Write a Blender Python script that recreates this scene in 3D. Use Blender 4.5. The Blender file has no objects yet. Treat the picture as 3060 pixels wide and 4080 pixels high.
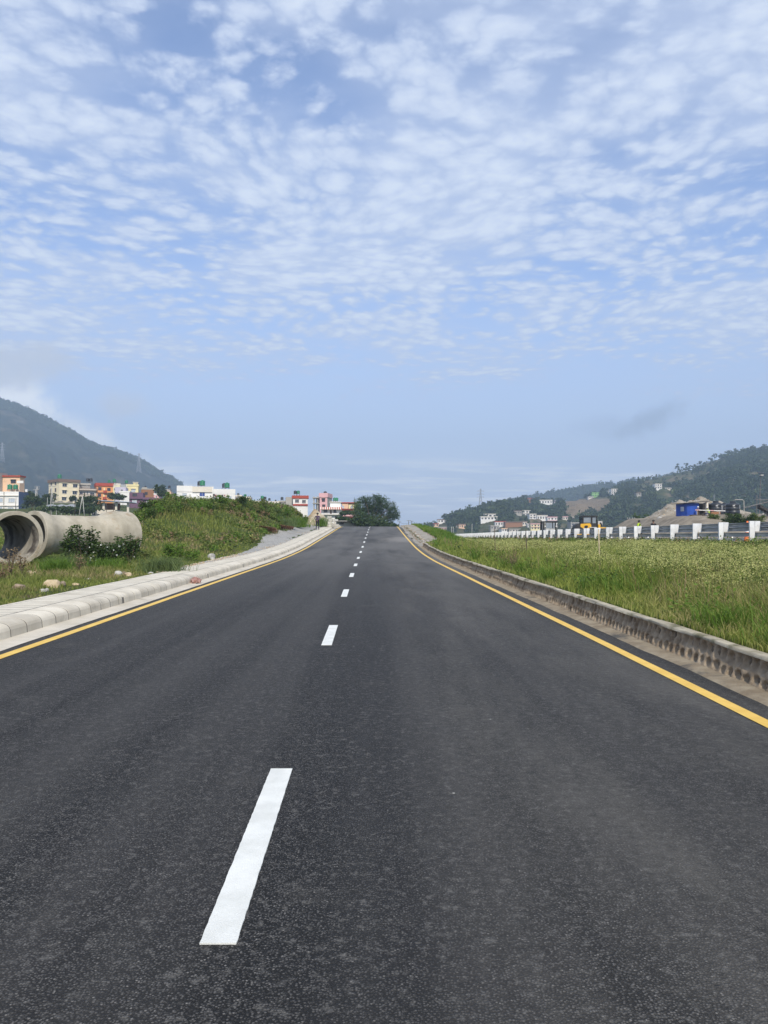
import bpy, bmesh, math, random
import numpy as np
from mathutils import Vector, Matrix, noise as mnoise

# ------------------------------------------------------------------ scene, camera, sky, sun, exposure
S = bpy.context.scene
COL = S.collection
F, CX, CY, CAMZ = 3070.0, 1530.0, 2040.0, 1.45       # focal length and centre in the photo's 3060x4080 pixels
PITCH = math.atan(100.0 / F)
cam = bpy.data.objects.new('camera', bpy.data.cameras.new('camera'))
COL.objects.link(cam)
cam.location = (0, 0, CAMZ)
cam.rotation_euler = (math.pi / 2 + PITCH, 0, 0)
cam.data.sensor_fit = 'VERTICAL'
cam.data.sensor_height = 36.0
cam.data.lens = 36.0 * F / 4080.0
cam.data.clip_start = 0.1
cam.data.clip_end = 20000
S.camera = cam

SUN_EL, SUN_AZ = math.radians(42), math.radians(171)   # azimuth measured clockwise from +Y (behind the camera, to the right)
sun_dir = Vector((math.sin(SUN_AZ) * math.cos(SUN_EL), math.cos(SUN_AZ) * math.cos(SUN_EL), math.sin(SUN_EL)))
sun = bpy.data.objects.new('sun', bpy.data.lights.new('sun', 'SUN'))
COL.objects.link(sun)
sun.data.energy = 4.6
sun.data.angle = math.radians(0.6)
sun.data.color = (1.0, 0.92, 0.79)
sun.rotation_euler = (-sun_dir).to_track_quat('-Z', 'Y').to_euler()
sun.location = (20, -20, 40)

S.view_settings.view_transform = 'Standard'
S.view_settings.look = 'None'
S.view_settings.exposure = 0.0
S.view_settings.gamma = 1.0
S.view_settings.use_curve_mapping = False
S.cycles.max_bounces = 6
S.cycles.diffuse_bounces = 3
S.cycles.glossy_bounces = 2
S.cycles.transmission_bounces = 3
S.cycles.transparent_max_bounces = 4
S.cycles.volume_bounces = 0
S.cycles.caustics_reflective = False
S.cycles.caustics_refractive = False


class NT:
    """tiny helper to write node trees"""
    def __init__(s, tree):
        s.t = tree
        s.t.nodes.clear()
    def n(s, ty, **kw):
        nd = s.t.nodes.new(ty)
        for k, v in kw.items():
            setattr(nd, k, v)
        return nd
    def put(s, sock, v):
        if v is None:
            return
        if isinstance(v, bpy.types.NodeSocket):
            s.t.links.new(v, sock)
        else:
            if isinstance(v, (tuple, list)) and len(v) == 3 and sock.type == 'RGBA':
                v = (*v, 1)
            sock.default_value = v
    def m(s, op, a, b=None, c=None, clamp=False):
        nd = s.n('ShaderNodeMath', operation=op, use_clamp=clamp)
        for i, v in enumerate((a, b, c)):
            s.put(nd.inputs[i], v)
        return nd.outputs[0]
    def v(s, op, a, b=None):
        nd = s.n('ShaderNodeVectorMath', operation=op)
        s.put(nd.inputs[0], a)
        if op == 'SCALE':
            s.put(nd.inputs['Scale'], b)
        else:
            s.put(nd.inputs[1], b)
        return nd.outputs['Value'] if op in ('DOT_PRODUCT', 'LENGTH', 'DISTANCE') else nd.outputs[0]
    def noise(s, vec, scale, detail=4, rough=0.5, dist=0.0, dim='3D'):
        nd = s.n('ShaderNodeTexNoise', noise_dimensions=dim)
        s.put(nd.inputs['Vector'], vec)
        nd.inputs['Scale'].default_value = scale
        nd.inputs['Detail'].default_value = detail
        nd.inputs['Roughness'].default_value = rough
        nd.inputs['Distortion'].default_value = dist
        return nd.outputs['Fac']
    def voro(s, vec, scale, feature='F1', rand=1.0, out='Distance'):
        nd = s.n('ShaderNodeTexVoronoi', feature=feature)
        s.put(nd.inputs['Vector'], vec)
        nd.inputs['Scale'].default_value = scale
        nd.inputs['Randomness'].default_value = rand
        return nd.outputs[out]
    def ss(s, x, lo, hi, to0=0.0, to1=1.0):
        nd = s.n('ShaderNodeMapRange', interpolation_type='SMOOTHSTEP')
        s.put(nd.inputs[0], x)
        for i, v in enumerate((lo, hi, to0, to1)):
            s.put(nd.inputs[i + 1], v)
        return nd.outputs[0]
    def mix(s, f, a, b, mode='MIX'):
        nd = s.n('ShaderNodeMix', data_type='RGBA', blend_type=mode)
        s.put(nd.inputs[0], f)
        s.put(nd.inputs[6], a)
        s.put(nd.inputs[7], b)
        return nd.outputs[2]
    def sep(s, v):
        nd = s.n('ShaderNodeSeparateXYZ')
        s.put(nd.inputs[0], v)
        return nd.outputs
    def comb(s, x, y, z):
        nd = s.n('ShaderNodeCombineXYZ')
        for i, v in enumerate((x, y, z)):
            s.put(nd.inputs[i], v)
        return nd.outputs[0]


def pixdir(px, py):
    a, b = (px - CX) / F, (CY - py) / F
    v = Vector((a, math.cos(PITCH) - b * math.sin(PITCH), math.sin(PITCH) + b * math.cos(PITCH)))
    return v


def at(px, py, d):
    """world point that lies d metres ahead of the camera on the photo's pixel px, py"""
    v = pixdir(px, py)
    return Vector((0, 0, CAMZ)) + v * (d / v.y)


# ---- world: Nishita sky with a broken altocumulus deck
W = bpy.data.worlds.new('World')
S.world = W
W.use_nodes = True
W.cycles.sampling_method = 'MANUAL'
W.cycles.sample_map_resolution = 256
w = NT(W.node_tree)
out = w.n('ShaderNodeOutputWorld')
bg = w.n('ShaderNodeBackground')
bg.inputs['Strength'].default_value = 0.15
CLOUD_D, CLOUD_L, SKY_TINT, SKY_LOW = (4.0, 4.7, 6.2), (5.5, 6.1, 7.1), (1.34, 1.32, 1.42), (3.9, 4.45, 5.7)
w.t.links.new(bg.outputs[0], out.inputs[0])
sky = w.n('ShaderNodeTexSky', sky_type='NISHITA')
sky.sun_disc = False
sky.sun_elevation = SUN_EL
sky.sun_rotation = SUN_AZ
sky.altitude = 600
sky.air_density = 1.0
sky.dust_density = 0.6
sky.ozone_density = 3.0
tc = w.n('ShaderNodeTexCoord').outputs['Generated']
dx, dy, dz = w.sep(tc)
zz = w.m('ADD', w.m('MAXIMUM', dz, 0.0), 0.05)
u_ = w.m('DIVIDE', dx, zz)
v_ = w.m('DIVIDE', dy, zz)
pl = w.comb(u_, v_, 0.0)
# gentle warp so that the rows of puffs bend
wn = w.n('ShaderNodeTexNoise')
w.put(wn.inputs['Vector'], pl)
wn.inputs['Scale'].default_value = 1.1
wn.inputs['Detail'].default_value = 1
warp = w.v('ADD', pl, w.v('SCALE', w.v('SUBTRACT', wn.outputs['Color'], (0.5, 0.5, 0.5)), 0.30))
macro = w.noise(pl, 0.75, 2, 0.5)
mid = w.noise(w.v('MULTIPLY', warp, (1.0, 1.25, 1.0)), 4.2, 3, 0.5)
fine = w.noise(warp, 19.0, 5, 0.58, 0.15)
jit = w.n('ShaderNodeTexNoise')
w.put(jit.inputs['Vector'], warp)
jit.inputs['Scale'].default_value = 16.0
jit.inputs['Detail'].default_value = 3
cell = w.voro(w.v('ADD', warp, w.v('SCALE', jit.outputs['Color'], 0.10)), 13.0, 'F1')
puff = w.m('SUBTRACT', 0.62, cell)
dens = w.m('ADD', w.m('MULTIPLY', macro, 1.05), w.m('MULTIPLY', mid, 0.85))
dens = w.m('ADD', dens, w.m('MULTIPLY', fine, 0.55))
dens = w.m('ADD', dens, w.m('MULTIPLY', puff, 0.62))
# the deck thins out towards the horizon
deck = w.ss(dz, 0.11, 0.27, -0.45, 0.17)
deck = w.m('ADD', deck, w.ss(dz, 0.36, 0.60, 0.0, -0.10))
cov = w.m('ADD', dens, deck)
cl = w.ss(cov, 1.19, 1.55)
veilm = w.m('MULTIPLY', w.ss(w.m('ADD', macro, w.m('MULTIPLY', mid, 0.30)), 0.46, 0.78, 0.0, 0.85), w.ss(dz, 0.14, 0.30))
cl = w.m('SUBTRACT', 1.0, w.m('MULTIPLY', w.m('SUBTRACT', 1.0, cl), w.m('SUBTRACT', 1.0, veilm)))
cl = w.m('MULTIPLY', cl, w.ss(dz, 0.02, 0.14, 0.35, 1.0))
# streaks low over the horizon
st = w.noise(w.v('MULTIPLY', warp, (0.62, 1.0, 1.0)), 1.15, 6, 0.66)
stm = w.m('MULTIPLY', w.ss(st, 0.45, 0.68, 0.0, 0.95), w.m('MULTIPLY', w.ss(dz, 0.022, 0.045), w.ss(dz, 0.12, 0.075)))
skystreak = stm
ccol = w.mix(w.ss(cov, 1.30, 1.85), CLOUD_D, CLOUD_L)
skyc = w.mix(1.0, sky.outputs[0], SKY_TINT, 'MULTIPLY')
hz = w.ss(dz, 0.42, 0.0, 0.0, 0.94)
skyc = w.mix(hz, skyc, SKY_LOW)
skyc = w.mix(w.m('MULTIPLY', cl, 0.93), skyc, ccol)
skyc = w.mix(skystreak, skyc, (7.0, 7.3, 7.9))
nzb = w.noise(tc, 26, 5, 0.55)


def blob(px, py, rx, ry, tilt=0.0):
    """mask of a cloud bank around one direction, ragged by noise"""
    d0 = pixdir(px, py).normalized()
    r = Vector((1, 0, 0)) - d0 * d0.x
    r.normalize()
    up = r.cross(d0)
    r, up = r * math.cos(tilt) + up * math.sin(tilt), up * math.cos(tilt) - r * math.sin(tilt)
    a = w.m('DIVIDE', w.v('DOT_PRODUCT', tc, tuple(r)), rx / F)
    b = w.m('DIVIDE', w.m('SUBTRACT', w.v('DOT_PRODUCT', tc, tuple(up)), d0.dot(up)), ry / F)
    front = w.ss(w.v('DOT_PRODUCT', tc, tuple(d0)), 0.2, 0.5)
    a = w.m('SUBTRACT', a, d0.dot(r) / (rx / F))
    rr = w.m('SQRT', w.m('ADD', w.m('MULTIPLY', a, a), w.m('MULTIPLY', b, b)))
    rr = w.m('ADD', rr, w.m('MULTIPLY', w.m('SUBTRACT', nzb, 0.5), 1.7))
    return w.m('MULTIPLY', w.ss(rr, 1.15, 0.25), front)


# cloud caught on the mountain's flank, a greyer bank above it and a wisp of dark smoke over the valley
for (px, py, rx, ry, ti, col, k) in (
        (300, 1770, 430, 120, -0.42, (7.4, 7.7, 8.2), 0.95),
        (70, 1600, 170, 130, -0.3, (8.0, 8.2, 8.5), 0.95),
        (20, 1440, 260, 110, -0.15, (4.4, 4.8, 5.6), 0.9),
        (500, 1620, 120, 65, -0.1, (4.6, 5.0, 5.8), 0.7),
        (2600, 1670, 120, 60, 0.5, (1.6, 2.1, 2.9), 0.5),
        (2420, 1700, 170, 60, 0.0, (2.0, 2.5, 3.5), 0.25)):
    skyc = w.mix(w.m('MULTIPLY', blob(px, py, rx, ry, ti), k), skyc, col)
w.t.links.new(skyc, bg.inputs[0])

# ------------------------------------------------------------------ helpers
rng = np.random.default_rng(7)
random.seed(7)
MATS = {}


def hexl(c):
    """0-255 sRGB to linear"""
    return tuple(((v / 255) / 12.92 if v / 255 <= 0.04045 else ((v / 255 + 0.055) / 1.055) ** 2.4) for v in c)


def mat(name, c1, c2=None, scale=2.0, rough=0.8, bump=0.0, bscale=30.0, metal=0.0, spec=0.4, c3=None, s3=0.4, t3=(0.55, 0.7), rnd=0.0, detail=5, obj=False, stretch=None):
    """Principled surface mottled by noise (c1-c2), with stains of c3 and a fine relief"""
    if name in MATS:
        return MATS[name]
    m = bpy.data.materials.new(name)
    m.use_nodes = True
    t = NT(m.node_tree)
    o = t.n('ShaderNodeOutputMaterial')
    b = t.n('ShaderNodeBsdfPrincipled')
    t.t.links.new(b.outputs[0], o.inputs[0])
    pos = t.n('ShaderNodeTexCoord').outputs['Object'] if obj else t.n('ShaderNodeNewGeometry').outputs['Position']
    if stretch:
        pos = t.v('MULTIPLY', pos, stretch)
    c = (*c1, 1)
    if c2:
        c = t.mix(t.ss(t.noise(pos, scale, detail, 0.6), 0.3, 0.7), c1, c2)
    if c3:
        c = t.mix(t.ss(t.noise(pos, s3, 6, 0.62), t3[0], t3[1]), c, c3)
    if rnd:
        r = t.n('ShaderNodeObjectInfo').outputs['Random']
        c = t.mix(1.0, c, t.comb(*[t.ss(r, 0, 1, 1 - rnd, 1 + rnd)] * 3), 'MULTIPLY')
    t.put(b.inputs['Base Color'], c)
    b.inputs['Roughness'].default_value = rough
    b.inputs['Metallic'].default_value = metal
    b.inputs['Specular IOR Level'].default_value = spec
    if bump:
        bn = t.n('ShaderNodeBump')
        bn.inputs['Strength'].default_value = min(1.0, bump)
        bn.inputs['Distance'].default_value = 0.02 * max(1.0, bump)
        t.put(bn.inputs['Height'], t.noise(pos, bscale, 6, 0.65))
        t.t.links.new(bn.outputs[0], b.inputs['Normal'])
    MATS[name] = m
    return m


def leafmat(name, c1, c2, c3=None, trans=0.35, scale=0.6, t3=(0.52, 0.68)):
    """foliage: colour varies leaf by leaf and in patches, light passes through"""
    if name in MATS:
        return MATS[name]
    m = bpy.data.materials.new(name)
    m.use_nodes = True
    t = NT(m.node_tree)
    o = t.n('ShaderNodeOutputMaterial')
    g = t.n('ShaderNodeNewGeometry')
    rnd = g.outputs['Random Per Island']
    c = t.mix(rnd, c1, c2)
    if c3:
        c = t.mix(t.m('MULTIPLY', t.ss(t.noise(g.outputs['Position'], scale, 4, 0.6), t3[0], t3[1]), t.ss(rnd, 0.15, 0.6)), c, c3)
    d = t.n('ShaderNodeBsdfPrincipled')
    d.inputs['Roughness'].default_value = 0.6
    d.inputs['Specular IOR Level'].default_value = 0.25
    tr = t.n('ShaderNodeBsdfTranslucent')
    t.put(d.inputs['Base Color'], c)
    t.put(tr.inputs['Color'], c)
    mx = t.n('ShaderNodeMixShader')
    mx.inputs[0].default_value = trans
    t.t.links.new(d.outputs[0], mx.inputs[1])
    t.t.links.new(tr.outputs[0], mx.inputs[2])
    t.t.links.new(mx.outputs[0], o.inputs[0])
    MATS[name] = m
    return m


def tag(o, label=None, cat=None, group=None, kind=None):
    if label:
        o['label'] = label
    if cat:
        o['category'] = cat
    if group:
        o['group'] = group
    if kind:
        o['kind'] = kind
    return o


def link(name, me, parent=None, loc=None):
    o = bpy.data.objects.new(name, me)
    COL.objects.link(o)
    if parent is not None:
        o.parent = parent
    if loc is not None:
        o.location = loc
    return o


def thing(name, label, cat, loc=(0, 0, 0), yaw=0.0, group=None):
    o = bpy.data.objects.new(name, None)
    COL.objects.link(o)
    o.empty_display_size = 0.3
    o.location = loc
    o.rotation_euler = (0, 0, yaw)
    return tag(o, label, cat, group)


class MB:
    """collects shapes; build() links them as one mesh object"""
    def __init__(s):
        s.v, s.f, s.mi, s.sm = [], [], [], []
        s.cur = 0
        s.smooth = False
    def add(s, vs, fs):
        o = len(s.v)
        s.v += [tuple(p) for p in vs]
        s.f += [tuple(i + o for i in f) for f in fs]
        s.mi += [s.cur] * len(fs)
        s.sm += [s.smooth] * len(fs)
        return s
    def box(s, c, d, yaw=0.0, M=None, taper=1.0):
        x, y, z = d[0] / 2, d[1] / 2, d[2] / 2
        vs = []
        for k, (sx, sy, sz) in enumerate([(-1, -1, -1), (1, -1, -1), (1, 1, -1), (-1, 1, -1), (-1, -1, 1), (1, -1, 1), (1, 1, 1), (-1, 1, 1)]):
            q = taper if sz > 0 else 1.0
            vs.append(Vector((sx * x * q, sy * y * q, sz * z)))
        if M is None:
            M = Matrix.Rotation(yaw, 3, 'Z')
        vs = [M @ p + Vector(c) for p in vs]
        return s.add(vs, [(0, 3, 2, 1), (4, 5, 6, 7), (0, 1, 5, 4), (1, 2, 6, 5), (2, 3, 7, 6), (3, 0, 4, 7)])
    def tube(s, pts, r, n=8, cap=True):
        pts = [Vector(p) for p in pts]
        rs = r if isinstance(r, (list, tuple)) else [r] * len(pts)
        vs, fs = [], []
        for i, p in enumerate(pts):
            a = pts[min(i + 1, len(pts) - 1)] - pts[max(i - 1, 0)]
            a.normalize()
            ref = Vector((0, 0, 1)) if abs(a.z) < 0.9 else Vector((1, 0, 0))
            e1 = a.cross(ref).normalized()
            e2 = a.cross(e1)
            for k in range(n):
                t = 2 * math.pi * k / n
                vs.append(p + (e1 * math.cos(t) + e2 * math.sin(t)) * rs[i])
        for i in range(len(pts) - 1):
            for k in range(n):
                q = (k + 1) % n
                fs.append((i * n + k, i * n + q, (i + 1) * n + q, (i + 1) * n + k))
        if cap:
            fs.append(tuple(range(n))[::-1])
            fs.append(tuple((len(pts) - 1) * n + k for k in range(n)))
        return s.add(vs, fs)
    def lathe(s, prof, n=24, c=(0, 0, 0), M=None):
        """prof: (radius, height) pairs turned about the local Z axis"""
        M = M or Matrix.Identity(3)
        vs, fs = [], []
        for (r, z) in prof:
            for k in range(n):
                t = 2 * math.pi * k / n
                vs.append(M @ Vector((r * math.cos(t), r * math.sin(t), z)) + Vector(c))
        for i in range(len(prof) - 1):
            for k in range(n):
                q = (k + 1) % n
                fs.append((i * n + k, i * n + q, (i + 1) * n + q, (i + 1) * n + k))
        return s.add(vs, fs)
    def prism(s, poly, y0, y1):
        """outline in x,z pushed along y"""
        n = len(poly)
        vs = [(x, y0, z) for x, z in poly] + [(x, y1, z) for x, z in poly]
        fs = [tuple(range(n)), tuple(range(2 * n - 1, n - 1, -1))]
        for i in range(n):
            j = (i + 1) % n
            fs.append((i, i + n, j + n, j))
        return s.add(vs, fs)
    def strip(s, A, B):
        """ruled surface between two polylines"""
        n = len(A)
        return s.add(list(A) + list(B), [(i, i + 1, n + i + 1, n + i) for i in range(n - 1)])
    def mesh(s, name, mats):
        me = bpy.data.meshes.new(name)
        me.from_pydata(s.v, [], s.f)
        for m in (mats if isinstance(mats, (list, tuple)) else [mats]):
            me.materials.append(m)
        me.polygons.foreach_set('material_index', s.mi)
        me.polygons.foreach_set('use_smooth', s.sm)
        bm = bmesh.new()
        bm.from_mesh(me)
        bmesh.ops.recalc_face_normals(bm, faces=bm.faces)
        bm.to_mesh(me)
        bm.free()
        return me
    def build(s, name, mats, parent=None, loc=None):
        return link(name, s.mesh(name, mats), parent, loc)


def np_mesh(name, V, Q=None, T=None, mats=None, smooth=False, mi=None):
    """mesh straight from arrays: V (n,3), quads Q (q,4), triangles T (t,3)"""
    V = np.asarray(V, dtype=np.float32)
    me = bpy.data.meshes.new(name)
    q = 0 if Q is None else len(Q)
    t = 0 if T is None else len(T)
    loops = []
    if q:
        loops.append(np.asarray(Q, dtype=np.int32).ravel())
    if t:
        loops.append(np.asarray(T, dtype=np.int32).ravel())
    loops = np.concatenate(loops)
    starts = np.concatenate([np.arange(q) * 4, q * 4 + np.arange(t) * 3]).astype(np.int32)
    me.vertices.add(len(V))
    me.vertices.foreach_set('co', V.ravel())
    me.loops.add(len(loops))
    me.loops.foreach_set('vertex_index', loops)
    me.polygons.add(q + t)
    me.polygons.foreach_set('loop_start', starts)
    if mi is not None:
        me.polygons.foreach_set('material_index', np.asarray(mi, dtype=np.int32))
    if smooth:
        me.polygons.foreach_set('use_smooth', np.ones(q + t, dtype=bool))
    for m in (mats if isinstance(mats, (list, tuple)) else [mats]):
        me.materials.append(m)
    me.update(calc_edges=True)
    return me


NOISE_TAB = {}


def vnoise(x, y, seed=0):
    """smooth value noise in numpy"""
    if seed not in NOISE_TAB:
        NOISE_TAB[seed] = np.random.default_rng(seed).random((256, 256))
    tab = NOISE_TAB[seed]
    x, y = np.asarray(x, float), np.asarray(y, float)
    xi, yi = np.floor(x).astype(int), np.floor(y).astype(int)
    fx, fy = x - xi, y - yi
    fx, fy = fx * fx * (3 - 2 * fx), fy * fy * (3 - 2 * fy)
    a = tab[xi % 256, yi % 256]
    b = tab[(xi + 1) % 256, yi % 256]
    c = tab[xi % 256, (yi + 1) % 256]
    d = tab[(xi + 1) % 256, (yi + 1) % 256]
    return (a * (1 - fx) + b * fx) * (1 - fy) + (c * (1 - fx) + d * fx) * fy - 0.5


def fbm(x, y, seed=0, oct=4):
    r = 0
    for k in range(oct):
        r = r + vnoise(np.asarray(x) * 2 ** k, np.asarray(y) * 2 ** k, seed + k) * 0.5 ** k
    return r


def sst(a, b, x):
    t = np.clip((np.asarray(x, float) - a) / (b - a), 0, 1)
    return t * t * (3 - 2 * t)


def catmull(xs, ys):
    xs, ys = np.array(xs, float), np.array(ys, float)
    m = np.gradient(ys, xs)
    def f(x):
        x = np.clip(np.asarray(x, float), xs[0], xs[-1])
        i = np.clip(np.searchsorted(xs, x) - 1, 0, len(xs) - 2)
        h = xs[i + 1] - xs[i]
        t = (x - xs[i]) / h
        return ((2 * t**3 - 3 * t**2 + 1) * ys[i] + (t**3 - 2 * t**2 + t) * h * m[i]
                + (-2 * t**3 + 3 * t**2) * ys[i + 1] + (t**3 - t**2) * h * m[i + 1])
    return f


# road alignment: height and centre line against distance
rz = catmull([-30, -10, 0, 9.5, 16.3, 23, 29.8, 36.6, 43.3, 50.1, 56.9, 63.65, 70.4, 77.2, 84, 90.7, 97, 103, 108, 118, 135, 160, 200],
             [-.38, -.12, 0, .128, .197, .262, .331, .42, .565, .765, 1.04, 1.326, 1.61, 1.905, 2.21, 2.51, 2.74, 2.86, 2.86, 2.62, 2.0, 1.5, 1.4])
rx = catmull([-30, -10, 0, 9.5, 16.3, 23, 29.8, 36.6, 43.3, 50.1, 56.9, 63.65, 70.4, 77.2, 84, 90.7, 110, 140, 200],
             [0.03, -.34, -.525, -.705, -.845, -.98, -1.113, -1.232, -1.327, -1.405, -1.473, -1.534, -1.59, -1.643, -1.692, -1.735, -1.83, -1.9, -1.9])
# ------------------------------------------------------------------ terrain
def bound_l(y):
    """outer edge of the gravel beside the left pavement (distance from centre line)"""
    return np.interp(y, [-30, 24, 41, 60, 90, 110], [5.35, 5.4, 5.85, 6.9, 7.2, 7.4])


def ground_z(x, y):
    x, y = np.asarray(x, float), np.asarray(y, float)
    u = x - rx(y)
    road = rz(y)
    # --- left side
    s = -u - bound_l(y)                                     # metres beyond the gravel edge
    near = road + 0.17 + 0.10 * sst(0, 3, s) * fbm(x * .5, y * .5, 3)
    w_m = np.interp(y, [30, 50, 65, 95], [11, 9, 5.2, 2.8])
    ridge = np.interp(y, [30, 50, 65, 88, 105], [2.9, 3.45, 4.0, 4.5, 4.8])
    mf = sst(33, 54, y) * (1 - sst(97, 104, y)) * sst(-18.5, -14.5, x)
    mound = mf * np.maximum(ridge - near, 0) * (sst(-0.2, 1.0, s / w_m)) + mf * 0.35 * fbm(x * .35, y * .35, 11)
    A = np.interp(x, [-3000, -160, -100, -60, -20, -8, 5], [16, 15, 13, 9.5, 4.6, 2.5, 0.2])
    farl = sst(100, 320, y) * A
    left = near + mound + farl - sst(0, 1, (y - 100) / 40) * 0.3
    # --- right side
    hb = 0.27 + 0.0 * y
    edge = road + hb + 0.18 * sst(54, 62, y) * np.exp(-((u - 6.3) / 1.1) ** 2) * 2.2
    shoulder = sst(51, 56, y) * (1 - sst(5.0, 5.9, u)) * 0.16
    fz = 0.55 + 0.50 * sst(10.2, 12.6, x) + 0.10 * sst(4.5, 10, u)
    field = edge - shoulder + (fz - (road + hb)) * sst(4.4, 8.5, u) + 0.10 * fbm(x * .45, y * .45, 5) * sst(4.4, 5.5, u) * (1 - sst(11.5, 12.6, x))
    terr = (sst(34, 41, x) * sst(84, 103, y) * (1 - sst(126, 142, y)) * (1 - sst(95, 130, x))) * (2.95 + .5 * fbm(x * .2, y * .2, 21))
    fr = field + terr - 0.35 * sst(26.6, 30, x) * (1 - sst(30, 36, x))
    g = np.where(u < 0, left, fr)
    core = (np.abs(u) < 3.84)
    g = np.where(core, road - 0.07, g)
    g = np.where((u <= -3.84) & (u > -5.28), road - 0.07, g)           # bed under gutter, kerb and slabs
    g = np.where((u >= 3.84) & (u < 4.22), road - 0.06, g)
    # far valley floor
    far = sst(240, 700, y)
    g = g * (1 - far * np.where(u > 0, 1, 0)) + np.where(u > 0, far * 2.0, 0)
    return g


ucol = np.concatenate([-np.geomspace(60, 3300, 26)[::-1], -np.arange(59, 30, -1.0), -np.arange(30, 9, -0.42), -np.arange(9, 5.28, -0.22),
                       [-5.27, -4.6, -3.86, -3.82, 0, 3.82, 3.86, 4.2, 4.24], np.arange(4.5, 14, 0.26), np.arange(14, 60, 0.9), np.geomspace(60, 3300, 28)])
yrow = np.concatenate([[-240, -100, -40, -15], np.arange(-5, 4, 1.0), np.arange(4, 50, 0.4), np.arange(50, 125, 0.8), np.geomspace(125, 3450, 60)])
UU, YY = np.meshgrid(ucol, yrow)
XX = UU + rx(YY)
ZZ = ground_z(XX, YY)
nr, nc = UU.shape
idx = np.arange(nr * nc).reshape(nr, nc)
quads = np.stack([idx[:-1, :-1], idx[:-1, 1:], idx[1:, 1:], idx[1:, :-1]], -1).reshape(-1, 4)

# soil and turf under the blades
gm = bpy.data.materials.new('turf_soil')
gm.use_nodes = True
t = NT(gm.node_tree)
o_ = t.n('ShaderNodeOutputMaterial')
b_ = t.n('ShaderNodeBsdfPrincipled')
t.t.links.new(b_.outputs[0], o_.inputs[0])
pos = t.n('ShaderNodeNewGeometry').outputs['Position']
g1 = t.mix(t.noise(pos, 1.7, 6, 0.7), (0.035, 0.055, 0.012), (0.085, 0.115, 0.03))
g1 = t.mix(t.ss(t.noise(pos, 0.5, 6, 0.65), 0.5, 0.68), g1, (0.13, 0.10, 0.055))
g1 = t.mix(t.ss(t.noise(pos, 9, 5, 0.6), 0.62, 0.75), g1, (0.10, 0.085, 0.05))
t.put(b_.inputs['Base Color'], g1)
b_.inputs['Roughness'].default_value = 0.95
b_.inputs['Specular IOR Level'].default_value = 0.1
bn_ = t.n('ShaderNodeBump')
bn_.inputs['Strength'].default_value = 0.8
bn_.inputs['Distance'].default_value = 0.12
t.put(bn_.inputs['Height'], t.noise(pos, 5, 8, 0.7))
t.t.links.new(bn_.outputs[0], b_.inputs['Normal'])
me = np_mesh('ground', np.stack([XX, YY, ZZ], -1).reshape(-1, 3), quads, mats=gm, smooth=True)
tag(link('ground', me), kind='structure')

# ------------------------------------------------------------------ road
ra = bpy.data.materials.new('asphalt')
ra.use_nodes = True
t = NT(ra.node_tree)
o_ = t.n('ShaderNodeOutputMaterial')
b_ = t.n('ShaderNodeBsdfPrincipled')
t.t.links.new(b_.outputs[0], o_.inputs[0])
pos = t.n('ShaderNodeNewGeometry').outputs['Position']
px_, py_, pz_ = t.sep(pos)
vn = t.n('ShaderNodeTexVoronoi')
t.put(vn.inputs['Vector'], pos)
vn.inputs['Scale'].default_value = 105.0
stv = t.sep(vn.outputs['Color'])[0]
edge_ = vn.outputs['Distance']
c = t.mix(t.ss(stv, 0.0, 1.0), (0.030, 0.029, 0.028), (0.118, 0.114, 0.109))
c = t.mix(t.ss(stv, 0.945, 0.99), c, (0.22, 0.21, 0.195))
c = t.mix(t.ss(edge_, 0.28, 0.55), c, (0.010, 0.010, 0.010))
pit = t.noise(pos, 38.0, 3, 0.6)
c = t.mix(t.ss(pit, 0.40, 0.28, 0.0, 0.9), c, (0.008, 0.008, 0.008))
# bands laid by the paver and worn by wheels; the right lane is dustier and browner
uu = t.m('ADD', px_, t.m('ADD', 0.525, t.m('MULTIPLY', py_, 0.0155)))
band = t.noise(t.v('MULTIPLY', t.comb(uu, py_, 0.0), (1.0, 0.018, 1.0)), 1.7, 3, 0.55)
c = t.mix(t.ss(band, 0.36, 0.68, 0.0, 0.42), c, (0.082, 0.079, 0.075))
seam = t.m('ABSOLUTE', t.m('SUBTRACT', uu, 0.55))
c = t.mix(t.ss(seam, 0.55, 0.05, 0.0, 0.30), c, (0.030, 0.030, 0.030))
lane = t.ss(uu, 0.6, 1.5, 0.0, 1.0)
dust = t.m('MULTIPLY', lane, t.ss(t.noise(t.v('MULTIPLY', pos, (1.0, 0.22, 1.0)), 0.9, 5, 0.68), 0.36, 0.70, 0.10, 0.62))
c = t.mix(dust, c, (0.118, 0.112, 0.100))
grit = t.noise(pos, 21.0, 4, 0.75)
c = t.mix(t.ss(grit, 0.52, 0.72, 0.0, 0.6), c, (0.155, 0.15, 0.14))
c = t.mix(t.ss(grit, 0.48, 0.30, 0.0, 0.6), c, (0.022, 0.022, 0.022))
mott = t.noise(pos, 2.2, 5, 0.7)
c = t.mix(t.ss(mott, 0.55, 0.78, 0.0, 0.35), c, (0.105, 0.10, 0.09))
c = t.mix(t.ss(mott, 0.46, 0.25, 0.0, 0.35), c, (0.030, 0.030, 0.030))
far_ = t.ss(py_, 7.0, 48.0, 0.0, 0.75)  # colour lightens with distance, painting in the far road's brightening at grazing view
c = t.mix(t.m('MULTIPLY', far_, t.ss(t.noise(t.v('MULTIPLY', pos, (0.5, 0.09, 1.0)), 1.0, 4, 0.6), 0.2, 0.65)), c, (0.15, 0.145, 0.135))
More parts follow.
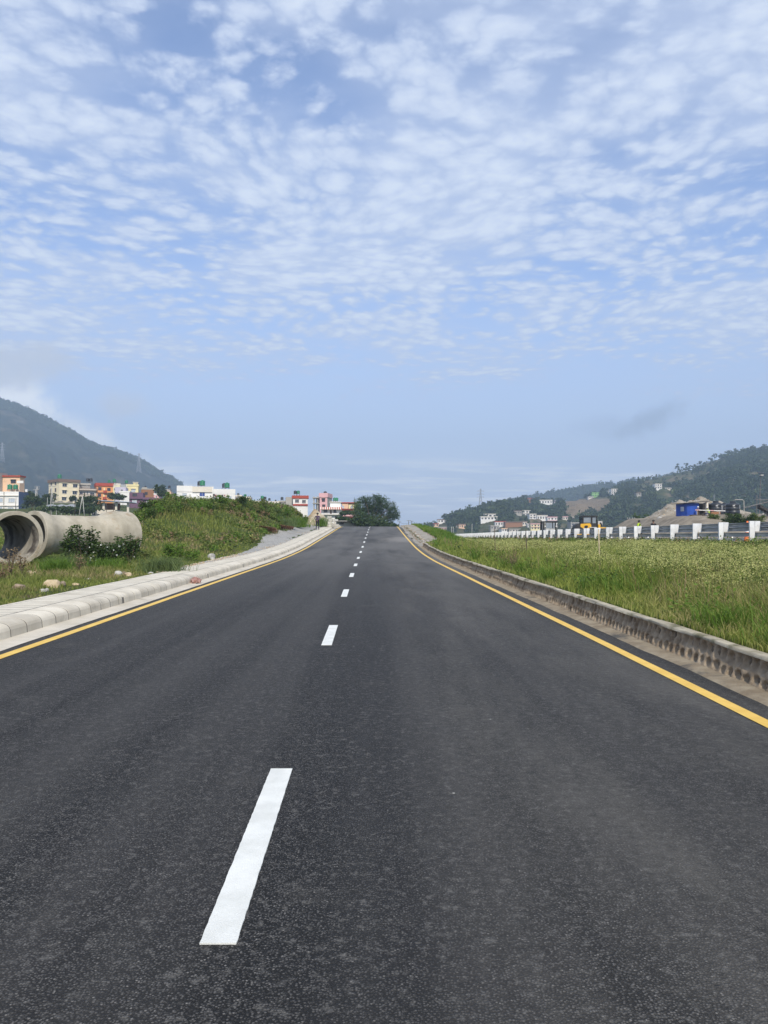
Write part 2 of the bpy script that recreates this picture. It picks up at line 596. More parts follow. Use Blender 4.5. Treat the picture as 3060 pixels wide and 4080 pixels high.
# a spill of pale dust across the right lane near the crest
gx = t.m('DIVIDE', t.m('SUBTRACT', px_, 1.3), 1.9)
gy = t.m('DIVIDE', t.m('SUBTRACT', py_, 62.0), 7.0)
gr = t.m('ADD', t.m('MULTIPLY', gx, gx), t.m('MULTIPLY', gy, gy))
gr = t.m('ADD', gr, t.m('MULTIPLY', t.noise(pos, 0.9, 6, 0.65), 1.4))
c = t.mix(t.ss(gr, 1.5, 0.55, 0, 0.8), c, (0.24, 0.225, 0.205))
sp = t.voro(pos, 2.6, 'F1')
c = t.mix(t.ss(sp, 0.030, 0.018), c, (0.42, 0.41, 0.38))
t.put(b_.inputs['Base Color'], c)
b_.inputs['Roughness'].default_value = 0.72
b_.inputs['Specular IOR Level'].default_value = 0.2
bn_ = t.n('ShaderNodeBump')
bn_.inputs['Strength'].default_value = 0.75
bn_.inputs['Distance'].default_value = 0.006
hgt = t.m('SUBTRACT', t.m('MULTIPLY', stv, 0.6), edge_)
t.put(bn_.inputs['Height'], hgt)
t.t.links.new(bn_.outputs[0], b_.inputs['Normal'])

ys = np.concatenate([np.arange(-28, 50, 1.0), np.arange(50, 160, 1.0)])
us = np.linspace(-3.84, 3.80, 17)
UU2, YY2 = np.meshgrid(us, ys)
edgej = np.where(np.abs(UU2) > 3.7, 0.05 * fbm(YY2 * 1.3, UU2, 31), 0)
XX2 = UU2 + rx(YY2) + edgej
ZZ2 = rz(YY2) + 0.012 * fbm(XX2 * .4, YY2 * .12, 9) - 0.012 * (UU2 / 3.8) ** 2
n2r, n2c = UU2.shape
idx = np.arange(n2r * n2c).reshape(n2r, n2c)
quads = np.stack([idx[:-1, :-1], idx[:-1, 1:], idx[1:, 1:], idx[1:, :-1]], -1).reshape(-1, 4)
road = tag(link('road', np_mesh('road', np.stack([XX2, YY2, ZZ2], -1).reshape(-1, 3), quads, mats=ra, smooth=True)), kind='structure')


def road_surface(u, y):
    x = u + float(rx(y))
    return x, y, float(rz(y)) + 0.012 * float(fbm(x * .4, y * .12, 9)) - 0.012 * (u / 3.8) ** 2


white_paint = mat('white_road_paint', (0.66, 0.67, 0.63), (0.78, 0.79, 0.75), 6, 0.6, 0.35, 160, c3=(0.5, 0.49, 0.44), s3=3.5, t3=(0.63, 0.8))
yellow_paint = mat('yellow_road_paint', (0.70, 0.45, 0.085), (0.80, 0.54, 0.125), 5, 0.6, 0.35, 160, c3=(0.45, 0.28, 0.07), s3=2.2, t3=(0.62, 0.8))
# dashes: 1.93 m long every 6.77 m
for k in range(-1, 16):
    y0 = 2.72 + 6.77 * k
    if y0 < -8:
        continue
    mb = MB()
    m_ = 70 if y0 < 12 else 9
    A, B, A2, B2 = [], [], [], []
    for i in range(m_):
        y = y0 + 1.93 * i / (m_ - 1)
        j1, j2 = random.uniform(-.0014, .0014), random.uniform(-.0014, .0014)
        A.append(Vector(road_surface(-0.064 + j1, y)) + Vector((0, 0, .006)))
        B.append(Vector(road_surface(0.064 + j2, y)) + Vector((0, 0, .006)))
    mb.strip(A, B)
    lo = [p - Vector((0, 0, .008)) for p in A]
    hi = [p - Vector((0, 0, .008)) for p in B]
    mb.strip(lo, A)
    mb.strip(B, hi)
    mb.add([lo[0], hi[0], B[0], A[0]], [(0, 1, 2, 3)])
    mb.build('lane_dash', white_paint, road)
for u0 in (-3.60, 3.47):
    A, B = [], []
    for y in np.arange(-8, 112, 0.5):
        w_ = 0.062 if u0 > 0 else 0.068
        A.append(Vector(road_surface(u0 - w_, y)) + Vector((0, 0, .006)))
        B.append(Vector(road_surface(u0 + w_, y)) + Vector((0, 0, .006)))
    MB().strip(A, B).build('edge_line', yellow_paint, road)


def ribbon(name, prof, y0, y1, step, mats, jit=0.0, smooth=False, seed=1):
    """a cross section (u, height above road) swept along the road"""
    ys = np.arange(y0, y1 + 1e-6, step)
    V = []
    for y in ys:
        for k, (u, h) in enumerate(prof):
            uj = u + jit * float(fbm(y * 1.1, k * 5.3, seed))
            V.append((uj + float(rx(y)), y, float(rz(y)) + h + (jit * .25 * float(fbm(y * 1.7, k * 3.1 + 40, seed)) if jit else 0)))
    n, k = len(ys), len(prof)
    idx = np.arange(n * k).reshape(n, k)
    Q = np.stack([idx[:-1, :-1], idx[:-1, 1:], idx[1:, 1:], idx[1:, :-1]], -1).reshape(-1, 4)
    return np_mesh(name, V, Q, mats=mats, smooth=smooth)


concrete = mat('kerb_concrete', (0.54, 0.49, 0.395), (0.67, 0.62, 0.515), 2.3, 0.85, 0.3, 60, c3=(0.30, 0.28, 0.23), s3=1.6, t3=(0.57, 0.78), rnd=0.09)
gutter_m = mat('gutter_concrete', (0.49, 0.445, 0.36), (0.63, 0.58, 0.49), 1.3, 0.85, 0.3, 50, c3=(0.20, 0.19, 0.17), s3=2.0, t3=(0.6, 0.72))
joint_m = mat('joint_mortar', (0.11, 0.10, 0.09), (0.17, 0.16, 0.14), 9, 0.95, 0.4, 80)
slab_m = mat('slab_concrete', (0.53, 0.485, 0.395), (0.65, 0.605, 0.505), 3.0, 0.85, 0.3, 70, c3=(0.34, 0.32, 0.27), s3=2.2, t3=(0.55, 0.75), rnd=0.07)
tag(link('gutter', ribbon('gutter', [(-4.16, .012), (-3.98, -.004), (-3.80, -.006)], -6, 112, .6, gutter_m, jit=.018)), kind='structure')
tag(link('concrete_haunch', ribbon('concrete_haunch', [(-5.30, .10), (-5.21, .2145), (-4.56, .2150), (-4.555, .210)] + [(-4.14 - x - .002, z - .002) for x, z in [(0.415, .214), (0.30, .212), (0.22, .208), (0.15, .200), (0.095, .187), (0.055, .168), (0.028, .142), (0.012, .105), (0.0, -.03)]], -6, 108, 0.5, joint_m)), kind='structure')

# kerb stones: battered face, big bull nose, a step back to the slabs
kerb = tag(bpy.data.objects.new('kerb', None), kind='structure')
COL.objects.link(kerb)
KP = [(0.0, -.03), (0.012, .105), (0.028, .142), (0.055, .168), (0.095, .187), (0.15, .200), (0.22, .208), (0.30, .212), (0.415, .214), (0.415, -.03)]


def kerb_mesh(L, name, inlet=False):
    mb = MB()
    mb.smooth = False
    b = 0.004
    n = len(KP)
    secs = [(0.0, -b), (b, 0.0), (L - b, 0.0), (L, -b)]
    vs, fs = [], []
    for (yy, sh) in secs:
        for (x, z) in KP:
            vs.append((-(x - sh if x < .3 else x + sh * .5), yy, z + sh if z > 0 else z))
    for i in range(3):
        for k in range(n - 1):
            fs.append((i * n + k, i * n + k + 1, (i + 1) * n + k + 1, (i + 1) * n + k))
    fs.append(tuple(range(n)))
    fs.append(tuple(3 * n + k for k in range(n))[::-1])
    mb.add(vs, fs)
    return mb.mesh(name, concrete)


KL = 0.485
kstone = kerb_mesh(KL - .02, 'kerb_stone')


def inlet_mesh():
    """kerb block with a rectangular mouth for the rain water"""
    mb = MB()
    L = KL - .016
    def sect(y0, y1, poly):
        mb.prism([(-x, z) for x, z in poly], y0, y1)
    sect(0, .17, KP)
    sect(L - .17, L, KP)
    top = [(0.02, .125)] + KP[2:9] + [(0.415, .125)]
    sect(.17, L - .17, top)
    sect(.17, L - .17, [(0.0, -.03), (0.0, .0), (0.2, .0), (0.2, .125), (0.415, .125), (0.415, -.03)])
    return mb.mesh('kerb_inlet', [concrete])


kin = inlet_mesh()


def along(y, u, h, o):
    """put an object on the road's left edge, following its direction and slope"""
    dx = float(rx(y + .25) - rx(y - .25)) / .5
    dz = float(rz(y + .25) - rz(y - .25)) / .5
    Y = Vector((dx, 1, dz)).normalized()
    X = Y.cross(Vector((0, 0, 1))).normalized()
    Z = X.cross(Y)
    M = Matrix((X, Y, Z)).transposed().to_4x4()
    M.translation = Vector((u + float(rx(y)), y, float(rz(y)) + h))
    o.matrix_world = M


ninl = {29, 45, 58, 70, 80, 90, 100, 110, 120, 130, 140, 150, 160, 170, 180, 190}
i = 0
y = 0.4
while y < 106:
    inl = i in ninl
    o = link('kerb_inlet' if inl else 'kerb_stone', kin if inl else kstone, kerb)
    along(y, -4.14 + random.uniform(-.002, .002), random.uniform(-.0015, .0015), o)
    y += KL
    i += 1

# pavement of cross slabs over the drain, with an edging strip
pave = tag(bpy.data.objects.new('pavement', None), kind='structure')
COL.objects.link(pave)
SL = 0.33
mb = MB()
b = 0
mb.add([(-.61, b, 0), (0, b, 0), (0, SL - .036, 0), (-.61, SL - .036, 0), (-.61, 0, -.03), (0, 0, -.03), (0, SL - .036, -.03), (-.61, SL - .036, -.03)],
       [(0, 1, 2, 3), (0, 4, 5, 1), (1, 5, 6, 2), (2, 6, 7, 3), (3, 7, 4, 0)])
slab_me = mb.mesh('slab', slab_m)
y = 2.0
k = 0
while y < 92 and k < 262:
    o = link('slab', slab_me, pave)
    along(y, -4.575, .2165 + random.uniform(-.0005, .0005), o)
    y += SL
    k += 1
far_pave = link('slab_run', ribbon('slab_run', [(-5.19, .215), (-4.56, .215)], y + .1, 108, .8, slab_m), pave)
link('edging', ribbon('edging', [(-5.32, .13), (-5.315, .212), (-5.205, .212), (-5.2, .18)], 1.0, 106, .7, concrete, jit=.02), pave)
# ------------------------------------------------------------------ right-hand drain: dirt gutter and cobble wall
dirt_m = mat('gutter_dirt', (0.21, 0.165, 0.11), (0.33, 0.28, 0.20), 4, 0.95, 0.8, 45, c3=(0.09, 0.085, 0.075), s3=1.8, t3=(0.55, 0.7))
mortar_m = mat('old_mortar', (0.25, 0.19, 0.125), (0.42, 0.335, 0.235), 5, 0.95, 0.7, 70, c3=(0.16, 0.11, 0.065), s3=2.6, t3=(0.5, 0.7))
coping_m = mat('coping_concrete', (0.34, 0.30, 0.22), (0.47, 0.425, 0.325), 3, 0.9, 0.5, 60, c3=(0.15, 0.14, 0.08), s3=2.6, t3=(0.50, 0.66))
cobble_m = mat('cobble', (0.11, 0.078, 0.05), (0.25, 0.20, 0.145), 20, 0.85, 0.4, 50, c3=(0.11, 0.085, 0.06), s3=7, rnd=0.45)
tag(link('gutter_bed', ribbon('gutter_bed', [(3.74, -.035), (3.82, -.002), (3.90, .006), (4.02, .015)], -4, 60, .5, dirt_m, jit=.05)), kind='structure')
WY0, WY1 = 3.6, 51.0
sock = []
for row, (h0, hh) in enumerate(((.180, .066), (.055, .046))):
    y = WY0 + row * .06
    while y < WY1:
        wd = random.uniform(.052, .080)
        y += wd
        sock.append((y, h0 + random.uniform(-.018, .018), wd * random.uniform(.8, .95), hh * random.uniform(.75, 1.1), random.uniform(.6, 1.0)))
        y += wd + random.uniform(.008, .03)
sock = np.array(sock)
wys = np.concatenate([np.arange(WY0, 22, .016), np.arange(22, WY1, .03)])
hs = np.linspace(-.06, .272, 20)
YW, HW = np.meshgrid(wys, hs, indexing='ij')
rec = np.zeros_like(YW)
for (sy, sh, sw, s2, dp) in sock:
    a, b = np.searchsorted(wys, [sy - sw * 1.4, sy + sw * 1.4])
    r = ((YW[a:b] - sy) / sw) ** 2 + ((HW[a:b] - sh) / s2) ** 2
    rec[a:b] = np.maximum(rec[a:b], (1 - sst(.50, 1.12, r)) * .060 * dp)
prof_u = 3.965 + .10 * sst(0, 1, (HW + .06) / .33)
rough_ = .012 * fbm(YW * 9, HW * 30, 77)
UW = prof_u + rec + rough_
VW = np.stack([UW + rx(YW), YW, rz(YW) + HW], -1).reshape(-1, 3)
idx = np.arange(YW.size).reshape(YW.shape)
QW = np.stack([idx[:-1, :-1], idx[1:, :-1], idx[1:, 1:], idx[:-1, 1:]], -1).reshape(-1, 4)
wall = thing('drain_wall', 'low cobble and mortar retaining wall along the right edge of the road', 'wall', (0, 0, 0))
link('mortar_face', np_mesh('mortar_face', VW, QW, mats=mortar_m, smooth=True), wall)
link('coping', ribbon('coping', [(4.045, .255), (4.052, .283), (4.075, .29), (4.16, .288), (4.175, .27), (4.18, .0)], WY0, WY1, .2, coping_m, jit=.035), wall)
MB().box((float(rx(WY1)) + 4.1, WY1, float(rz(WY1)) + .11), (.22, .03, .32)).build('wall_end', mortar_m, wall)


def pebble(name, m, seed, n=7, k=4):
    r = random.Random(seed)
    mb = MB()
    mb.smooth = True
    vs, fs = [(0, 0, 1)], []
    for i in range(1, k):
        for j in range(n):
            p, t = math.pi * i / k, 2 * math.pi * (j + .5 * (i % 2)) / n
            q = r.uniform(.82, 1.12)
            vs.append((math.sin(p) * math.cos(t) * q, math.sin(p) * math.sin(t) * q, math.cos(p) * r.uniform(.85, 1.1)))
    vs.append((0, 0, -1))
    for j in range(n):
        fs.append((0, 1 + j, 1 + (j + 1) % n))
        fs.append((len(vs) - 1, 1 + (k - 2) * n + (j + 1) % n, 1 + (k - 2) * n + j))
    for i in range(k - 2):
        for j in range(n):
            a, b = 1 + i * n + j, 1 + i * n + (j + 1) % n
            fs.append((a, a + n, b + n, b))
    return mb.add(vs, fs).mesh(name, m)


cob = [pebble('stone', cobble_m, s) for s in range(5)]
order = np.argsort(sock[:, 0])
rest = []
cnt = 0
for q in order:
    sy, sh, sw, s2, dp = sock[q]
    u = 3.965 + .10 * float(sst(0, 1, (sh + .06) / .33)) + .068 * dp
    p = (u + float(rx(sy)), sy, float(rz(sy)) + sh - .006)
    if sy > 4.6 and cnt < 300:
        o = link('stone', cob[cnt % 5], wall, p)
        o.scale = (.032, sw * .88, s2 * .88)
        o.rotation_euler = (random.uniform(-.3, .3), 0, random.uniform(-.15, .15))
        cnt += 1
    elif sy > 4.6:
        rest.append((p, sw, s2))
mb = MB()
mb.smooth = True
cv = [tuple(v.co) for v in cob[0].vertices]
cf = [tuple(f.vertices) for f in cob[0].polygons]
for p, sw, s2 in rest:
    mb.add([(p[0] + x * .032, p[1] + y_ * sw * .88, p[2] + z * s2 * .88) for x, y_, z in cv], cf)
tag(mb.build('distant_stones', cobble_m, wall), kind='stuff')

# ------------------------------------------------------------------ highway beyond the field
hw_m = mat('highway_asphalt', (0.10, 0.098, 0.095), (0.16, 0.155, 0.148), 0.5, 0.85, 0.4, 40, c3=(0.24, 0.225, 0.195), s3=0.25, t3=(0.5, 0.7))
A = [(13.7, y, 1.225) for y in range(-20, 340, 4)]
B = [(26.2, y, 1.225) for y in range(-20, 340, 4)]
tag(MB().strip(A, B).build('highway', hw_m), kind='structure')
tag(MB().box((26.45, 150, 1.27), (.3, 340, .22)).build('highway_kerb', gutter_m), kind='structure')

# guard rail: posts, spacer blocks, W-beam and lower rub rail
galv = mat('galvanised_steel', (0.62, 0.63, 0.64), (0.76, 0.77, 0.77), 5, 0.5, 0.12, 30, metal=0.1, spec=0.5, c3=(0.36, 0.35, 0.33), s3=4.0, t3=(0.6, 0.8), rnd=0.06)
galv_d = mat('galvanised_beam', (0.30, 0.325, 0.35), (0.41, 0.43, 0.45), 3, 0.45, 0.08, 30, metal=0.3, spec=0.5, c3=(0.17, 0.17, 0.17), s3=2.0, t3=(0.6, 0.8), rnd=0.08)
GX, GY0, GS, GN = 13.0, 9.63, 2.51, 63
rail = thing('guard_rail', 'galvanised steel guard rail with bright posts at the top of the grassy field', 'guard rail', (GX, GY0, 1.22))
mb = MB()
mb.prism([(-.09, 0), (.09, 0), (.09, .80), (-.09, .80)], -.004, .004)
mb.box((-.086, .035, .40), (.008, .06, .798))
mb.box((.086, .035, .40), (.008, .06, .798))
post_me = mb.mesh('post', galv)
mb = MB()
mb.prism([(0, .43), (.19, .43), (.19, .79), (.165, .80), (0, .80)], .002, .010)
mb.box((.186, .04, .61), (.008, .06, .35))
block_me = mb.mesh('spacer_block', galv)
WP = [(.0, 0), (.0, .02), (.075, .055), (.075, .105), (.0, .14), (.0, .17), (.075, .205), (.075, .255), (.0, .29), (.0, .31)]


def wbeam(L, x0, z0, prof, name):
    mb = MB()
    n = len(prof)
    vs = [(x0 + x, 0, z0 + z) for x, z in prof] + [(x0 + x, L, z0 + z) for x, z in prof]
    vs += [(x0 + x + .006, 0, z0 + z) for x, z in prof] + [(x0 + x + .006, L, z0 + z) for x, z in prof]
    fs = []
    for i in range(n - 1):
        fs += [(i, i + 1, n + i + 1, n + i), (2 * n + i, 3 * n + i, 3 * n + i + 1, 2 * n + i + 1)]
    fs += [(0, n, 3 * n, 2 * n), (n - 1, 3 * n - 1, 4 * n - 1, 2 * n - 1)]
    return mb.add(vs, fs).mesh(name, galv_d)


beam_me = wbeam(2 * GS - .01, .295, .45, WP, 'beam')
rub_me = wbeam(2 * GS - .01, .098, .245, [(0, 0), (.045, .012), (.045, .118), (0, .13), (0, .145)], 'rub_rail')
for i in range(GN):
    link('post', post_me, rail, (0, i * GS, 0)).rotation_euler = (random.uniform(-.012, .012), random.uniform(-.012, .012), random.uniform(-.03, .03))
    link('spacer_block', block_me, rail, (.098, i * GS, 0))
    if i % 2 == 0 and i < GN - 1:
        link('beam', beam_me, rail, (0, i * GS, 0))
        link('rub_rail', rub_me, rail, (0, i * GS, 0))

# ------------------------------------------------------------------ hills
def hill_mat(name, forest1, forest2, grass, earth):
    m = bpy.data.materials.new(name)
    m.use_nodes = True
    t = NT(m.node_tree)
    o = t.n('ShaderNodeOutputMaterial')
    b = t.n('ShaderNodeBsdfPrincipled')
    t.t.links.new(b.outputs[0], o.inputs[0])
    b.inputs['Roughness'].default_value = 1.0
    b.inputs['Specular IOR Level'].default_value = 0.05
    pos = t.n('ShaderNodeNewGeometry').outputs['Position']
    at_ = t.n('ShaderNodeVertexColor', layer_name='cover')
    e, g, _ = t.sep(at_.outputs['Color'])
    c = t.mix(t.ss(t.noise(pos, 0.09, 5, 0.7), 0.35, 0.65), forest1, forest2)
    gc = t.mix(t.ss(t.noise(pos, 0.06, 5, 0.7), 0.4, 0.65), grass, (0.125, 0.105, 0.06))
    gc = t.mix(t.ss(t.noise(t.v('MULTIPLY', pos, (0.25, 0.25, 3.0)), 0.12, 3, 0.6), 0.52, 0.62), gc, (0.045, 0.06, 0.022))
    c = t.mix(g, c, gc)
    ec = t.mix(t.noise(pos, 0.15, 5, 0.7), earth, (0.21, 0.165, 0.11))
    ec = t.mix(t.ss(t.noise(t.v('MULTIPLY', pos, (0.2, 0.2, 2.5)), 0.2, 3, 0.6), 0.55, 0.66), ec, (0.11, 0.105, 0.055))
    c = t.mix(e, c, ec)
    t.put(b.inputs['Base Color'], c)
    bn = t.n('ShaderNodeBump')
    bn.inputs['Strength'].default_value = 0.9
    bn.inputs['Distance'].default_value = 3.0
    t.put(bn.inputs['Height'], t.noise(pos, 0.16, 6, 0.7))
    t.t.links.new(bn.outputs[0], b.inputs['Normal'])
    return m


hill_m = hill_mat('hill_cover', (0.022, 0.036, 0.015), (0.045, 0.065, 0.025), (0.07, 0.085, 0.03), (0.22, 0.17, 0.115))


class Hill:
    """terrain rising from its foot to a ridge given by bearing (photo column), height and distance"""
    def __init__(s, pts, foot, zfoot, pw=0.92, terr=0.0, amp=3.0, seed=1, step=4.0):
        p = np.array(pts, float)
        s.px, s.py, s.dr = p[:, 0], p[:, 1], p[:, 2]
        s.foot, s.zf, s.pw, s.terr, s.amp, s.seed, s.step = foot, zfoot, pw, terr, amp, seed, step
    def ridge(s, px):
        d = np.interp(px, s.px, s.dr)
        return d, CAMZ + (2140 - np.interp(px, s.px, s.py)) / F * d
    def df(s, px):
        return np.interp(px, [a for a, _ in s.foot], [b for _, b in s.foot])
    def z(s, px, d):
        dr, zr = s.ridge(px)
        df = s.df(px)
        t = np.clip((d - df) / (dr - df), 0, 1)
        z = s.zf + (zr - s.zf) * t ** s.pw
        z = z + s.amp * np.sin(np.clip(t, 0, 1) * math.pi) * fbm(px * .011, d * .012, s.seed) * 3
        if s.terr:
            q = s.step
            fr = z / q - np.floor(z / q)
            z = z * (1 - s.terr) + s.terr * (np.floor(z / q) + sst(.55, 1, fr)) * q
        z = np.where(d > dr, zr - (d - dr) * .25, z)
        return z
    def xy(s, px, d):
        return (px - CX) / F * d
    def build(s, name, npx, nd, m, cover=None, back=160):
        P = np.linspace(s.px[0], s.px[-1], npx)
        T = np.concatenate([np.linspace(0, 1, nd), 1 + np.linspace(0, 1, 6)[1:]])
        PX, TT = np.meshgrid(P, T, indexing='ij')
        dr, _ = s.ridge(PX)
        df = s.df(PX)
        D = np.where(TT <= 1, df + (dr - df) * TT, dr + (TT - 1) * back)
        Z = s.z(PX, D)
        Z[:, 0] -= 4
        Z[:, -1] = -3
        X = s.xy(PX, D)
        idx = np.arange(PX.size).reshape(PX.shape)
        Q = np.stack([idx[:-1, :-1], idx[1:, :-1], idx[1:, 1:], idx[:-1, 1:]], -1).reshape(-1, 4)
        me = np_mesh(name, np.stack([X, D, Z], -1).reshape(-1, 3), Q, mats=m, smooth=True)
        ca = me.color_attributes.new('cover', 'FLOAT_COLOR', 'POINT')
        C = np.zeros((PX.size, 4))
        C[:, 3] = 1
        if cover is not None:
            PYv = 2140 - (Z - CAMZ) / D * F
            e, g = cover(PX, PYv, D, Z)
            C[:, 0], C[:, 1] = e.ravel(), g.ravel()
        ca.data.foreach_set('color', C.ravel())
        return tag(link(name, me), kind='structure')


H_main = Hill([(1640, 2118, 690), (1727, 2086, 720), (1794, 2064, 740), (1869, 2046, 780), (1936, 2024, 820), (2011, 2009, 860), (2078, 2000, 900), (2160, 2000, 940),
               (2250, 1999, 960), (2320, 1986, 980), (2375, 1973, 990), (2440, 1957, 1000), (2496, 1934, 1020), (2586, 1908, 1060), (2642, 1896, 1080), (2698, 1883, 1100),
               (2771, 1866, 1110), (2831, 1838, 1120), (2922, 1808, 1140), (3042, 1787, 1160), (3300, 1740, 1180), (3700, 1760, 1200), (4300, 1900, 1250), (5200, 2100, 1300)],
              [(1640, 560), (2100, 520), (2500, 520), (3100, 480), (5200, 480)], 0.0, 0.95, terr=0.75, amp=2.6, seed=4, step=4.2)


def cover_main(px, py, d, z):
    n1 = fbm(px * .02, d * .02, 51)
    n2 = fbm(px * .035, d * .05, 61)
    e = sst(2225, 2260, px) * (1 - sst(2425, 2450, px + n2 * 40)) * sst(1984, 1990, py) * (1 - sst(2040, 2056, py + n1 * 30))
    e2 = sst(2080, 2100, px) * (1 - sst(2230, 2260, px)) * sst(2062, 2072, py) * (1 - sst(2100, 2115, py)) * sst(0, .12, n2 + .02)
    e3 = sst(.26, .34, n2) * sst(2600, 2700, px) * 0.8
    ridge_py = np.interp(px, H_main.px, H_main.py)
    g = sst(2470, 2520, px + n1 * 80) * (1 - sst(62, 88, py - ridge_py - n1 * 55)) * (1 - sst(2860, 2990, px + n2 * 160))
    g2 = sst(.06, .16, n1) * sst(2050, 2200, px) * 0.8
    g3 = sst(2040, 2075, py) * 0.7 * (1 - sst(2400, 2440, px))
    return np.clip(np.maximum(e, np.maximum(e2 * .8, e3)), 0, 1), np.clip(np.maximum(np.maximum(g, g2), g3), 0, 1)


H_main.build('hillside', 330, 210, hill_m, cover_main)
mt_m = hill_mat('mountain_cover', (0.012, 0.020, 0.014), (0.024, 0.034, 0.020), (0.035, 0.045, 0.024), (0.07, 0.065, 0.05))
H_far = Hill([(1700, 2118, 1900), (1900, 2050, 1850), (2040, 2003, 1800), (2115, 1985, 1800), (2231, 1961, 1800), (2324, 1946, 1800), (2400, 1936, 1800), (2466, 1929, 1800), (2530, 1920, 1800),
              (2640, 1905, 1800), (2900, 1860, 1800), (3300, 1800, 1800), (3900, 1900, 1800)], [(1700, 1450), (3900, 1450)], 0.0, 0.9, amp=6, seed=14)
H_far.build('far_ridge', 260, 60, hill_m, lambda px, py, d, z: (0 * px, 0.25 * sst(.05, .2, fbm(px * .03, d * .02, 71))))
H_mt = Hill([(-2600, 1900, 2300), (-1900, 1700, 2250), (-1200, 1560, 2200), (-700, 1510, 2150), (-300, 1530, 2100), (0, 1594, 2050), (58, 1612, 2040), (120, 1640, 2030), (167, 1660, 2020), (220, 1690, 2000), (300, 1732, 1980), (350, 1763, 1960),
             (410, 1786, 1940), (450, 1792, 1930), (500, 1813, 1920), (553, 1835, 1900), (600, 1862, 1880), (640, 1884, 1860), (690, 1912, 1840), (730, 1945, 1820), (800, 2000, 1780), (900, 2080, 1720), (980, 2130, 1700)],
            [(-2600, 900), (0, 950), (400, 1050), (700, 1300), (980, 1500)], 4.0, 1.0, amp=9, seed=24)
H_mt.build('mountain', 420, 130, mt_m, lambda px, py, d, z: (sst(.30, .36, fbm(px * .012, d * .02, 91)) * .4, 0.3 * sst(.1, .25, fbm(px * .02, d * .01, 81))), back=300)
H_low = Hill([(1150, 2128, 2900), (1400, 2118, 2900), (1560, 2108, 2900), (1640, 2104, 2900), (1720, 2098, 2900), (1850, 2085, 2900), (2100, 2100, 2900)], [(1150, 2500), (2100, 2500)], 0.0, 0.9, amp=6, seed=34)
H_low.build('low_ridge', 90, 20, hill_m, None)

# haze: even pale air round the whole place, ground included, sky outside
hz_m = bpy.data.materials.new('haze_air')
hz_m.use_nodes = True
t = NT(hz_m.node_tree)
o_ = t.n('ShaderNodeOutputMaterial')
pv = t.n('ShaderNodeVolumePrincipled')
pv.inputs['Color'].default_value = (0.58, 0.76, 1.0, 1)
pv.inputs['Density'].default_value = HAZE = 3.5e-4
pv.inputs['Anisotropy'].default_value = -0.08
t.t.links.new(pv.outputs[0], o_.inputs['Volume'])
tag(MB().box((0, 1600, 213), (6900, 3900, 486)).build('haze', hz_m), kind='stuff')
# ------------------------------------------------------------------ vegetation
def blade_arrays(P, h, w, lean, bend=0.5, r=rng):
    """grass blades: two wide points at the base, two half-way, one tip"""
    n = len(P)
    a = r.random(n) * 2 * np.pi
    b = r.random(n) * 2 * np.pi
    px = np.stack([np.cos(a), np.sin(a), np.zeros(n)], 1) * (w / 2)[:, None]
    ld = np.stack([np.cos(b), np.sin(b), np.zeros(n)], 1) * (lean * h)[:, None]
    up = np.zeros((n, 3))
    up[:, 2] = h
    m = P + up * .55 + ld * .35 * bend
    tip = P + up * (1 - .25 * lean[:, None] ** 2) + ld
    V = np.stack([P - px, P + px, m - px * .75, m + px * .75, tip], 1).reshape(-1, 3)
    o = (np.arange(n) * 5)[:, None]
    return V, o + np.array([0, 1, 3, 2]), o + np.array([2, 3, 4])


def leaf_arrays(C, size, r=rng, flat=0.0, asp=0.45):
    """rhombic leaves with a free orientation"""
    n = len(C)
    d = r.normal(size=(n, 3))
    d[:, 2] = d[:, 2] * (1 - flat)
    d /= np.linalg.norm(d, axis=1)[:, None] + 1e-9
    e = np.cross(d, r.normal(size=(n, 3)))
    if flat:
        e[:, 2] *= (1 - flat)
    e /= np.linalg.norm(e, axis=1)[:, None] + 1e-9
    s = np.asarray(size).reshape(-1, 1) * np.ones((n, 1))
    V = np.stack([C - d * s * .5, C + e * s * asp * .5, C + d * s * .5, C - e * s * asp * .5], 1).reshape(-1, 3)
    o = (np.arange(n) * 4)[:, None]
    return V, o + np.array([0, 1, 2, 3])


class Veg:
    """gathers blades and leaves of one object"""
    def __init__(s):
        s.V, s.Q, s.T, s.qm, s.tm, s.n = [], [], [], [], [], 0
    def put(s, V, Q=None, T=None, m=0):
        s.V.append(V)
        if Q is not None and len(Q):
            s.Q.append(Q + s.n)
            s.qm.append(np.full(len(Q), m))
        if T is not None and len(T):
            s.T.append(T + s.n)
            s.tm.append(np.full(len(T), m))
        s.n += len(V)
        return s
    def blades(s, P, h, w, lean, m=0, bend=.5, r=rng):
        V, Q, T = blade_arrays(P, h, w, lean, bend, r)
        return s.put(V, Q, T, m)
    def leaves(s, C, size, m=0, flat=0., asp=.45, r=rng):
        V, Q = leaf_arrays(C, size, r, flat, asp)
        return s.put(V, Q, None, m)
    def mesh(s, name, mats):
        Q = np.concatenate(s.Q) if s.Q else None
        T = np.concatenate(s.T) if s.T else None
        mi = np.concatenate(s.qm + s.tm)
        return np_mesh(name, np.concatenate(s.V), Q, T, mats, mi=mi)
    def build(s, name, mats, parent=None, loc=None):
        return link(name, s.mesh(name, mats), parent, loc)


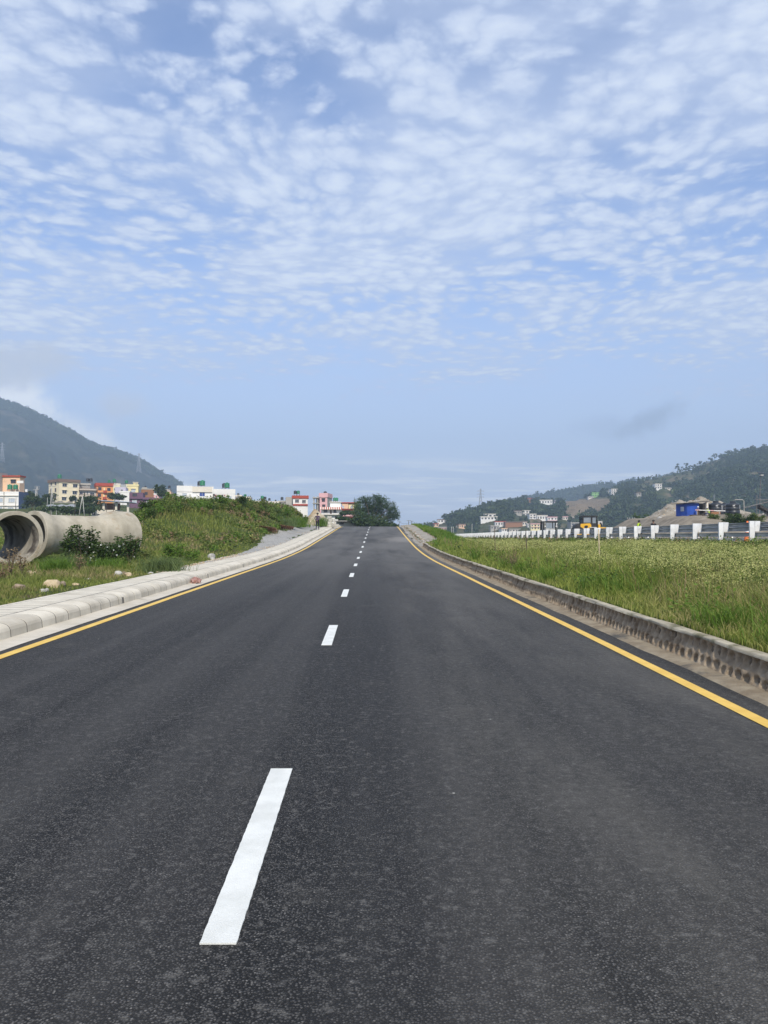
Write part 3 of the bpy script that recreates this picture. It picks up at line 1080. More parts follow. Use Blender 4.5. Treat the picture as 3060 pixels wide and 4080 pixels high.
grass_r = leafmat('grass_field', (0.15, 0.21, 0.03), (0.36, 0.40, 0.095), (0.45, 0.40, 0.17), 0.45, 0.35, (0.48, 0.66))
grass_l = leafmat('grass_verge', (0.125, 0.175, 0.03), (0.29, 0.315, 0.08), (0.37, 0.29, 0.15), 0.38, 0.30, (0.46, 0.64))
weed_g = leafmat('weed_leaf', (0.065, 0.11, 0.022), (0.175, 0.22, 0.05), (0.27, 0.22, 0.095), 0.35, 0.4)
shrub_g = leafmat('shrub_leaf', (0.03, 0.06, 0.014), (0.075, 0.125, 0.028), None, 0.3)
pale_fl = leafmat('pale_flower', (0.34, 0.38, 0.10), (0.58, 0.56, 0.24), None, 0.3)
white_fl = leafmat('white_flower', (0.75, 0.75, 0.70), (0.85, 0.85, 0.82), None, 0.2)
dry_m = leafmat('dry_stalk', (0.16, 0.11, 0.06), (0.31, 0.23, 0.13), None, 0.2)
bright_g = leafmat('bright_grass', (0.09, 0.17, 0.02), (0.17, 0.28, 0.045), None, 0.4)
stem_m = mat('stem_bark', (0.09, 0.07, 0.045), (0.14, 0.11, 0.07), 6, 0.9)


def scatter(n, y0, y1, pw, side):
    """points thinning with distance; side +1 right field, -1 left verge"""
    r = rng.random(n)
    if pw == 1:
        y = y0 * (y1 / y0) ** r
    else:
        y = (y0 ** (1 - pw) + r * (y1 ** (1 - pw) - y0 ** (1 - pw))) ** (1 / (1 - pw))
    if side > 0:
        lo = rx(y) + 4.20
        hi = np.minimum(13.4, y * .56 + 3.5)
        x = lo + rng.random(n) * (hi - lo)
        ok = hi > lo
    else:
        lo = np.maximum(-.60 * y - 3, -44)
        hi = rx(y) - bound_l(y) + .05 * rng.normal(size=n)
        x = lo + rng.random(n) * (hi - lo)
        ok = hi > lo
    x, y = x[ok], y[ok]
    return x, y


# right field: meadow grass, flowering weeds, darker growth along the rail
x, y = scatter(135000, 5.0, 125, 1.25, 1)
u = x - rx(y)
keep = ~((y > 52) & (u < 5.5 + .4 * fbm(y * .7, u, 8)))
x, y, u = x[keep], y[keep], u[keep]
dens = fbm(x * .6, y * .35, 101) + .5
edgef = sst(4.2, 5.3, u)
h = (.09 + .24 * edgef + .22 * dens * edgef) * rng.uniform(.55, 1.25, len(x)) * (1 - .78 * sst(10.3, 12.4, x))
lip = (u < 4.6)
h = np.where(lip, h * 1.25, h)
V = Veg()
P = np.stack([x, y, ground_z(np.maximum(x, rx(y) + 4.26), y) - .01], 1)
V.blades(P, h, .006 + .00075 * y, rng.uniform(.15, .8, len(x)))
x, y = scatter(420, 6, 60, 1.25, 1)
u = x - rx(y)
ok = (u > 4.4) & ~((y > 50) & (u < 6)) & (x < 10.5)
x, y = x[ok], y[ok]
q = 46
cx_ = np.repeat(np.stack([x, y], 1), q, 0) + rng.normal(0, .11, (len(x) * q, 2))
P = np.stack([cx_[:, 0], cx_[:, 1], ground_z(cx_[:, 0], cx_[:, 1])], 1)
V.blades(P, np.repeat(rng.uniform(.3, .62, len(x)), q) * rng.uniform(.6, 1.1, len(P)), .006 + .0006 * P[:, 1], rng.uniform(.3, 1.1, len(P)), m=2, bend=.9)
# dry bents standing over the sward
x, y = scatter(3800, 7, 120, 1.2, 1)
ok = (x - rx(y) > 4.7) & ~((y > 52) & (x - rx(y) < 5.8)) & (fbm(x * .25, y * .2, 55) > -.05)
x, y = x[ok], y[ok]
P = np.stack([x, y, ground_z(x, y)], 1)
V.blades(P, rng.uniform(.4, .68, len(x)), .004 + .0006 * y, rng.uniform(.05, .35, len(x)), m=1)
tag(V.build('meadow_grass', [grass_r, dry_m, bright_g]), 'tall green meadow grass between cobble wall and guard rail', 'grass', kind='stuff')

# pale flowering weeds in the right half of the field
V = Veg()
x, y = scatter(1500, 7.0, 75, 1.0, 1)
u = x - rx(y)
ok = (u > 5.5) & (1.2 * fbm(x * .4 + 3, y * .3, 65) + sst(3.9, 6.2, x) * .60 - sst(22, 46, y) * .45 - sst(11.6, 12.8, x) > .20)
x, y = x[ok], y[ok]
ch = rng.uniform(.34, .74, len(x)) * (1 - .60 * sst(9.5, 11.8, x))
q = 11
cxy = np.repeat(np.stack([x, y], 1), q, 0) + rng.normal(0, .21, (len(x) * q, 2))
hh = np.repeat(ch, q) * rng.uniform(.62, 1.05, len(cxy))
x, y = cxy[:, 0], cxy[:, 1]
n = len(x)
B = np.stack([x, y, ground_z(x, y)], 1)
V.blades(np.repeat(B, 2, 0), np.repeat(hh, 2), np.full(2 * n, .010) + np.repeat(y, 2) * .0004, np.full(2 * n, .12), m=0)
k = 14
C = np.repeat(B, k, 0)
rr = np.repeat(hh, k)
C = C + np.stack([rng.normal(0, .10, n * k), rng.normal(0, .10, n * k), rr * rng.uniform(.15, .9, n * k)], 1)
V.leaves(C, .05 + .0008 * np.repeat(y, k), 0, .3, .4)
k = 30
C = np.repeat(B, k, 0)
rr = np.repeat(hh, k)
C = C + np.stack([rng.normal(0, .095, n * k), rng.normal(0, .095, n * k), rr * (1 - .28 * rng.random(n * k) ** 1.6)], 1)
V.leaves(C, .013 + .00062 * np.repeat(y, k), 1, .5, .9)
tag(V.build('flowering_weeds', [weed_g, pale_fl]), 'pale flowering weeds standing thick in the field by the guard rail', 'weeds', kind='stuff')

# broad-leaved weeds in clumps through the near sward
V = Veg()
x, y = scatter(1500, 6, 60, 1.3, 1)
u = x - rx(y)
ok = (u > 4.5) & (fbm(x * .9, y * .7, 515) > .02) & (x < 12) & ~((y > 50) & (u < 6))
x, y = x[ok], y[ok]
n = len(x)
B = np.stack([x, y, ground_z(x, y)], 1)
hh = rng.uniform(.18, .5, n)
k = 30
C = np.repeat(B, k, 0)
rr = np.repeat(hh, k)
C = C + np.stack([rng.normal(0, .10, n * k), rng.normal(0, .10, n * k), rr * rng.uniform(.1, 1.0, n * k)], 1)
ty = np.repeat(rng.random(n), k)
for mi, (lo, hi) in enumerate(((0, .45), (.45, .75), (.75, 1.01))):
    m_ = (ty >= lo) & (ty < hi)
    V.leaves(C[m_], .07 + .001 * np.repeat(y, k)[m_], mi, .3, .42)
tag(V.build('field_weeds', [weed_g, bright_g, shrub_g]), 'broad-leaved weeds in clumps among the meadow grass', 'weeds', kind='stuff')

# brown-green tangle at the foot of the rail
V = Veg()
n = 1900
y = 10 * (150 / 10) ** rng.random(n)
x = 12.3 + rng.normal(0, .42, n)
B = np.stack([x, y, ground_z(x, y)], 1)
k = 26
C = np.repeat(B, k, 0) + np.stack([rng.normal(0, .16, n * k), rng.normal(0, .16, n * k), np.abs(rng.normal(0, .10, n * k))], 1)
V.leaves(C, .07 + .0015 * np.repeat(y, k), 0, .2, .45)
sel = rng.random(n) < .4
C = np.repeat(B[sel], 12, 0)
C = C + np.stack([rng.normal(0, .14, len(C)), rng.normal(0, .14, len(C)), np.abs(rng.normal(.05, .08, len(C)))], 1)
V.leaves(C, .06 + .0015 * C[:, 1], 1, .2, .4)
tag(V.build('rail_weeds', [weed_g, dry_m]), 'brown and green tangle of weeds at the foot of the guard rail', 'weeds', kind='stuff')

# bright grass on the bank by the crest
V = Veg()
n = 26000
y = rng.uniform(52, 104, n)
u = 5.5 + np.abs(rng.normal(0, 1.5, n))
x = rx(y) + u
ok = x < 12
x, y, u = x[ok], y[ok], u[ok]
P = np.stack([x, y, ground_z(x, y)], 1)
V.blades(P, rng.uniform(.35, .75, len(x)) * (.6 + .4 * sst(5.4, 6.3, u)), np.full(len(x), .05), rng.uniform(.2, .8, len(x)))
tag(V.build('bank_grass', [bright_g]), 'long bright green grass on the bank beside the road crest', 'grass', kind='stuff')

# left verge and mound
x, y = scatter(150000, 7.0, 112, 1.15, -1)
s_ = -(x - rx(y)) - bound_l(y)
z = ground_z(x, y)
mz = sst(36, 56, y) * sst(-18.5, -14.5, x)
dens = fbm(x * .5, y * .3, 201) + .5
h = (.07 + .16 * sst(.1, 2.5, s_) * (.4 + dens) + .22 * mz * dens * sst(.5, 3, s_)) * rng.uniform(.5, 1.3, len(x))
bare = fbm(x * .8, y * .5, 222)
ok = (bare < .33 - .1 * (s_ < 1.2)) | (rng.random(len(x)) < .25)
V = Veg()
P = np.stack([x, y, z - .01], 1)[ok]
V.blades(P, h[ok], (.007 + .0008 * y)[ok], rng.uniform(.15, .85, ok.sum()))
tag(V.build('verge_grass', [grass_l]), 'rough green and brown grass covering the left verge and mound', 'grass', kind='stuff')

# low scrub scattered on the mound
V = Veg()
n = 2600
y = rng.uniform(36, 106, n)
w_m = np.interp(y, [30, 50, 65, 95], [11, 9, 5.2, 2.8])
x = rx(y) - bound_l(y) - .3 - rng.random(n) ** .8 * (w_m + 5)
top = sst(.55, 1.0, (-(x - rx(y)) - bound_l(y)) / w_m)
ok = (fbm(x * .35, y * .25, 301) + .30 * top > .02) & (x > -30)
x, y, top = x[ok], y[ok], top[ok]
n = len(x)
hh = rng.uniform(.25, .6, n) + .45 * top * rng.random(n)
B = np.stack([x, y, ground_z(x, y)], 1)
k = 34
C = np.repeat(B, k, 0)
rr = np.repeat(hh, k)
sp = .12 + .35 * rr
q = rng.normal(size=(n * k, 3))
q /= np.linalg.norm(q, axis=1)[:, None]
q *= rng.random((n * k, 1)) ** .4
C = C + np.stack([q[:, 0] * sp, q[:, 1] * sp, rr * .55 + q[:, 2] * rr * .5], 1)
ty = np.repeat(rng.random(n), k)
sz = .10 + .0016 * np.repeat(y, k)
for mi, (lo, hi) in enumerate(((0, .42), (.42, .68), (.68, .86), (.86, 1.01))):
    m_ = (ty >= lo) & (ty < hi)
    V.leaves(C[m_], sz[m_], mi, .15, .45)
tag(V.build('mound_scrub', [weed_g, grass_l, bright_g, dry_m]), 'low mixed scrub and weeds over the grassy mound', 'scrub', kind='stuff')

# dense taller thicket at the back left end of the mound
V = Veg()
n = 420
px = rng.uniform(545, 1120, n)
d = np.interp(px, [470, 700, 1120], [47, 55, 78]) + rng.uniform(-4, 3, n)
x = (px - CX) / F * d
B = np.stack([x, d, ground_z(x, d)], 1)
hh = rng.uniform(.5, 1.0, n) * np.interp(px, [545, 700, 900, 1120], [.6, 1.0, .75, .8])
k = 90
C = np.repeat(B, k, 0)
rr = np.repeat(hh, k)
q = rng.normal(size=(n * k, 3))
q /= np.linalg.norm(q, axis=1)[:, None]
q *= rng.random((n * k, 1)) ** .35
C = C + np.stack([q[:, 0] * rr * .55, q[:, 1] * rr * .55, rr * .5 + q[:, 2] * rr * .55], 1)
ty = np.repeat(rng.random(n), k)
for mi, (lo, hi) in enumerate(((0, .4), (.4, .65), (.65, .85), (.85, 1.01))):
    m_ = (ty >= lo) & (ty < hi)
    V.leaves(C[m_], .15, mi, .1, .45)
tag(V.build('ridge_thicket', [weed_g, bright_g, shrub_g, grass_l]), 'leafy thicket along the top of the grassy mound', 'scrub', kind='stuff')


def tuft(px, py, d, r, h, n, m, label, lean=(.4, 1.0), w=.02, dryshare=0):
    p = at(px, py, d)
    p.z = float(ground_z(p.x, p.y))
    b = rng.normal(0, r * .28, (n, 3))
    b[:, 2] = 0
    V = Veg()
    V.blades(b, rng.uniform(.6, 1.0, n) * h, np.full(n, w), rng.uniform(lean[0], lean[1], n), bend=.9)
    return tag(V.build('grass_tuft', [m], None, p), label, 'grass tuft')


reed = leafmat('reed_blade', (0.10, 0.15, 0.05), (0.19, 0.25, 0.095), None, 0.35)
tuft(655, 2238, 22.5, 1.0, .62, 900, reed, 'large round grey-green grass tuft beside the pavement', (.5, 1.2), .014)
tuft(225, 2262, 21.5, .8, .60, 700, bright_g, 'bright green grass tuft in front of the pipe mouth', (.3, 1.0), .014)
tuft(265, 2225, 24, 1.0, .70, 420, reed, 'spiky grass tuft at the foot of the long pipe', (.4, 1.0), .014)
tuft(425, 2230, 24, 1.0, .45, 420, bright_g, 'low bright grass tuft below the flowering bush', (.3, 1.0), .014)
tuft(1180, 2100, 78, 2.0, 1.3, 900, bright_g, 'tall bright grass clump on the mound left of the walker', (.3, .9), .03)
tuft(1283, 2090, 88, 1.2, 1.4, 500, bright_g, 'tall grass clump between the walker and the stacked blocks', (.2, .8), .03)
tuft(1140, 2085, 74, 1.6, 1.1, 600, reed, 'pale grass clump near the top right of the mound', (.3, .9), .03)


def bush(px, py, d, rxy, h, n, mats, label, leaf=.09, stalks=6, flowers=0, up=.5, cat='bush', name='bush', asp=.5):
    """shrub: bent stems and a ragged crown of single leaves"""
    p = at(px, py, d)
    p.z = float(ground_z(p.x, p.y)) - .03
    o = thing(name, label, cat, p)
    r = np.random.default_rng(int(px * 7 + d))
    mb = MB()
    V = Veg()
    C = []
    for k in range(stalks):
        a = r.random() * 6.28
        e = Vector((math.cos(a) * rxy * r.uniform(.2, .8), math.sin(a) * rxy * r.uniform(.2, .8), h * r.uniform(.6, 1.0)))
        m1 = e * .5 + Vector((0, 0, h * .1))
        mb.tube([(0, 0, 0), m1, e], [.018 * h, .012 * h, .004 * h], 5)
        q = n // stalks
        t = r.random(q) ** .6
        for tt in t:
            b = m1 * (tt * 2) if tt < .5 else m1 + (e - m1) * ((tt - .5) * 2)
            s = .28 * rxy * (1.15 - tt) + .03
            C.append((b.x + r.normal() * s, b.y + r.normal() * s, max(.04, b.z + r.normal() * s * .6)))
    C = np.array(C)
    V.leaves(C, leaf * r.uniform(.6, 1.3, len(C)), 0, up, asp, r)
    crown = V.build('crown', mats[0], o)
    mb.build('stem', stem_m, o)
    if flowers:
        flowers = int(flowers * 1.6)
        idx = r.choice(len(C), flowers, replace=False)
        V = Veg()
        for k in range(3):
            V.leaves(C[idx] + r.normal(0, .012, (flowers, 3)) + np.array([0, -.03, .02]), .055, 0, .3, .9, r)
        V.build('blossom', white_fl, crown)
    return o


bush(330, 2205, 25.5, .85, 1.45, 2000, [shrub_g], 'dark leafy bush with white flowers in front of the long pipe', .10, 9, 26)
bush(270, 2195, 25.8, .40, 1.35, 500, [shrub_g], 'thin tall leafy stalk in front of the long pipe', .10, 3, 6)
bush(430, 2200, 25.5, 1.0, .95, 2000, [shrub_g], 'low spreading bush under the right half of the long pipe', .09, 9, 18)
bush(515, 2185, 26.5, .75, 1.25, 1400, [shrub_g], 'dark bush hiding the right end of the long pipe', .10, 7, 6)
bush(690, 2185, 30, .75, .75, 1100, [bright_g], 'rounded yellow-green bush in the middle of the verge', .10, 8, 0)
bush(765, 2185, 30, .6, .5, 700, [bright_g], 'small yellow-green bush beside the rounded one', .09, 7, 0)
bush(590, 2180, 29, .6, .6, 500, [weed_g], 'low olive bush right of the pipes', .09, 7, 0)
for (px, d, rr, hh, n_, m_, lab) in ((690, 55, 1.0, 1.15, 1400, bright_g, 'tallest pale green bush on the mound before the white house'), (632, 52, 1.2, .85, 1200, weed_g, 'rounded olive bush near the left end of the mound'),
                                     (885, 63, .7, 1.2, 900, bright_g, 'slim upright bush on the mound before the white house door'), (820, 61, 1.1, .65, 900, weed_g, 'broad olive bush in the middle of the mound top'),
                                     (960, 66, .9, 1.3, 900, shrub_g, 'dark bush on the mound right of the white house'), (1050, 72, .9, 1.5, 900, weed_g, 'feathery bush on the mound before the low grey roofs'),
                                     (1150, 80, 1.0, 1.6, 1000, bright_g, 'bright bush on the mound before the red-banded house'), (1215, 86, .9, 1.3, 900, weed_g, 'last bush on the mound above the sand heap'),
                                     (585, 50, 1.0, .9, 900, shrub_g, 'low dark bush at the left foot of the mound')):
    bush(px, 2020, d, rr, hh, n_, [m_], lab, .14, 11, 0, .3)
for (px, py, d, h, lab) in ((40, 2300, 19.5, .85, 'brown dried weed stalks before the open pipe mouth'), (85, 2285, 20.5, .7, 'second clump of dried weed stalks at the pipe mouth'),
                            (312, 2262, 21.5, .6, 'dry brown stalk clump below the flowering bush'), (8, 2330, 17.5, .6, 'dry pale weed at the left picture edge')):
    bush(px, py, d, .25, h, 200, [dry_m], lab, .05, 9, 0, .3, 'dead weed', 'dead_weed', .6)
bush(2040, 2262, 22, .36, .60, 420, [dry_m], 'rust-brown dead shrub standing at the edge of the cobble wall', .035, 12, 0, .2, 'dead weed', 'dead_weed', .5)
bush(1995, 2240, 24.5, .35, .45, 260, [dry_m], 'smaller pale dead shrub beside the rust-brown one', .035, 10, 0, .2, 'dead weed', 'dead_weed', .5)


# the big dark tree behind the crest
def big_tree():
    d = 185.0
    base = Vector(((1480 - CX) / F * d, d, float(ground_z(-3.0, d))))
    o = thing('spreading_tree', 'large dark green spreading tree standing behind the crest of the road', 'tree', base)
    r = np.random.default_rng(5)
    lobes = [(1445, 2020, 46, 40), (1440, 2065, 40, 40), (1490, 2010, 44, 40), (1478, 2050, 50, 45), (1520, 2005, 36, 32), (1535, 2040, 42, 34), (1500, 2075, 40, 26),
             (1560, 2022, 26, 22), (1575, 2045, 16, 22), (1560, 2060, 22, 22), (1430, 2040, 26, 40), (1545, 2080, 22, 16), (1500, 1985, 22, 14), (1455, 1992, 22, 14), (1586, 2058, 8, 14), (1415, 2075, 16, 30)]
    V = Veg()
    mb = MB()
    s = d / F
    tr = Vector((0, 0, 0))
    fork = Vector((0.0, 0.0, 3.2))
    mb.tube([tr, Vector((.1, 0, 1.6)), fork], [.55, .42, .36], 8)
    for (px, py, ra, rb) in lobes:
        c = at(px, py, d) - base
        dy = r.uniform(-2.2, 2.2)
        mb.tube([fork, fork.lerp(c + Vector((0, dy, 0)), .6) + Vector((0, 0, .3)), c + Vector((0, dy, 0))], [.22, .13, .05], 6)
        n = int(ra * rb * .62)
        # twigs: leaves gathered into sprays on the lobe's shell
        ns = max(16, n // 4)
        q = r.normal(size=(ns, 3))
        q /= np.linalg.norm(q, axis=1)[:, None]
        q *= r.uniform(.45, 1.08, (ns, 1))
        K = np.array([c.x, c.y + dy, c.z]) + q * np.array([ra * s, (ra + rb) / 2 * s, rb * s])
        C = np.repeat(K, 13, 0) + r.normal(0, .22, (ns * 13, 3))
        V.leaves(C, r.uniform(.18, .34, len(C)), 0 if r.random() < .6 else 1, .25, .45, r)
    V.build('crown', [leafmat('tree_leaf_dark', (0.026, 0.055, 0.016), (0.065, 0.115, 0.032), None, .25), leafmat('tree_leaf', (0.04, 0.08, 0.02), (0.095, 0.155, 0.042), None, .25)], o)
    mb.build('trunk', stem_m, o)


big_tree()

# ------------------------------------------------------------------ woods on the hills
wood_m = leafmat('wood_leaf', (0.016, 0.034, 0.012), (0.055, 0.088, 0.026), (0.11, 0.145, 0.045), 0.2, 0.02, (0.55, 0.7))


def crown_variant(seed, nq=38):
    r = np.random.default_rng(seed)
    lob = r.normal(0, .38, (5, 3))
    lob[:, 2] = np.abs(lob[:, 2]) * .8
    k = r.integers(0, 5, nq)
    q = r.normal(size=(nq, 3))
    q /= np.linalg.norm(q, axis=1)[:, None]
    C = lob[k] + q * r.uniform(.25, .5, (nq, 1))
    C[:, 2] += .75
    V, Q = leaf_arrays(C, r.uniform(.4, .7, nq), r, .1, .75)
    return V, Q


cvar = [crown_variant(s) for s in range(8)]


def wood(name, hill, n, pxr, tr, size, mask, label, seed):
    r = np.random.default_rng(seed)
    px = r.uniform(pxr[0], pxr[1], n * 6)
    t = r.random(n * 6) ** .8 * (tr[1] - tr[0]) + tr[0]
    dr, _ = hill.ridge(px)
    df = hill.df(px)
    d = df + (dr - df) * t
    z = hill.z(px, d)
    py = 2140 - (z - CAMZ) / d * F
    ok = mask(px, py, d, z, r)
    px, d, z = px[ok][:n], d[ok][:n], z[ok][:n]
    x = hill.xy(px, d)
    V = Veg()
    n = len(x)
    for v in range(8):
        s = np.arange(n) % 8 == v
        m = s.sum()
        cv, cq = cvar[v]
        sc = r.uniform(size[0], size[1], m)
        a = r.random(m) * 6.28
        co, si = np.cos(a), np.sin(a)
        X = (cv[None, :, 0] * co[:, None] - cv[None, :, 1] * si[:, None]) * sc[:, None] + x[s][:, None]
        Y = (cv[None, :, 0] * si[:, None] + cv[None, :, 1] * co[:, None]) * sc[:, None] + d[s][:, None]
        Z = cv[None, :, 2] * (sc * r.uniform(.85, 1.25, m))[:, None] + z[s][:, None] - .4
        VV = np.stack([X, Y, Z], -1).reshape(-1, 3)
        QQ = (cq[None] + (np.arange(m) * len(cv))[:, None, None]).reshape(-1, 4)
        V.put(VV, QQ)
    return tag(V.build(name, [wood_m]), label, 'woodland', kind='stuff')


V4 = (1600, 1750, 2.676)
V5 = (2100, 1750, 2.676)
# ---- town on the right-hand hillside: (view, left, right, top, base, distance, wall, roof trim, storeys, columns, label)
TOWN = ((V4, 385, 480, 858, 890, 660, 'white', 'brown', 1, 3, 'white house at the left foot of the wooded hill'),
        (V4, 338, 395, 902, 930, 640, 'peach', 'red', 1, 2, 'small peach house below the leftmost white house'),
        (V4, 378, 477, 940, 1010, 620, 'pink', 'concrete', 2, 4, 'pink three-tier house just above the guard rail'),
        (V4, 612, 683, 908, 950, 640, 'peach', 'brown', 1, 3, 'peach house in front of the dark wood'),
        (V4, 568, 612, 918, 946, 645, 'concrete', 'brown', 1, 2, 'grey lean-to house beside the peach house'),
        (V4, 845, 1020, 828, 862, 700, 'white', 'offwhite', 1, 5, 'wide white house with arches under a round canopy'),
        (V4, 880, 1015, 800, 832, 715, 'white', 'offwhite', 1, 3, 'upper floor terrace house above the arched white house'),
        (V4, 1178, 1282, 765, 800, 760, 'concrete', 'brown', 1, 5, 'long brown-roofed house under the skyline trees'),
        (V4, 1290, 1388, 762, 815, 740, 'white', 'offwhite', 2, 3, 'white two-storey house in the middle of the hillside'),
        (V4, 1365, 1435, 800, 850, 720, 'white', 'offwhite', 2, 2, 'white annexe stepping down from the two-storey house'),
        (V4, 1000, 1110, 880, 925, 660, 'white', 'red', 1, 4, 'white house with red roof edge in the town centre'),
        (V4, 1108, 1290, 885, 925, 690, 'brick', 'brown', 0, 0, 'long brown retaining building in the town centre'),
        (V4, 950, 1042, 925, 965, 640, 'concrete', 'concrete', 1, 3, 'grey house below the red-edged white house'),
        (V4, 1068, 1125, 955, 985, 625, 'white', 'peach', 1, 2, 'low white house just over the rail'),
        (V4, 1150, 1270, 960, 985, 620, 'offwhite', 'concrete', 1, 4, 'long low pale house just over the rail'),
        (V4, 1285, 1338, 880, 920, 680, 'offwhite', 'brown', 1, 2, 'small pale house left of the church-like gable'),
        (V4, 1345, 1376, 905, 940, 660, 'white', 'white', 1, 1, 'tiny white gabled house in the town'),
        (V4, 1378, 1475, 905, 965, 640, 'yellow', 'pink', 2, 3, 'yellow and pink house behind the road machines'),
        (V4, 1478, 1510, 910, 970, 635, 'grey', 'grey', 2, 1, 'narrow grey house beside the yellow one'),
        (V4, 1445, 1555, 815, 860, 720, 'white', 'offwhite', 1, 4, 'white house with dark verandah above the road grader'),
        (V4, 1556, 1660, 832, 900, 700, 'white', 'pink', 2, 3, 'large white house with pink roof edge behind the grader'),
        (V4, 1465, 1610, 650, 690, 930, 'white', 'offwhite', 1, 5, 'white villa on the skyline left of the bare terraces'),
        (V4, 1342, 1398, 630, 655, 905, 'brick', 'red', 1, 2, 'small brick-red house on the skyline'),
        (V4, 1625, 1659, 645, 675, 930, 'lilac', 'slate', 1, 2, 'pale blue house at the end of the skyline row'),
        (V5, 380, 436, 828, 858, 690, 'offwhite', 'pink', 1, 2, 'small pale house above the yellow roller'),
        (V5, 462, 505, 832, 856, 690, 'concrete', 'offwhite', 1, 2, 'small grey house above the yellow roller'),
        (V5, 468, 552, 892, 960, 590, 'concrete', 'concrete', 2, 2, 'grey concrete house left of the yellow roller'),
        (V5, 697, 778, 572, 615, 985, 'green', 'green', 2, 4, 'bright green house on top of the bare terraces'),
        (V5, 655, 712, 612, 630, 970, 'offwhite', 'concrete', 1, 3, 'low pale sheds left of the bright green house'),
        (V5, 900, 970, 532, 598, 985, 'white', 'offwhite', 3, 3, 'tall white house right of the bright green house'),
        (V5, 865, 902, 552, 590, 992, 'concrete', 'offwhite', 2, 1, 'grey wing of the tall white house'),
        (V5, 1363, 1442, 478, 530, 1010, 'white', 'offwhite', 2, 3, 'white two-storey house high on the terraced slope'),
        (V5, 1475, 1560, 520, 536, 1005, 'offwhite', 'concrete', 1, 4, 'row of small pale sheds right of the highest white house'),
        (V5, 1168, 1230, 572, 598, 950, 'concrete', 'brown', 1, 3, 'brown-roofed house half way up the terraced slope'),
        (V5, 1570, 1600, 655, 676, 800, 'offwhite', 'concrete', 1, 1, 'small pale hut behind the gravel heap'))


def on_hill(hill, px, py):
    """distance at which the hillside shows at a point of the photo"""
    d = np.linspace(float(hill.df(px)) + 5, float(hill.ridge(px)[0]), 300)
    pys = 2140 - (hill.z(np.full(300, px), d) - CAMZ) / d * F
    k = np.argmax(pys <= py)
    return float(d[k] if pys[k] <= py else d[-1])


TOWN = [list(t) for t in TOWN]
for t_ in TOWN:
    vw = t_[0]
    t_[5] = on_hill(H_main, vw[0] + (t_[1] + t_[2]) / 2 / vw[2], vw[1] + t_[4] / vw[2]) - 3
CLEAR = [(vw[0] + a / vw[2] - 3, vw[0] + b / vw[2] + 3, d_) for (vw, a, b, t0, bs, d_, *_r) in TOWN]

def mask_main(px, py, d, z, r):
    e, g = cover_main(px, py, d, z)
    p = 1 - np.clip(e * 1.2 + g * .93, 0, 1)
    p = np.where(px < 2080, np.where(py < 2075, 1.0, .30), p)
    p = np.where((px < 2250) & (py > 2060), p * .4, p)
    ok = r.random(len(px)) < p * .98
    for (a, b, dd) in CLEAR:                                # keep the town's plots free of trees
        ok &= ~((px > a) & (px < b) & (d > dd - 110) & (d < dd + 9))
    return ok


wood('hillside_wood', H_main, 10200, (1690, 3700), (.04, 1.0), (2.0, 4.3), mask_main, 'dark mixed woodland covering the near hillside', 3)
wood('far_ridge_wood', H_far, 1500, (1950, 2700), (.55, 1.0), (4, 7), lambda px, py, d, z, r: r.random(len(px)) < .9, 'hazy woodland along the far ridge behind the hillside', 4)
wood('mountain_wood', H_mt, 2200, (-120, 760), (.86, 1.0), (3.5, 6), lambda px, py, d, z, r: r.random(len(px)) < .9, 'distant forest on the upper flank of the mountain', 5)

# ridge trees that stand out one by one
bark_far = mat('ridge_bark', (0.06, 0.05, 0.04), (0.09, 0.075, 0.055), 1, 0.9)


def ridge_tree(px, pyb, pyt, wpx, label, tall, d=None):
    if d is None:
        d = float(H_main.ridge(px)[0])
    base = at(px, pyb, d)
    base.z = float(H_main.z(np.array(px), np.array(d - 2.0))) - .5
    h = (pyb - pyt) * d / F
    wd = wpx * d / F
    o = thing('ridge_tree', label, 'tree', base)
    r = np.random.default_rng(int(px))
    mb = MB()
    mb.tube([(0, 0, 0), (r.normal() * .3, 0, h * .5), (r.normal() * .4, 0, h * .92)], [h * .022, h * .016, h * .005], 5)
    V = Veg()
    for k in range(9 if tall else 7):
        f = r.uniform(.35 if tall else .45, .97)
        c = np.array([r.normal() * wd * .22, r.normal() * wd * .22, f * h])
        mb.tube([(0, 0, f * h * .85), tuple(c)], [h * .008, h * .003], 4)
        q = r.normal(size=(46, 3))
        q /= np.linalg.norm(q, axis=1)[:, None]
        V.leaves(c + q * r.uniform(.3, 1, (46, 1)) * wd * np.array([.28, .28, .20]), r.uniform(.7, 1.3, 46), 0, .2, .6, r)
    V.build('crown', wood_m, o)
    mb.build('trunk', bark_far, o)


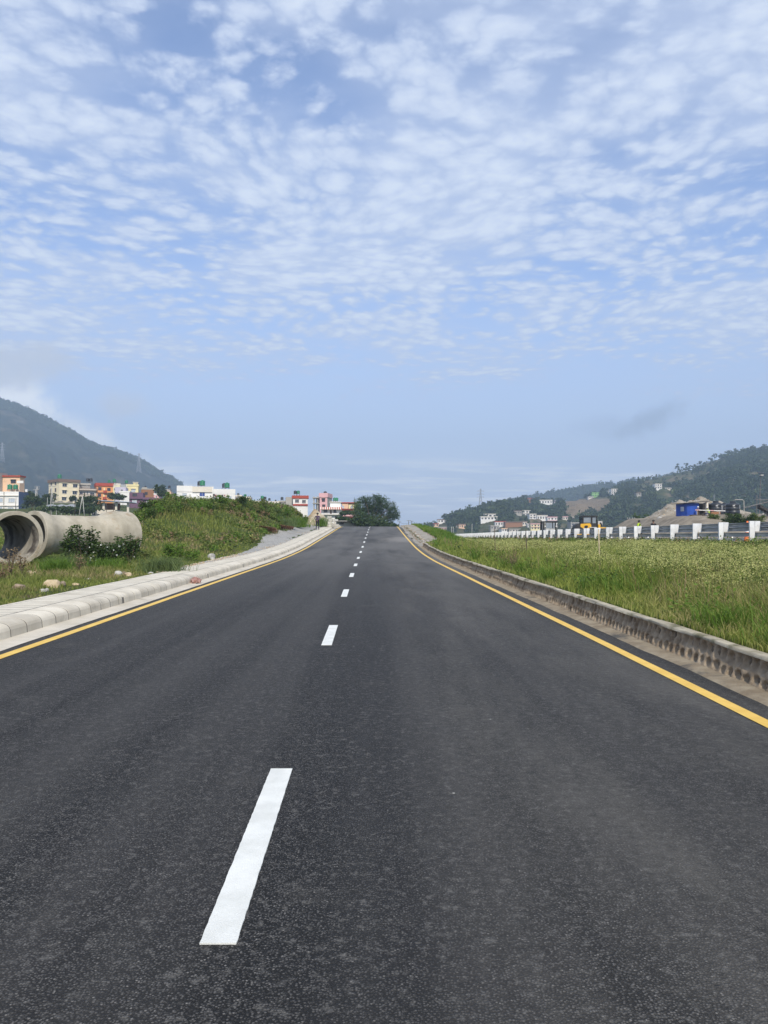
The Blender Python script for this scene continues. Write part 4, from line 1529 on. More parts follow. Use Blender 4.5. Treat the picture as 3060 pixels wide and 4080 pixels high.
for (px, pyb, pyt, wpx, tall, lab) in (
        (2700, 1882, 1838, 18, True, 'tallest slender tree, leftmost of the row on the bare ridge'),
        (2722, 1876, 1853, 14, False, 'small bushy tree just right of the tallest ridge tree'),
        (2737, 1872, 1837, 18, True, 'tall ragged tree, second of the slender ridge trees'),
        (2750, 1869, 1847, 13, False, 'short forked tree close behind the ragged ridge tree'),
        (2770, 1862, 1840, 16, True, 'lollipop shaped tree in the middle of the bare ridge'),
        (2788, 1858, 1831, 20, True, 'broad tall tree on the ridge before the slope steepens'),
        (2806, 1848, 1834, 18, False, 'low wide tree where the ridge starts to steepen'),
        (2832, 1836, 1811, 20, False, 'round-headed tree at the foot of the wooded ridge top'),
        (2848, 1830, 1799, 20, True, 'upright tree beside the round-headed ridge tree'),
        (2866, 1822, 1801, 16, False, 'small leaning tree halfway up the wooded ridge'),
        (2902, 1808, 1784, 24, False, 'spreading tree on the shoulder of the wooded ridge'),
        (2932, 1800, 1773, 20, True, 'dark upright tree near the top of the wooded ridge'),
        (2958, 1793, 1774, 16, False, 'thin-crowned tree near the top of the wooded ridge'),
        (2974, 1790, 1767, 16, True, 'narrow tree just below the wooded summit'),
        (3000, 1786, 1768, 30, False, 'wide rounded tree at the wooded summit'),
        (3045, 1783, 1762, 20, False, 'tree at the right picture edge on the wooded summit'),
        (2545, 1922, 1898, 9, True, 'thin palm-like tree on the skyline above the white house'),
        (2562, 1918, 1901, 9, False, 'little tree on the skyline right of the palm-like one'),
        (2496, 1937, 1917, 20, False, 'dark round tree at the left end of the bare ridge'),
        (2520, 1932, 1913, 18, False, 'second dark round tree at the left end of the bare ridge'),
        (2400, 1968, 1948, 12, True, 'lone tree right of the bright green house'),
        (1988, 2012, 1980, 18, True, 'tall crooked tree on the skyline of the town hill'),
        (2088, 2002, 1972, 26, False, 'dome-shaped tree on the skyline above the town'),
        (1882, 2040, 2015, 12, True, 'narrow dark tree left of the lattice pylon'),
        (1945, 2022, 1996, 22, False, 'dense tree right of the lattice pylon')):
    ridge_tree(px, pyb, pyt, wpx, lab, tall)
# ------------------------------------------------------------------ concrete pipes
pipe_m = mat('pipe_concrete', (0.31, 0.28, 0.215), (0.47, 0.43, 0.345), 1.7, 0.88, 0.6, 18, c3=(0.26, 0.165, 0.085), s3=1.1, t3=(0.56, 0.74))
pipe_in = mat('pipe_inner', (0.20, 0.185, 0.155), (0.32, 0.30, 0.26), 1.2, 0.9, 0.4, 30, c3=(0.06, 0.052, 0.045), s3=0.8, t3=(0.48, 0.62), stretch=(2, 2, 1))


def pipe(label, c0, direction, L, prof_out, r_in, seg=48):
    """hollow concrete pipe: outer wall, inner wall and the two end rings"""
    dv = Vector(direction).normalized()
    ref = Vector((0, 0, 1))
    e1 = dv.cross(ref).normalized()
    e2 = e1.cross(dv)
    M = Matrix((e1, e2, dv)).transposed()
    o = thing('concrete_pipe', label, 'concrete pipe', c0)
    mb = MB()
    mb.smooth = True
    mb.lathe(prof_out, seg, (0, 0, 0), M)
    mb.build('shell', pipe_m, o)
    mb = MB()
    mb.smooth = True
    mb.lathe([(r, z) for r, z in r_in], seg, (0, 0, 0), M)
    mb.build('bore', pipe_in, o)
    for (z, ro, ri) in ((prof_out[0][1], prof_out[0][0], r_in[0][0]), (prof_out[-1][1], prof_out[-1][0], r_in[-1][0])):
        mb = MB()
        s = -1 if z == prof_out[0][1] else 1
        mb.lathe([(ro, z), (ro - .01, z + s * .012), (ri + .01, z + s * .012), (ri, z)], seg, (0, 0, 0), M)
        mb.build('end_ring', pipe_m, o)
    return o


# near pipe: mouth towards the road, running back to the left
c = at(63, 2146, 25.2)
pipe('open-mouthed concrete drain pipe at the left edge, its bore facing the road', c, (-.74, .66, 0), 2.6,
     [(.905, 0), (.905, .30), (.84, .55), (.82, .7), (.82, 2.6)], [(.765, 0), (.765, .10), (.72, .18), (.70, .30), (.70, 2.6)])
c = at(132, 2130, 29.0)
pipe('long pale concrete drain pipe lying behind the bushes, flared at both ends', c, (.53, .848, -.004), 4.3,
     [(.90, 0), (.90, .22), (.86, .38), (.77, .62), (.76, .9), (.76, 2.75), (.78, 2.78), (.79, 2.86), (.80, 2.95), (.95, 3.3), (1.0, 3.55), (1.0, 4.3)],
     [(.74, 0), (.70, .2), (.64, .35), (.64, 4.0), (.74, 4.3)])

# ------------------------------------------------------------------ loose stones of the verge
rock_m = [mat('sandstone', (0.42, 0.32, 0.19), (0.56, 0.46, 0.31), 5, 0.9, 0.5, 40, c3=(0.25, 0.17, 0.10), s3=3), mat('brown_rock', (0.22, 0.16, 0.11), (0.36, 0.28, 0.20), 5, 0.9, 0.6, 40, c3=(0.12, 0.09, 0.06), s3=4),
          mat('grey_rock', (0.33, 0.32, 0.29), (0.50, 0.48, 0.44), 6, 0.9, 0.5, 40)]


def rock_mesh(seed, m, sub=2, flat=False):
    r = random.Random(seed)
    bm = bmesh.new()
    bmesh.ops.create_icosphere(bm, subdivisions=sub, radius=1)
    pl = [(Vector((r.gauss(0, 1), r.gauss(0, 1), r.gauss(0, 1))).normalized(), r.uniform(.55, .85)) for _ in range(9)]
    for v in bm.verts:
        for nrm, dd in pl:
            q = v.co.dot(nrm)
            if q > dd:
                v.co -= nrm * (q - dd) * .92
        v.co += v.co.normalized() * .05 * mnoise.noise(v.co * 2.5 + Vector((seed, 0, 0)))
    me = bpy.data.meshes.new('rock')
    bm.to_mesh(me)
    bm.free()
    me.materials.append(m)
    return me


for k, (px, py, d, sx, sz, mi, lab) in enumerate((
        (208, 2338, 16.5, .20, .16, 0, 'largest block of pale sandstone near the pavement'),
        (248, 2328, 17.0, .12, .10, 1, 'brown rock tucked behind the large sandstone block'),
        (75, 2352, 15.6, .19, .15, 1, 'rough brown rock in the grass at lower left'),
        (128, 2262, 21.0, .26, .12, 0, 'flat sandstone slab under the pipe mouth'),
        (155, 2250, 21.8, .16, .10, 0, 'pale stone touching the rim of the open pipe'),
        (262, 2274, 20.5, .14, .09, 1, 'small dull stone below the long pipe'),
        (298, 2286, 19.8, .15, .09, 0, 'small bright stone below the long pipe'),
        (470, 2273, 20.6, .14, .12, 2, 'grey stone, left of the two beside the pavement'),
        (514, 2283, 20.2, .15, .11, 0, 'tan stone, right of the two beside the pavement'),
        (494, 2266, 21.0, .10, .09, 1, 'reddish stone behind the two by the pavement'),
        (300, 2330, 17.2, .12, .05, 0, 'low flat sandstone bit near the edging'),
        (352, 2300, 19.0, .12, .05, 2, 'flat grey stone chip in the verge'),
        (600, 2258, 21.6, .10, .05, 2, 'small grey chip before the large grass tuft'),
        (843, 2182, 33.0, .22, .20, 2, 'white stone lump in the weeds above the gravel'),
        (848, 2200, 31.5, .14, .10, 2, 'small white stone below the white lump'),
        (170, 2364, 15.4, .07, .06, 2, 'grey cobble, left of a pair at the edging'),
        (186, 2362, 15.5, .07, .06, 2, 'grey cobble, right of a pair at the edging'))):
    p = at(px, py, d)
    p.z = float(ground_z(p.x, p.y)) + sz * .25
    o = tag(link('stone', rock_mesh(k + 3, rock_m[mi]), None, p), lab, 'stone')
    o.scale = (sx, sx * .8, sz)
    o.rotation_euler = (0, 0, k * 1.3)

# gravel beside the left pavement
gravel_m = mat('grey_gravel', (0.22, 0.215, 0.20), (0.42, 0.41, 0.385), 14, 0.95, 1.0, 26, c3=(0.16, 0.15, 0.125), s3=0.6, t3=(0.5, 0.7))
ys_ = np.arange(22, 108, .5)
Vv, n_ = [], 6
for y in ys_:
    b0, b1 = 5.31, float(bound_l(y)) + .12 + .25 * float(fbm(y * .8, 3, 44))
    b1 = max(b0 + .05, b1) + .5 * float(sst(40, 56, y))
    for k in range(n_):
        f = k / (n_ - 1)
        u = -(b0 + (b1 - b0) * f)
        x = u + float(rx(y))
        Vv.append((x, y, max(float(ground_z(x, y)) - float(rz(y)) - .17, 0) * (1 if f > .05 else 0) + float(rz(y)) + .19 + .06 * float(fbm(x * 1.3, y * .9, 45)) * math.sin(f * 3.1) + .02 * math.sin(f * 3.14) - .06 * (f > .99)))
idx = np.arange(len(ys_) * n_).reshape(len(ys_), n_)
Q = np.stack([idx[:-1, :-1], idx[:-1, 1:], idx[1:, 1:], idx[1:, :-1]], -1).reshape(-1, 4)
tag(link('gravel_shoulder', np_mesh('gravel_shoulder', Vv, Q, mats=gravel_m, smooth=True)), kind='structure')


def pebbles(name, P, S, mats, label, cat, seed):
    r = np.random.default_rng(seed)
    base = [rock_mesh(seed + 40 + k, rock_m[2], 1) for k in range(4)]
    V, T, mi = [], [], []
    n0 = 0
    for k, me in enumerate(base):
        cv = np.array([v.co[:] for v in me.vertices])
        ct = np.array([f.vertices[:] for f in me.polygons])
        s = np.arange(len(P)) % 4 == k
        m = s.sum()
        a = r.random(m) * 6.28
        co, si = np.cos(a)[:, None], np.sin(a)[:, None]
        X = (cv[None, :, 0] * co - cv[None, :, 1] * si) * S[s][:, None] + P[s][:, 0][:, None]
        Y = (cv[None, :, 0] * si + cv[None, :, 1] * co) * S[s][:, None] * .8 + P[s][:, 1][:, None]
        Z = cv[None, :, 2] * S[s][:, None] * .65 + P[s][:, 2][:, None]
        V.append(np.stack([X, Y, Z], -1).reshape(-1, 3))
        T.append((ct[None] + (np.arange(m) * len(cv))[:, None, None]).reshape(-1, 3) + n0)
        mi.append(np.repeat(r.integers(0, len(mats), m), len(ct)))
        n0 += m * len(cv)
    return tag(link(name, np_mesh(name, np.concatenate(V), None, np.concatenate(T), mats, mi=np.concatenate(mi))), label, cat, kind='stuff')


n = 2200
y = 22 * (104 / 22) ** rng.random(n)
u = -(5.33 + rng.random(n) * (bound_l(y) + .15 - 5.33))
x = u + rx(y)
pebbles('loose_gravel', np.stack([x, y, rz(y) + .20], 1), rng.uniform(.02, .055, n), rock_m, 'loose grey stones on the gravel strip beside the pavement', 'gravel', 7)
n = 1500
y = rng.uniform(49, 103, n)
u = 3.95 + rng.random(n) * 1.75
x = u + rx(y)
pebbles('shoulder_rubble', np.stack([x, y, ground_z(np.maximum(x, rx(y) + 4.3), y) + .01], 1), rng.uniform(.03, .13, n) * (1 - .5 * (u < 4.4)), [rock_m[1], rock_m[2], dirt_m], 'earth clods and rubble on the right shoulder near the crest', 'rubble', 8)
tag(link('dirt_shoulder', ribbon('dirt_shoulder', [(3.78, .0), (4.2, .06), (4.7, .20), (5.2, .24), (5.7, .22), (6.2, .0)], 51.5, 108, .6, mat('shoulder_dirt', (0.25, 0.225, 0.18), (0.38, 0.35, 0.30), 1.5, .95, .9, 18, c3=(0.14, 0.12, 0.09), s3=.8), jit=.30)), kind='structure')

# rusty corrugated sheets and the crumpled bag
rust_m = mat('rusty_sheet', (0.26, 0.12, 0.07), (0.46, 0.28, 0.19), 4, 0.85, 0.3, 30, c3=(0.10, 0.06, 0.045), s3=1.5)


def corrugated(name, label, cat, loc, w_, l_, rot, m, amp=.02, pitch=.08):
    n = int(w_ / pitch * 6)
    vs, fs = [], []
    for i in range(n + 1):
        xx = w_ * (i / n - .5)
        zz_ = amp * math.sin(2 * math.pi * xx / pitch)
        vs += [(xx, -l_ / 2, zz_), (xx, l_ / 2, zz_ + .04 * math.sin(xx * 3)), (xx, -l_ / 2, zz_ - .006), (xx, l_ / 2, zz_ - .006 + .04 * math.sin(xx * 3))]
    for i in range(n):
        a, b = i * 4, i * 4 + 4
        fs += [(a, b, b + 1, a + 1), (a + 2, a + 3, b + 3, b + 2), (a, a + 2, b + 2, b), (a + 1, b + 1, b + 3, a + 3)]
    mb = MB()
    mb.add(vs, fs)
    o = mb.build(name, m, None, loc)
    o.rotation_euler = rot
    return tag(o, label, cat)


p = at(1140, 2118, 66)
p.z = float(ground_z(p.x, p.y)) + .45
corrugated('corrugated_sheet', 'rusty corrugated sheet propped on the edge of the gravel', 'metal sheet', p, 1.3, 1.1, (-.25, .15, .2), rust_m, .035, .16)
p = at(1068, 2130, 60)
p.z = float(ground_z(p.x, p.y)) + .30
corrugated('corrugated_sheet', 'rusty corrugated sheet half sunk in the grass', 'metal sheet', p, 1.3, 1.0, (-.35, .12, -.1), rust_m, .035, .16)
bag_m = mat('crumpled_bag', (0.30, 0.13, 0.10), (0.45, 0.30, 0.26), 25, 0.7, 0.6, 40, c3=(0.10, 0.05, 0.05), s3=14)
bm = bmesh.new()
bmesh.ops.create_icosphere(bm, subdivisions=3, radius=1)
for v in bm.verts:
    k = mnoise.noise(v.co * 2.3) * .45 + mnoise.noise(v.co * 5.1) * .28
    v.co *= (1 + k)
    v.co.z = max(v.co.z, -.6)
me = bpy.data.meshes.new('litter_bag')
bm.to_mesh(me)
bm.free()
me.materials.append(bag_m)
p = at(797, 2318, 20.3)
p = Vector((float(rx(20.3)) - 4.02, 20.3, float(rz(20.3)) + .06))
o = tag(link('litter_bag', me, None, p), 'crumpled reddish bag lying in the gutter against the kerb', 'litter')
o.scale = (.13, .17, .10)

# stakes in the field
cane_m = mat('bamboo_cane', (0.42, 0.34, 0.22), (0.55, 0.46, 0.31), 9, 0.7)
darkwood = mat('dark_stake', (0.07, 0.055, 0.045), (0.11, 0.09, 0.07), 9, 0.9)
for (px, pyb, pyt, d, r_, m_, lab) in ((2390, 2245, 2108, 20, .016, cane_m, 'pale bamboo cane standing upright in the grassy field'),
                                       (1975, 2190, 2105, 30, .014, darkwood, 'thin dark stake in the field, left one'),
                                       (2100, 2200, 2110, 28, .015, darkwood, 'thin dark stake in the field between the other two')):
    b_ = at(px, pyb, d)
    t_ = at(px - 5, pyt, d)
    b_.z = float(ground_z(b_.x, b_.y)) - .05
    mb = MB()
    mb.smooth = True
    q = t_ - b_
    mb.tube([Vector((0, 0, 0)), q * .3, q * .32, q * .62, q * .64, q], [r_, r_, r_ * 1.12, r_ * .97, r_ * 1.05, r_ * .8], 8)
    tag(mb.build('stake', m_, None, b_), lab, 'stake')
# ------------------------------------------------------------------ houses
def paint(name, rgb, k=1.0):
    c = tuple(min(.82, v * k) for v in hexl(rgb))
    return mat('paint_' + name, tuple(v * .93 for v in c), c, 0.4, 0.9, 0.0, c3=tuple(v * .68 for v in c), s3=0.35, t3=(0.6, 0.8))


PAL = {'cream': (238, 220, 190), 'white': (232, 230, 226), 'offwhite': (222, 214, 200), 'grey': (150, 146, 142), 'brown': (126, 106, 96), 'orange': (226, 158, 104), 'red': (170, 76, 58),
       'brick': (150, 108, 78), 'purple': (112, 84, 104), 'pink': (222, 176, 178), 'yellow': (232, 220, 170), 'peach': (232, 194, 160), 'slate': (84, 100, 132), 'green': (150, 205, 120),
       'concrete': (172, 168, 160), 'darkred': (128, 52, 46), 'lilac': (196, 190, 206)}
PM = {k: paint(k, v) for k, v in PAL.items()}
glass_d = mat('dark_window_glass', (0.020, 0.026, 0.05), (0.035, 0.04, 0.06), 1, 0.12, spec=0.6)
glass_b = mat('blue_window_glass', (0.03, 0.06, 0.24), (0.045, 0.085, 0.30), 1, 0.15, spec=0.6)
glass_p = mat('pale_window_glass', (0.36, 0.42, 0.50), (0.55, 0.60, 0.66), 1, 0.15, spec=0.6)
frame_w = mat('window_frame_white', (0.62, 0.60, 0.56), (0.70, 0.68, 0.64), 2, 0.6)
frame_b = mat('window_frame_brown', (0.10, 0.06, 0.04), (0.16, 0.10, 0.07), 2, 0.6)
door_b = mat('door_wood', (0.09, 0.055, 0.035), (0.15, 0.09, 0.055), 3, 0.6)


class House:
    """building placed by its front corners' bearings, with a real width, depth and height"""
    def __init__(s, label, px0, px1, ptop, pbase, d, yaw, depth, wall, view=(0, 0, 1), name='house', cat='house', sink=3.0, group=None, side=None):
        s.ox, s.oy, s.k = view
        X = lambda a: s.ox + a / s.k
        Y = lambda a: s.oy + a / s.k
        s.X, s.Y = X, Y
        s.yaw = math.radians(yaw)
        p0 = at(X(px0), Y(pbase), d)
        s.p0, s.d = p0, d
        s.w = s.solve(X(px1))
        s.h = at(X(px0), Y(ptop), d).z - p0.z
        s.dep = depth
        s.o = thing(name, label, cat, p0, s.yaw, group)
        mb = MB().box((s.w / 2, depth / 2, (s.h - sink) / 2), (s.w, depth, s.h + sink))
        s.wall = mb.build('wall', PM[wall], s.o)
        if side:
            MB().box((s.w + .02, depth / 2, (s.h - sink) / 2), (.05, depth - .02, s.h + sink - .02)).build('side_wall', PM[side], s.o)
    def solve(s, px):
        v = pixdir(px, 2100)
        t = v.x / v.y
        return (t * s.p0.y - s.p0.x) / (math.cos(s.yaw) - t * math.sin(s.yaw))
    def fx(s, px, py):
        """position on the front wall of a point given in the view's pixels"""
        u = s.solve(s.X(px))
        dd = s.p0.y + u * math.sin(s.yaw)
        return u, at(s.X(px), s.Y(py), dd).z - s.p0.z, dd
    def rect(s, cx, cy, w_, h_):
        u, z, dd = s.fx(cx, cy)
        ww = abs(s.solve(s.X(cx + w_ / 2)) - s.solve(s.X(cx - w_ / 2)))
        return u, z, ww, h_ / s.k * dd / F
    def win(s, cx, cy, w_, h_, glass=None, frame=None, shade=True, y=0.0, panes=2):
        u, z, ww, hh = s.rect(cx, cy, w_, h_)
        return s.win_m(u, z, ww, hh, glass, frame, shade, y, panes)
    def win_m(s, u, z, ww, hh, glass=None, frame=None, shade=True, y=0.0, panes=2, yaw=0.0):
        fr = MB()
        t = .09
        for (a, b, c, e) in ((0, hh / 2, ww + t, t), (0, -hh / 2, ww + t, t), (-ww / 2, 0, t, hh - t), (ww / 2, 0, t, hh - t)):
            fr.box((a, 0, b), (c, .12, e))
        for k in range(1, panes):
            fr.box((-ww / 2 + ww * k / panes, .0, 0), (.05, .09, hh - t))
        f = fr.build('window', frame or frame_w, s.o, (u, y - .055, z))
        f.rotation_euler = (0, 0, yaw)
        MB().box((0, .03, 0), (ww - t * .8, .03, hh - t * .8)).build('pane', glass or glass_d, f)
        if shade:
            MB().box((0, -.22, hh / 2 + .14), (ww + .35, .45, .07)).build('sunshade', PM['offwhite'], f)
        return f
    def sidewin(s, f, z, ww, hh, left=True, glass=None, frame=None):
        """window in the left (or right) wall, f metres back from the front"""
        fr = MB()
        t = .09
        for (a, b, c, e) in ((0, hh / 2, ww + t, t), (0, -hh / 2, ww + t, t), (-ww / 2, 0, t, hh - t), (ww / 2, 0, t, hh - t)):
            fr.box((0, a, b), (.12, c, e))
        x = -.055 if left else s.w + .055
        f_ = fr.build('window', frame or frame_w, s.o, (x, f, z))
        MB().box((.03 if left else -.03, 0, 0), (.03, ww - t * .8, hh - t * .8)).build('pane', glass or glass_d, f_)
    def door(s, cx, cy, w_, h_, m=None):
        u, z, ww, hh = s.rect(cx, cy, w_, h_)
        d_ = MB().box((0, 0, 0), (ww, .1, hh)).build('door', m or door_b, s.o, (u, -.05, z))
        MB().box((ww * .36, -.07, -hh * .05), (.05, .05, .16)).build('handle', frame_w, d_)
    def band(s, z0, z1, m, out=.25, name='parapet', u0=None, u1=None, back=True):
        """slab or parapet running round the top"""
        u0 = -out if u0 is None else u0
        u1 = s.w + out if u1 is None else u1
        mb = MB()
        t = .22
        if back:
            mb.box(((u0 + u1) / 2, -out + t / 2, (z0 + z1) / 2), (u1 - u0, t, z1 - z0))
            mb.box(((u0 + u1) / 2, s.dep + out - t / 2, (z0 + z1) / 2), (u1 - u0, t, z1 - z0))
            mb.box((u0 + t / 2, s.dep / 2, (z0 + z1) / 2), (t, s.dep + 2 * out - 2 * t, z1 - z0))
            mb.box((u1 - t / 2, s.dep / 2, (z0 + z1) / 2), (t, s.dep + 2 * out - 2 * t, z1 - z0))
        else:
            mb.box(((u0 + u1) / 2, -out / 2, (z0 + z1) / 2), (u1 - u0, out, z1 - z0))
        return mb.build(name, PM[m], s.o)
    def slab(s, z, m, out=.5, t=.14, u0=None, u1=None, name='floor_slab'):
        u0 = -.02 if u0 is None else u0
        u1 = s.w + .02 if u1 is None else u1
        MB().box(((u0 + u1) / 2, -out / 2 + .03, z), (u1 - u0, out + .06, t)).build(name, PM[m], s.o)
    def balcony(s, u0, u1, z, m, out=1.0, h=.9, rails=True):
        b = MB().box(((u0 + u1) / 2, -out / 2, z), (u1 - u0, out, .14)).build('balcony', PM[m], s.o)
        if rails:
            mb = MB()
            n = max(3, int((u1 - u0) / .35))
            for k in range(n + 1):
                mb.box((u0 + .06 + (u1 - u0 - .12) * k / n, -out + .06, z + h / 2), (.10, .07, h - .14))
            mb.box(((u0 + u1) / 2, -out + .06, z + h), (u1 - u0, .12, .14))
            mb.build('railing', PM[m], b)
        else:
            MB().box(((u0 + u1) / 2, -out + .05, z + h / 2 + .05), (u1 - u0, .10, h)).build('railing', PM[m], b)
    def block(s, u0, u1, y0, y1, z0, z1, m, name='roof_room'):
        return MB().box(((u0 + u1) / 2, (y0 + y1) / 2, (z0 + z1) / 2), (u1 - u0, y1 - y0, z1 - z0)).build(name, PM[m], s.o)
    def roofz(s):
        return s.p0.z + s.h


tank_g = mat('tank_green', (0.015, 0.16, 0.075), (0.03, 0.24, 0.12), 1.5, 0.45, spec=0.5)
tank_k = mat('tank_black', (0.018, 0.022, 0.028), (0.035, 0.04, 0.048), 1.5, 0.4, spec=0.5)
steel_m = mat('stand_steel', (0.10, 0.10, 0.11), (0.18, 0.17, 0.16), 3, 0.6)


def tank_body(r, h, m, parent):
    mb = MB()
    mb.smooth = True
    prof = [(0.01, 0), (r * .97, 0), (r, h * .04)]
    for k in range(4):
        z = h * (.1 + .19 * k)
        prof += [(r, z), (r * .955, z + h * .02), (r * .955, z + h * .05), (r, z + h * .07)]
    prof += [(r, h * .82), (r * .93, h * .87), (r * .36, h * .95), (r * .34, h * .955)]
    mb.lathe(prof, 20)
    mb.build('drum', m, parent)
    mb = MB()
    mb.lathe([(r * .40, h * .945), (r * .40, h), (r * .36, h * 1.02), (.01, h * 1.03)], 14)
    mb.build('lid', m, parent)


def water_tank(px, ptop, pbot, d, colour, label, stand=1.0, group=None):
    """rooftop drum on a steel stand"""
    top = at(px, ptop, d)
    h = (pbot - ptop) * d / F
    b = at(px, pbot, d)
    o = thing('water_tank', label, 'water tank', (b.x, b.y, b.z), 0, group)
    tank_body(h * .50, h, tank_g if colour == 'g' else tank_k, o)
    if stand:
        mb = MB()
        r = h * .4
        for sx in (-1, 1):
            for sy in (-1, 1):
                mb.box((sx * r, sy * r, -stand / 2), (.07, .07, stand))
        for z in (-.04, -stand * .5):
            mb.box((0, r, z), (2 * r, .06, .06))
            mb.box((0, -r, z), (2 * r, .06, .06))
            mb.box((r, 0, z), (.06, 2 * r, .06))
            mb.box((-r, 0, z), (.06, 2 * r, .06))
        mb.build('stand', steel_m, o)


V8 = (180, 1850, 3.318)
V7 = (0, 1850, 5.53)
V2 = (560, 1850, 2.676)
V3 = (1100, 1850, 2.676)

# white house with the slate-blue flank
h = House('white house with slate-blue side wall at the left picture edge', -700, 400, 600, 1250, 232, 0, 6.3, 'white', V7, side='slate')
for (x, y, a) in ((-380, 790, 130), (-160, 790, 130), (20, 790, 70), (250, 793, 140), (-380, 985, 130), (-160, 985, 130), (10, 985, 60), (230, 990, 120), (360, 990, 30)):
    h.win(x, y, a, 85, glass_p, None, False, panes=3 if a > 90 else 1)
zt = h.h
h.slab(h.fx(200, 690)[1], 'offwhite', .35)
h.slab(h.fx(200, 912)[1], 'offwhite', .35)
h.block(h.fx(70, 0)[0], h.fx(76, 0)[0] + .15, -.15, 0, -3, zt - .1, 'concrete', 'downpipe')
u0, u1 = h.fx(-300, 0)[0], h.fx(320, 0)[0]
zz1 = h.fx(100, 260)[1]
up = h.block(u0, u1, 3.0, 6.0, zt, zz1, 'peach', 'upper_storey')
h.block(u0 - .3, u1 + .3, 2.6, 6.3, zz1, zz1 + .45, 'red', 'upper_roof')
u, z, ww, hh = h.rect(175, 362, 105, 75)
h.win_m(u, z, ww, hh, glass_d, frame_b, True, 2.99)
h.block(u0, u0 + 3.2, 1.2, 6.05, zt, zz1 + 1.2, 'concrete', 'stair_tower')
h.block(h.fx(475, 0)[0], h.fx(520, 0)[0], 2, 2.5, zt, h.fx(490, 540)[1], 'white', 'chimney')
h.block(h.fx(320, 0)[0], h.fx(465, 0)[0], 1.0, 1.12, h.fx(400, 410)[1], h.fx(400, 355)[1], 'white', 'signboard')
for a in (120, 200, 305, 385):
    u = h.fx(a, 0)[0]
    h.block(u, u + .14, .5, .64, zt, h.fx(a, 425)[1], 'offwhite', 'pergola_post')
water_tank(219 / 5.53, 1850 + 440 / 5.53, 1850 + 548 / 5.53, 233, 'g', 'green tank, left of the pair on the white house terrace', .6)
water_tank(342 / 5.53, 1850 + 445 / 5.53, 1850 + 548 / 5.53, 233, 'g', 'green tank, right of the pair on the white house terrace', .6)
water_tank(345 / 5.53, 1850 + 235 / 5.53, 1850 + 312 / 5.53, 236, 'g', 'upper green tank beside the peach roof room', 3.0)
water_tank(405 / 5.53, 1850 + 235 / 5.53, 1850 + 312 / 5.53, 236, 'g', 'upper green tank over the white signboard', 3.0)

# cream house with brown parapet
h = House('cream three-storey house with brown parapet and dark blue windows', 180, 443, 228, 490, 300, 45, 10, 'cream', V8)
for (x, y) in ((249, 275), (388, 285), (247, 365), (384, 376), (243, 456), (382, 465)):
    h.win(x, y, 58, 42, glass_d, frame_w, True)
h.door(325, 467, 20, 44)
for f in (3.2, 7.4):
    for z in (1.6, 4.6, 7.3):
        h.sidewin(f, z, 1.1, 1.4, True, glass_d, frame_b)
h.band(h.h - .1, h.h + 1.05, 'brown', .4)
water_tank(180 + 190 / 3.318, 1850 + 133 / 3.318, 1850 + 185 / 3.318, 303, 'g', 'green tank on the flat roof of the cream house', 1.2)
# balcony house
h = House('grey and white house with two brown balcony rails', 443, 677, 320, 480, 306, 30, 9, 'offwhite', V8)
for (x, y, w_) in ((470, 381, 44), (552, 379, 16), (615, 395, 56)):
    h.win(x, y, w_, 40, glass_d, frame_w, False)
h.win(470, 462, 40, 30, glass_d, frame_w, False)
h.win(610, 466, 46, 28, glass_d, frame_w, False)
h.door(513, 392, 18, 44)
zt = h.h
h.balcony(-.1, h.w + .1, h.fx(560, 350)[1] + .1, 'brown', 1.1, 1.0)
h.balcony(-.1, h.w + .1, h.fx(560, 438)[1] + .1, 'brown', 1.1, 1.0)
h.block(.3, h.w - 2.2, 2.2, 8.5, zt, h.fx(550, 270)[1], 'grey', 'upper_storey')
h.block(.0, h.w - 2.0, 1.8, 8.8, h.fx(550, 270)[1], h.fx(550, 247)[1], 'concrete', 'upper_roof')
u, z, ww, hh = h.rect(556, 292, 16, 28)
h.win_m(u, z, ww, hh, glass_d, frame_w, False, 2.19)
for i, x in enumerate((563, 605)):
    water_tank(180 + x / 3.318, 1850 + 182 / 3.318, 1850 + 225 / 3.318, 312, 'k', 'black tank, %s of the pair on the balcony house' % ('left', 'right')[i], 2.2)
# orange house
h = House('orange two-storey house with red parapet and red balconies', 677, 890, 285, 470, 309, 25, 8, 'orange', V8)
for (x, y) in ((716, 322), (836, 332), (712, 408), (833, 418)):
    h.win(x, y, 42, 38, glass_d, frame_b, False)
for (x, y) in ((776, 328), (771, 415)):
    h.door(x, y, 20, 34, PM['yellow'])
for (x, y) in ((784, 362), (780, 447)):
    u, z, ww, hh = h.rect(x, y, 48, 30)
    h.balcony(u - ww / 2, u + ww / 2, z - hh / 2, 'red', .9, hh, False)
h.slab(h.fx(780, 375)[1], 'brown', .4)
h.band(h.h - .05, h.h + 1.2, 'red', .35)
# white stepped house
h = House('white stepped house with plants on its terrace rail', 980, 1110, 372, 500, 300, 10, 8, 'white', V8)
h.win(1068, 425, 26, 20, glass_d, frame_w, False)
h.block(-2.2, 2.0, 2.5, 9, -2, h.fx(1000, 300)[1], 'lilac', 'rear_wing')
u, z, ww, hh = h.rect(994, 346, 28, 40)
h.win_m(u, z, ww, hh, glass_d, frame_w, False, 2.49)
h.balcony(-2.2, 3.0, h.fx(1000, 302)[1] + .0, 'white', 1.0, .8)
h.band(h.h, h.h + .6, 'white', .1)
for a in (938, 962):
    u, z, ww, hh = h.rect(a, 432, 14, 34)
    h.win_m(u, z, ww, hh, glass_d, frame_w, False, 2.49, 1)
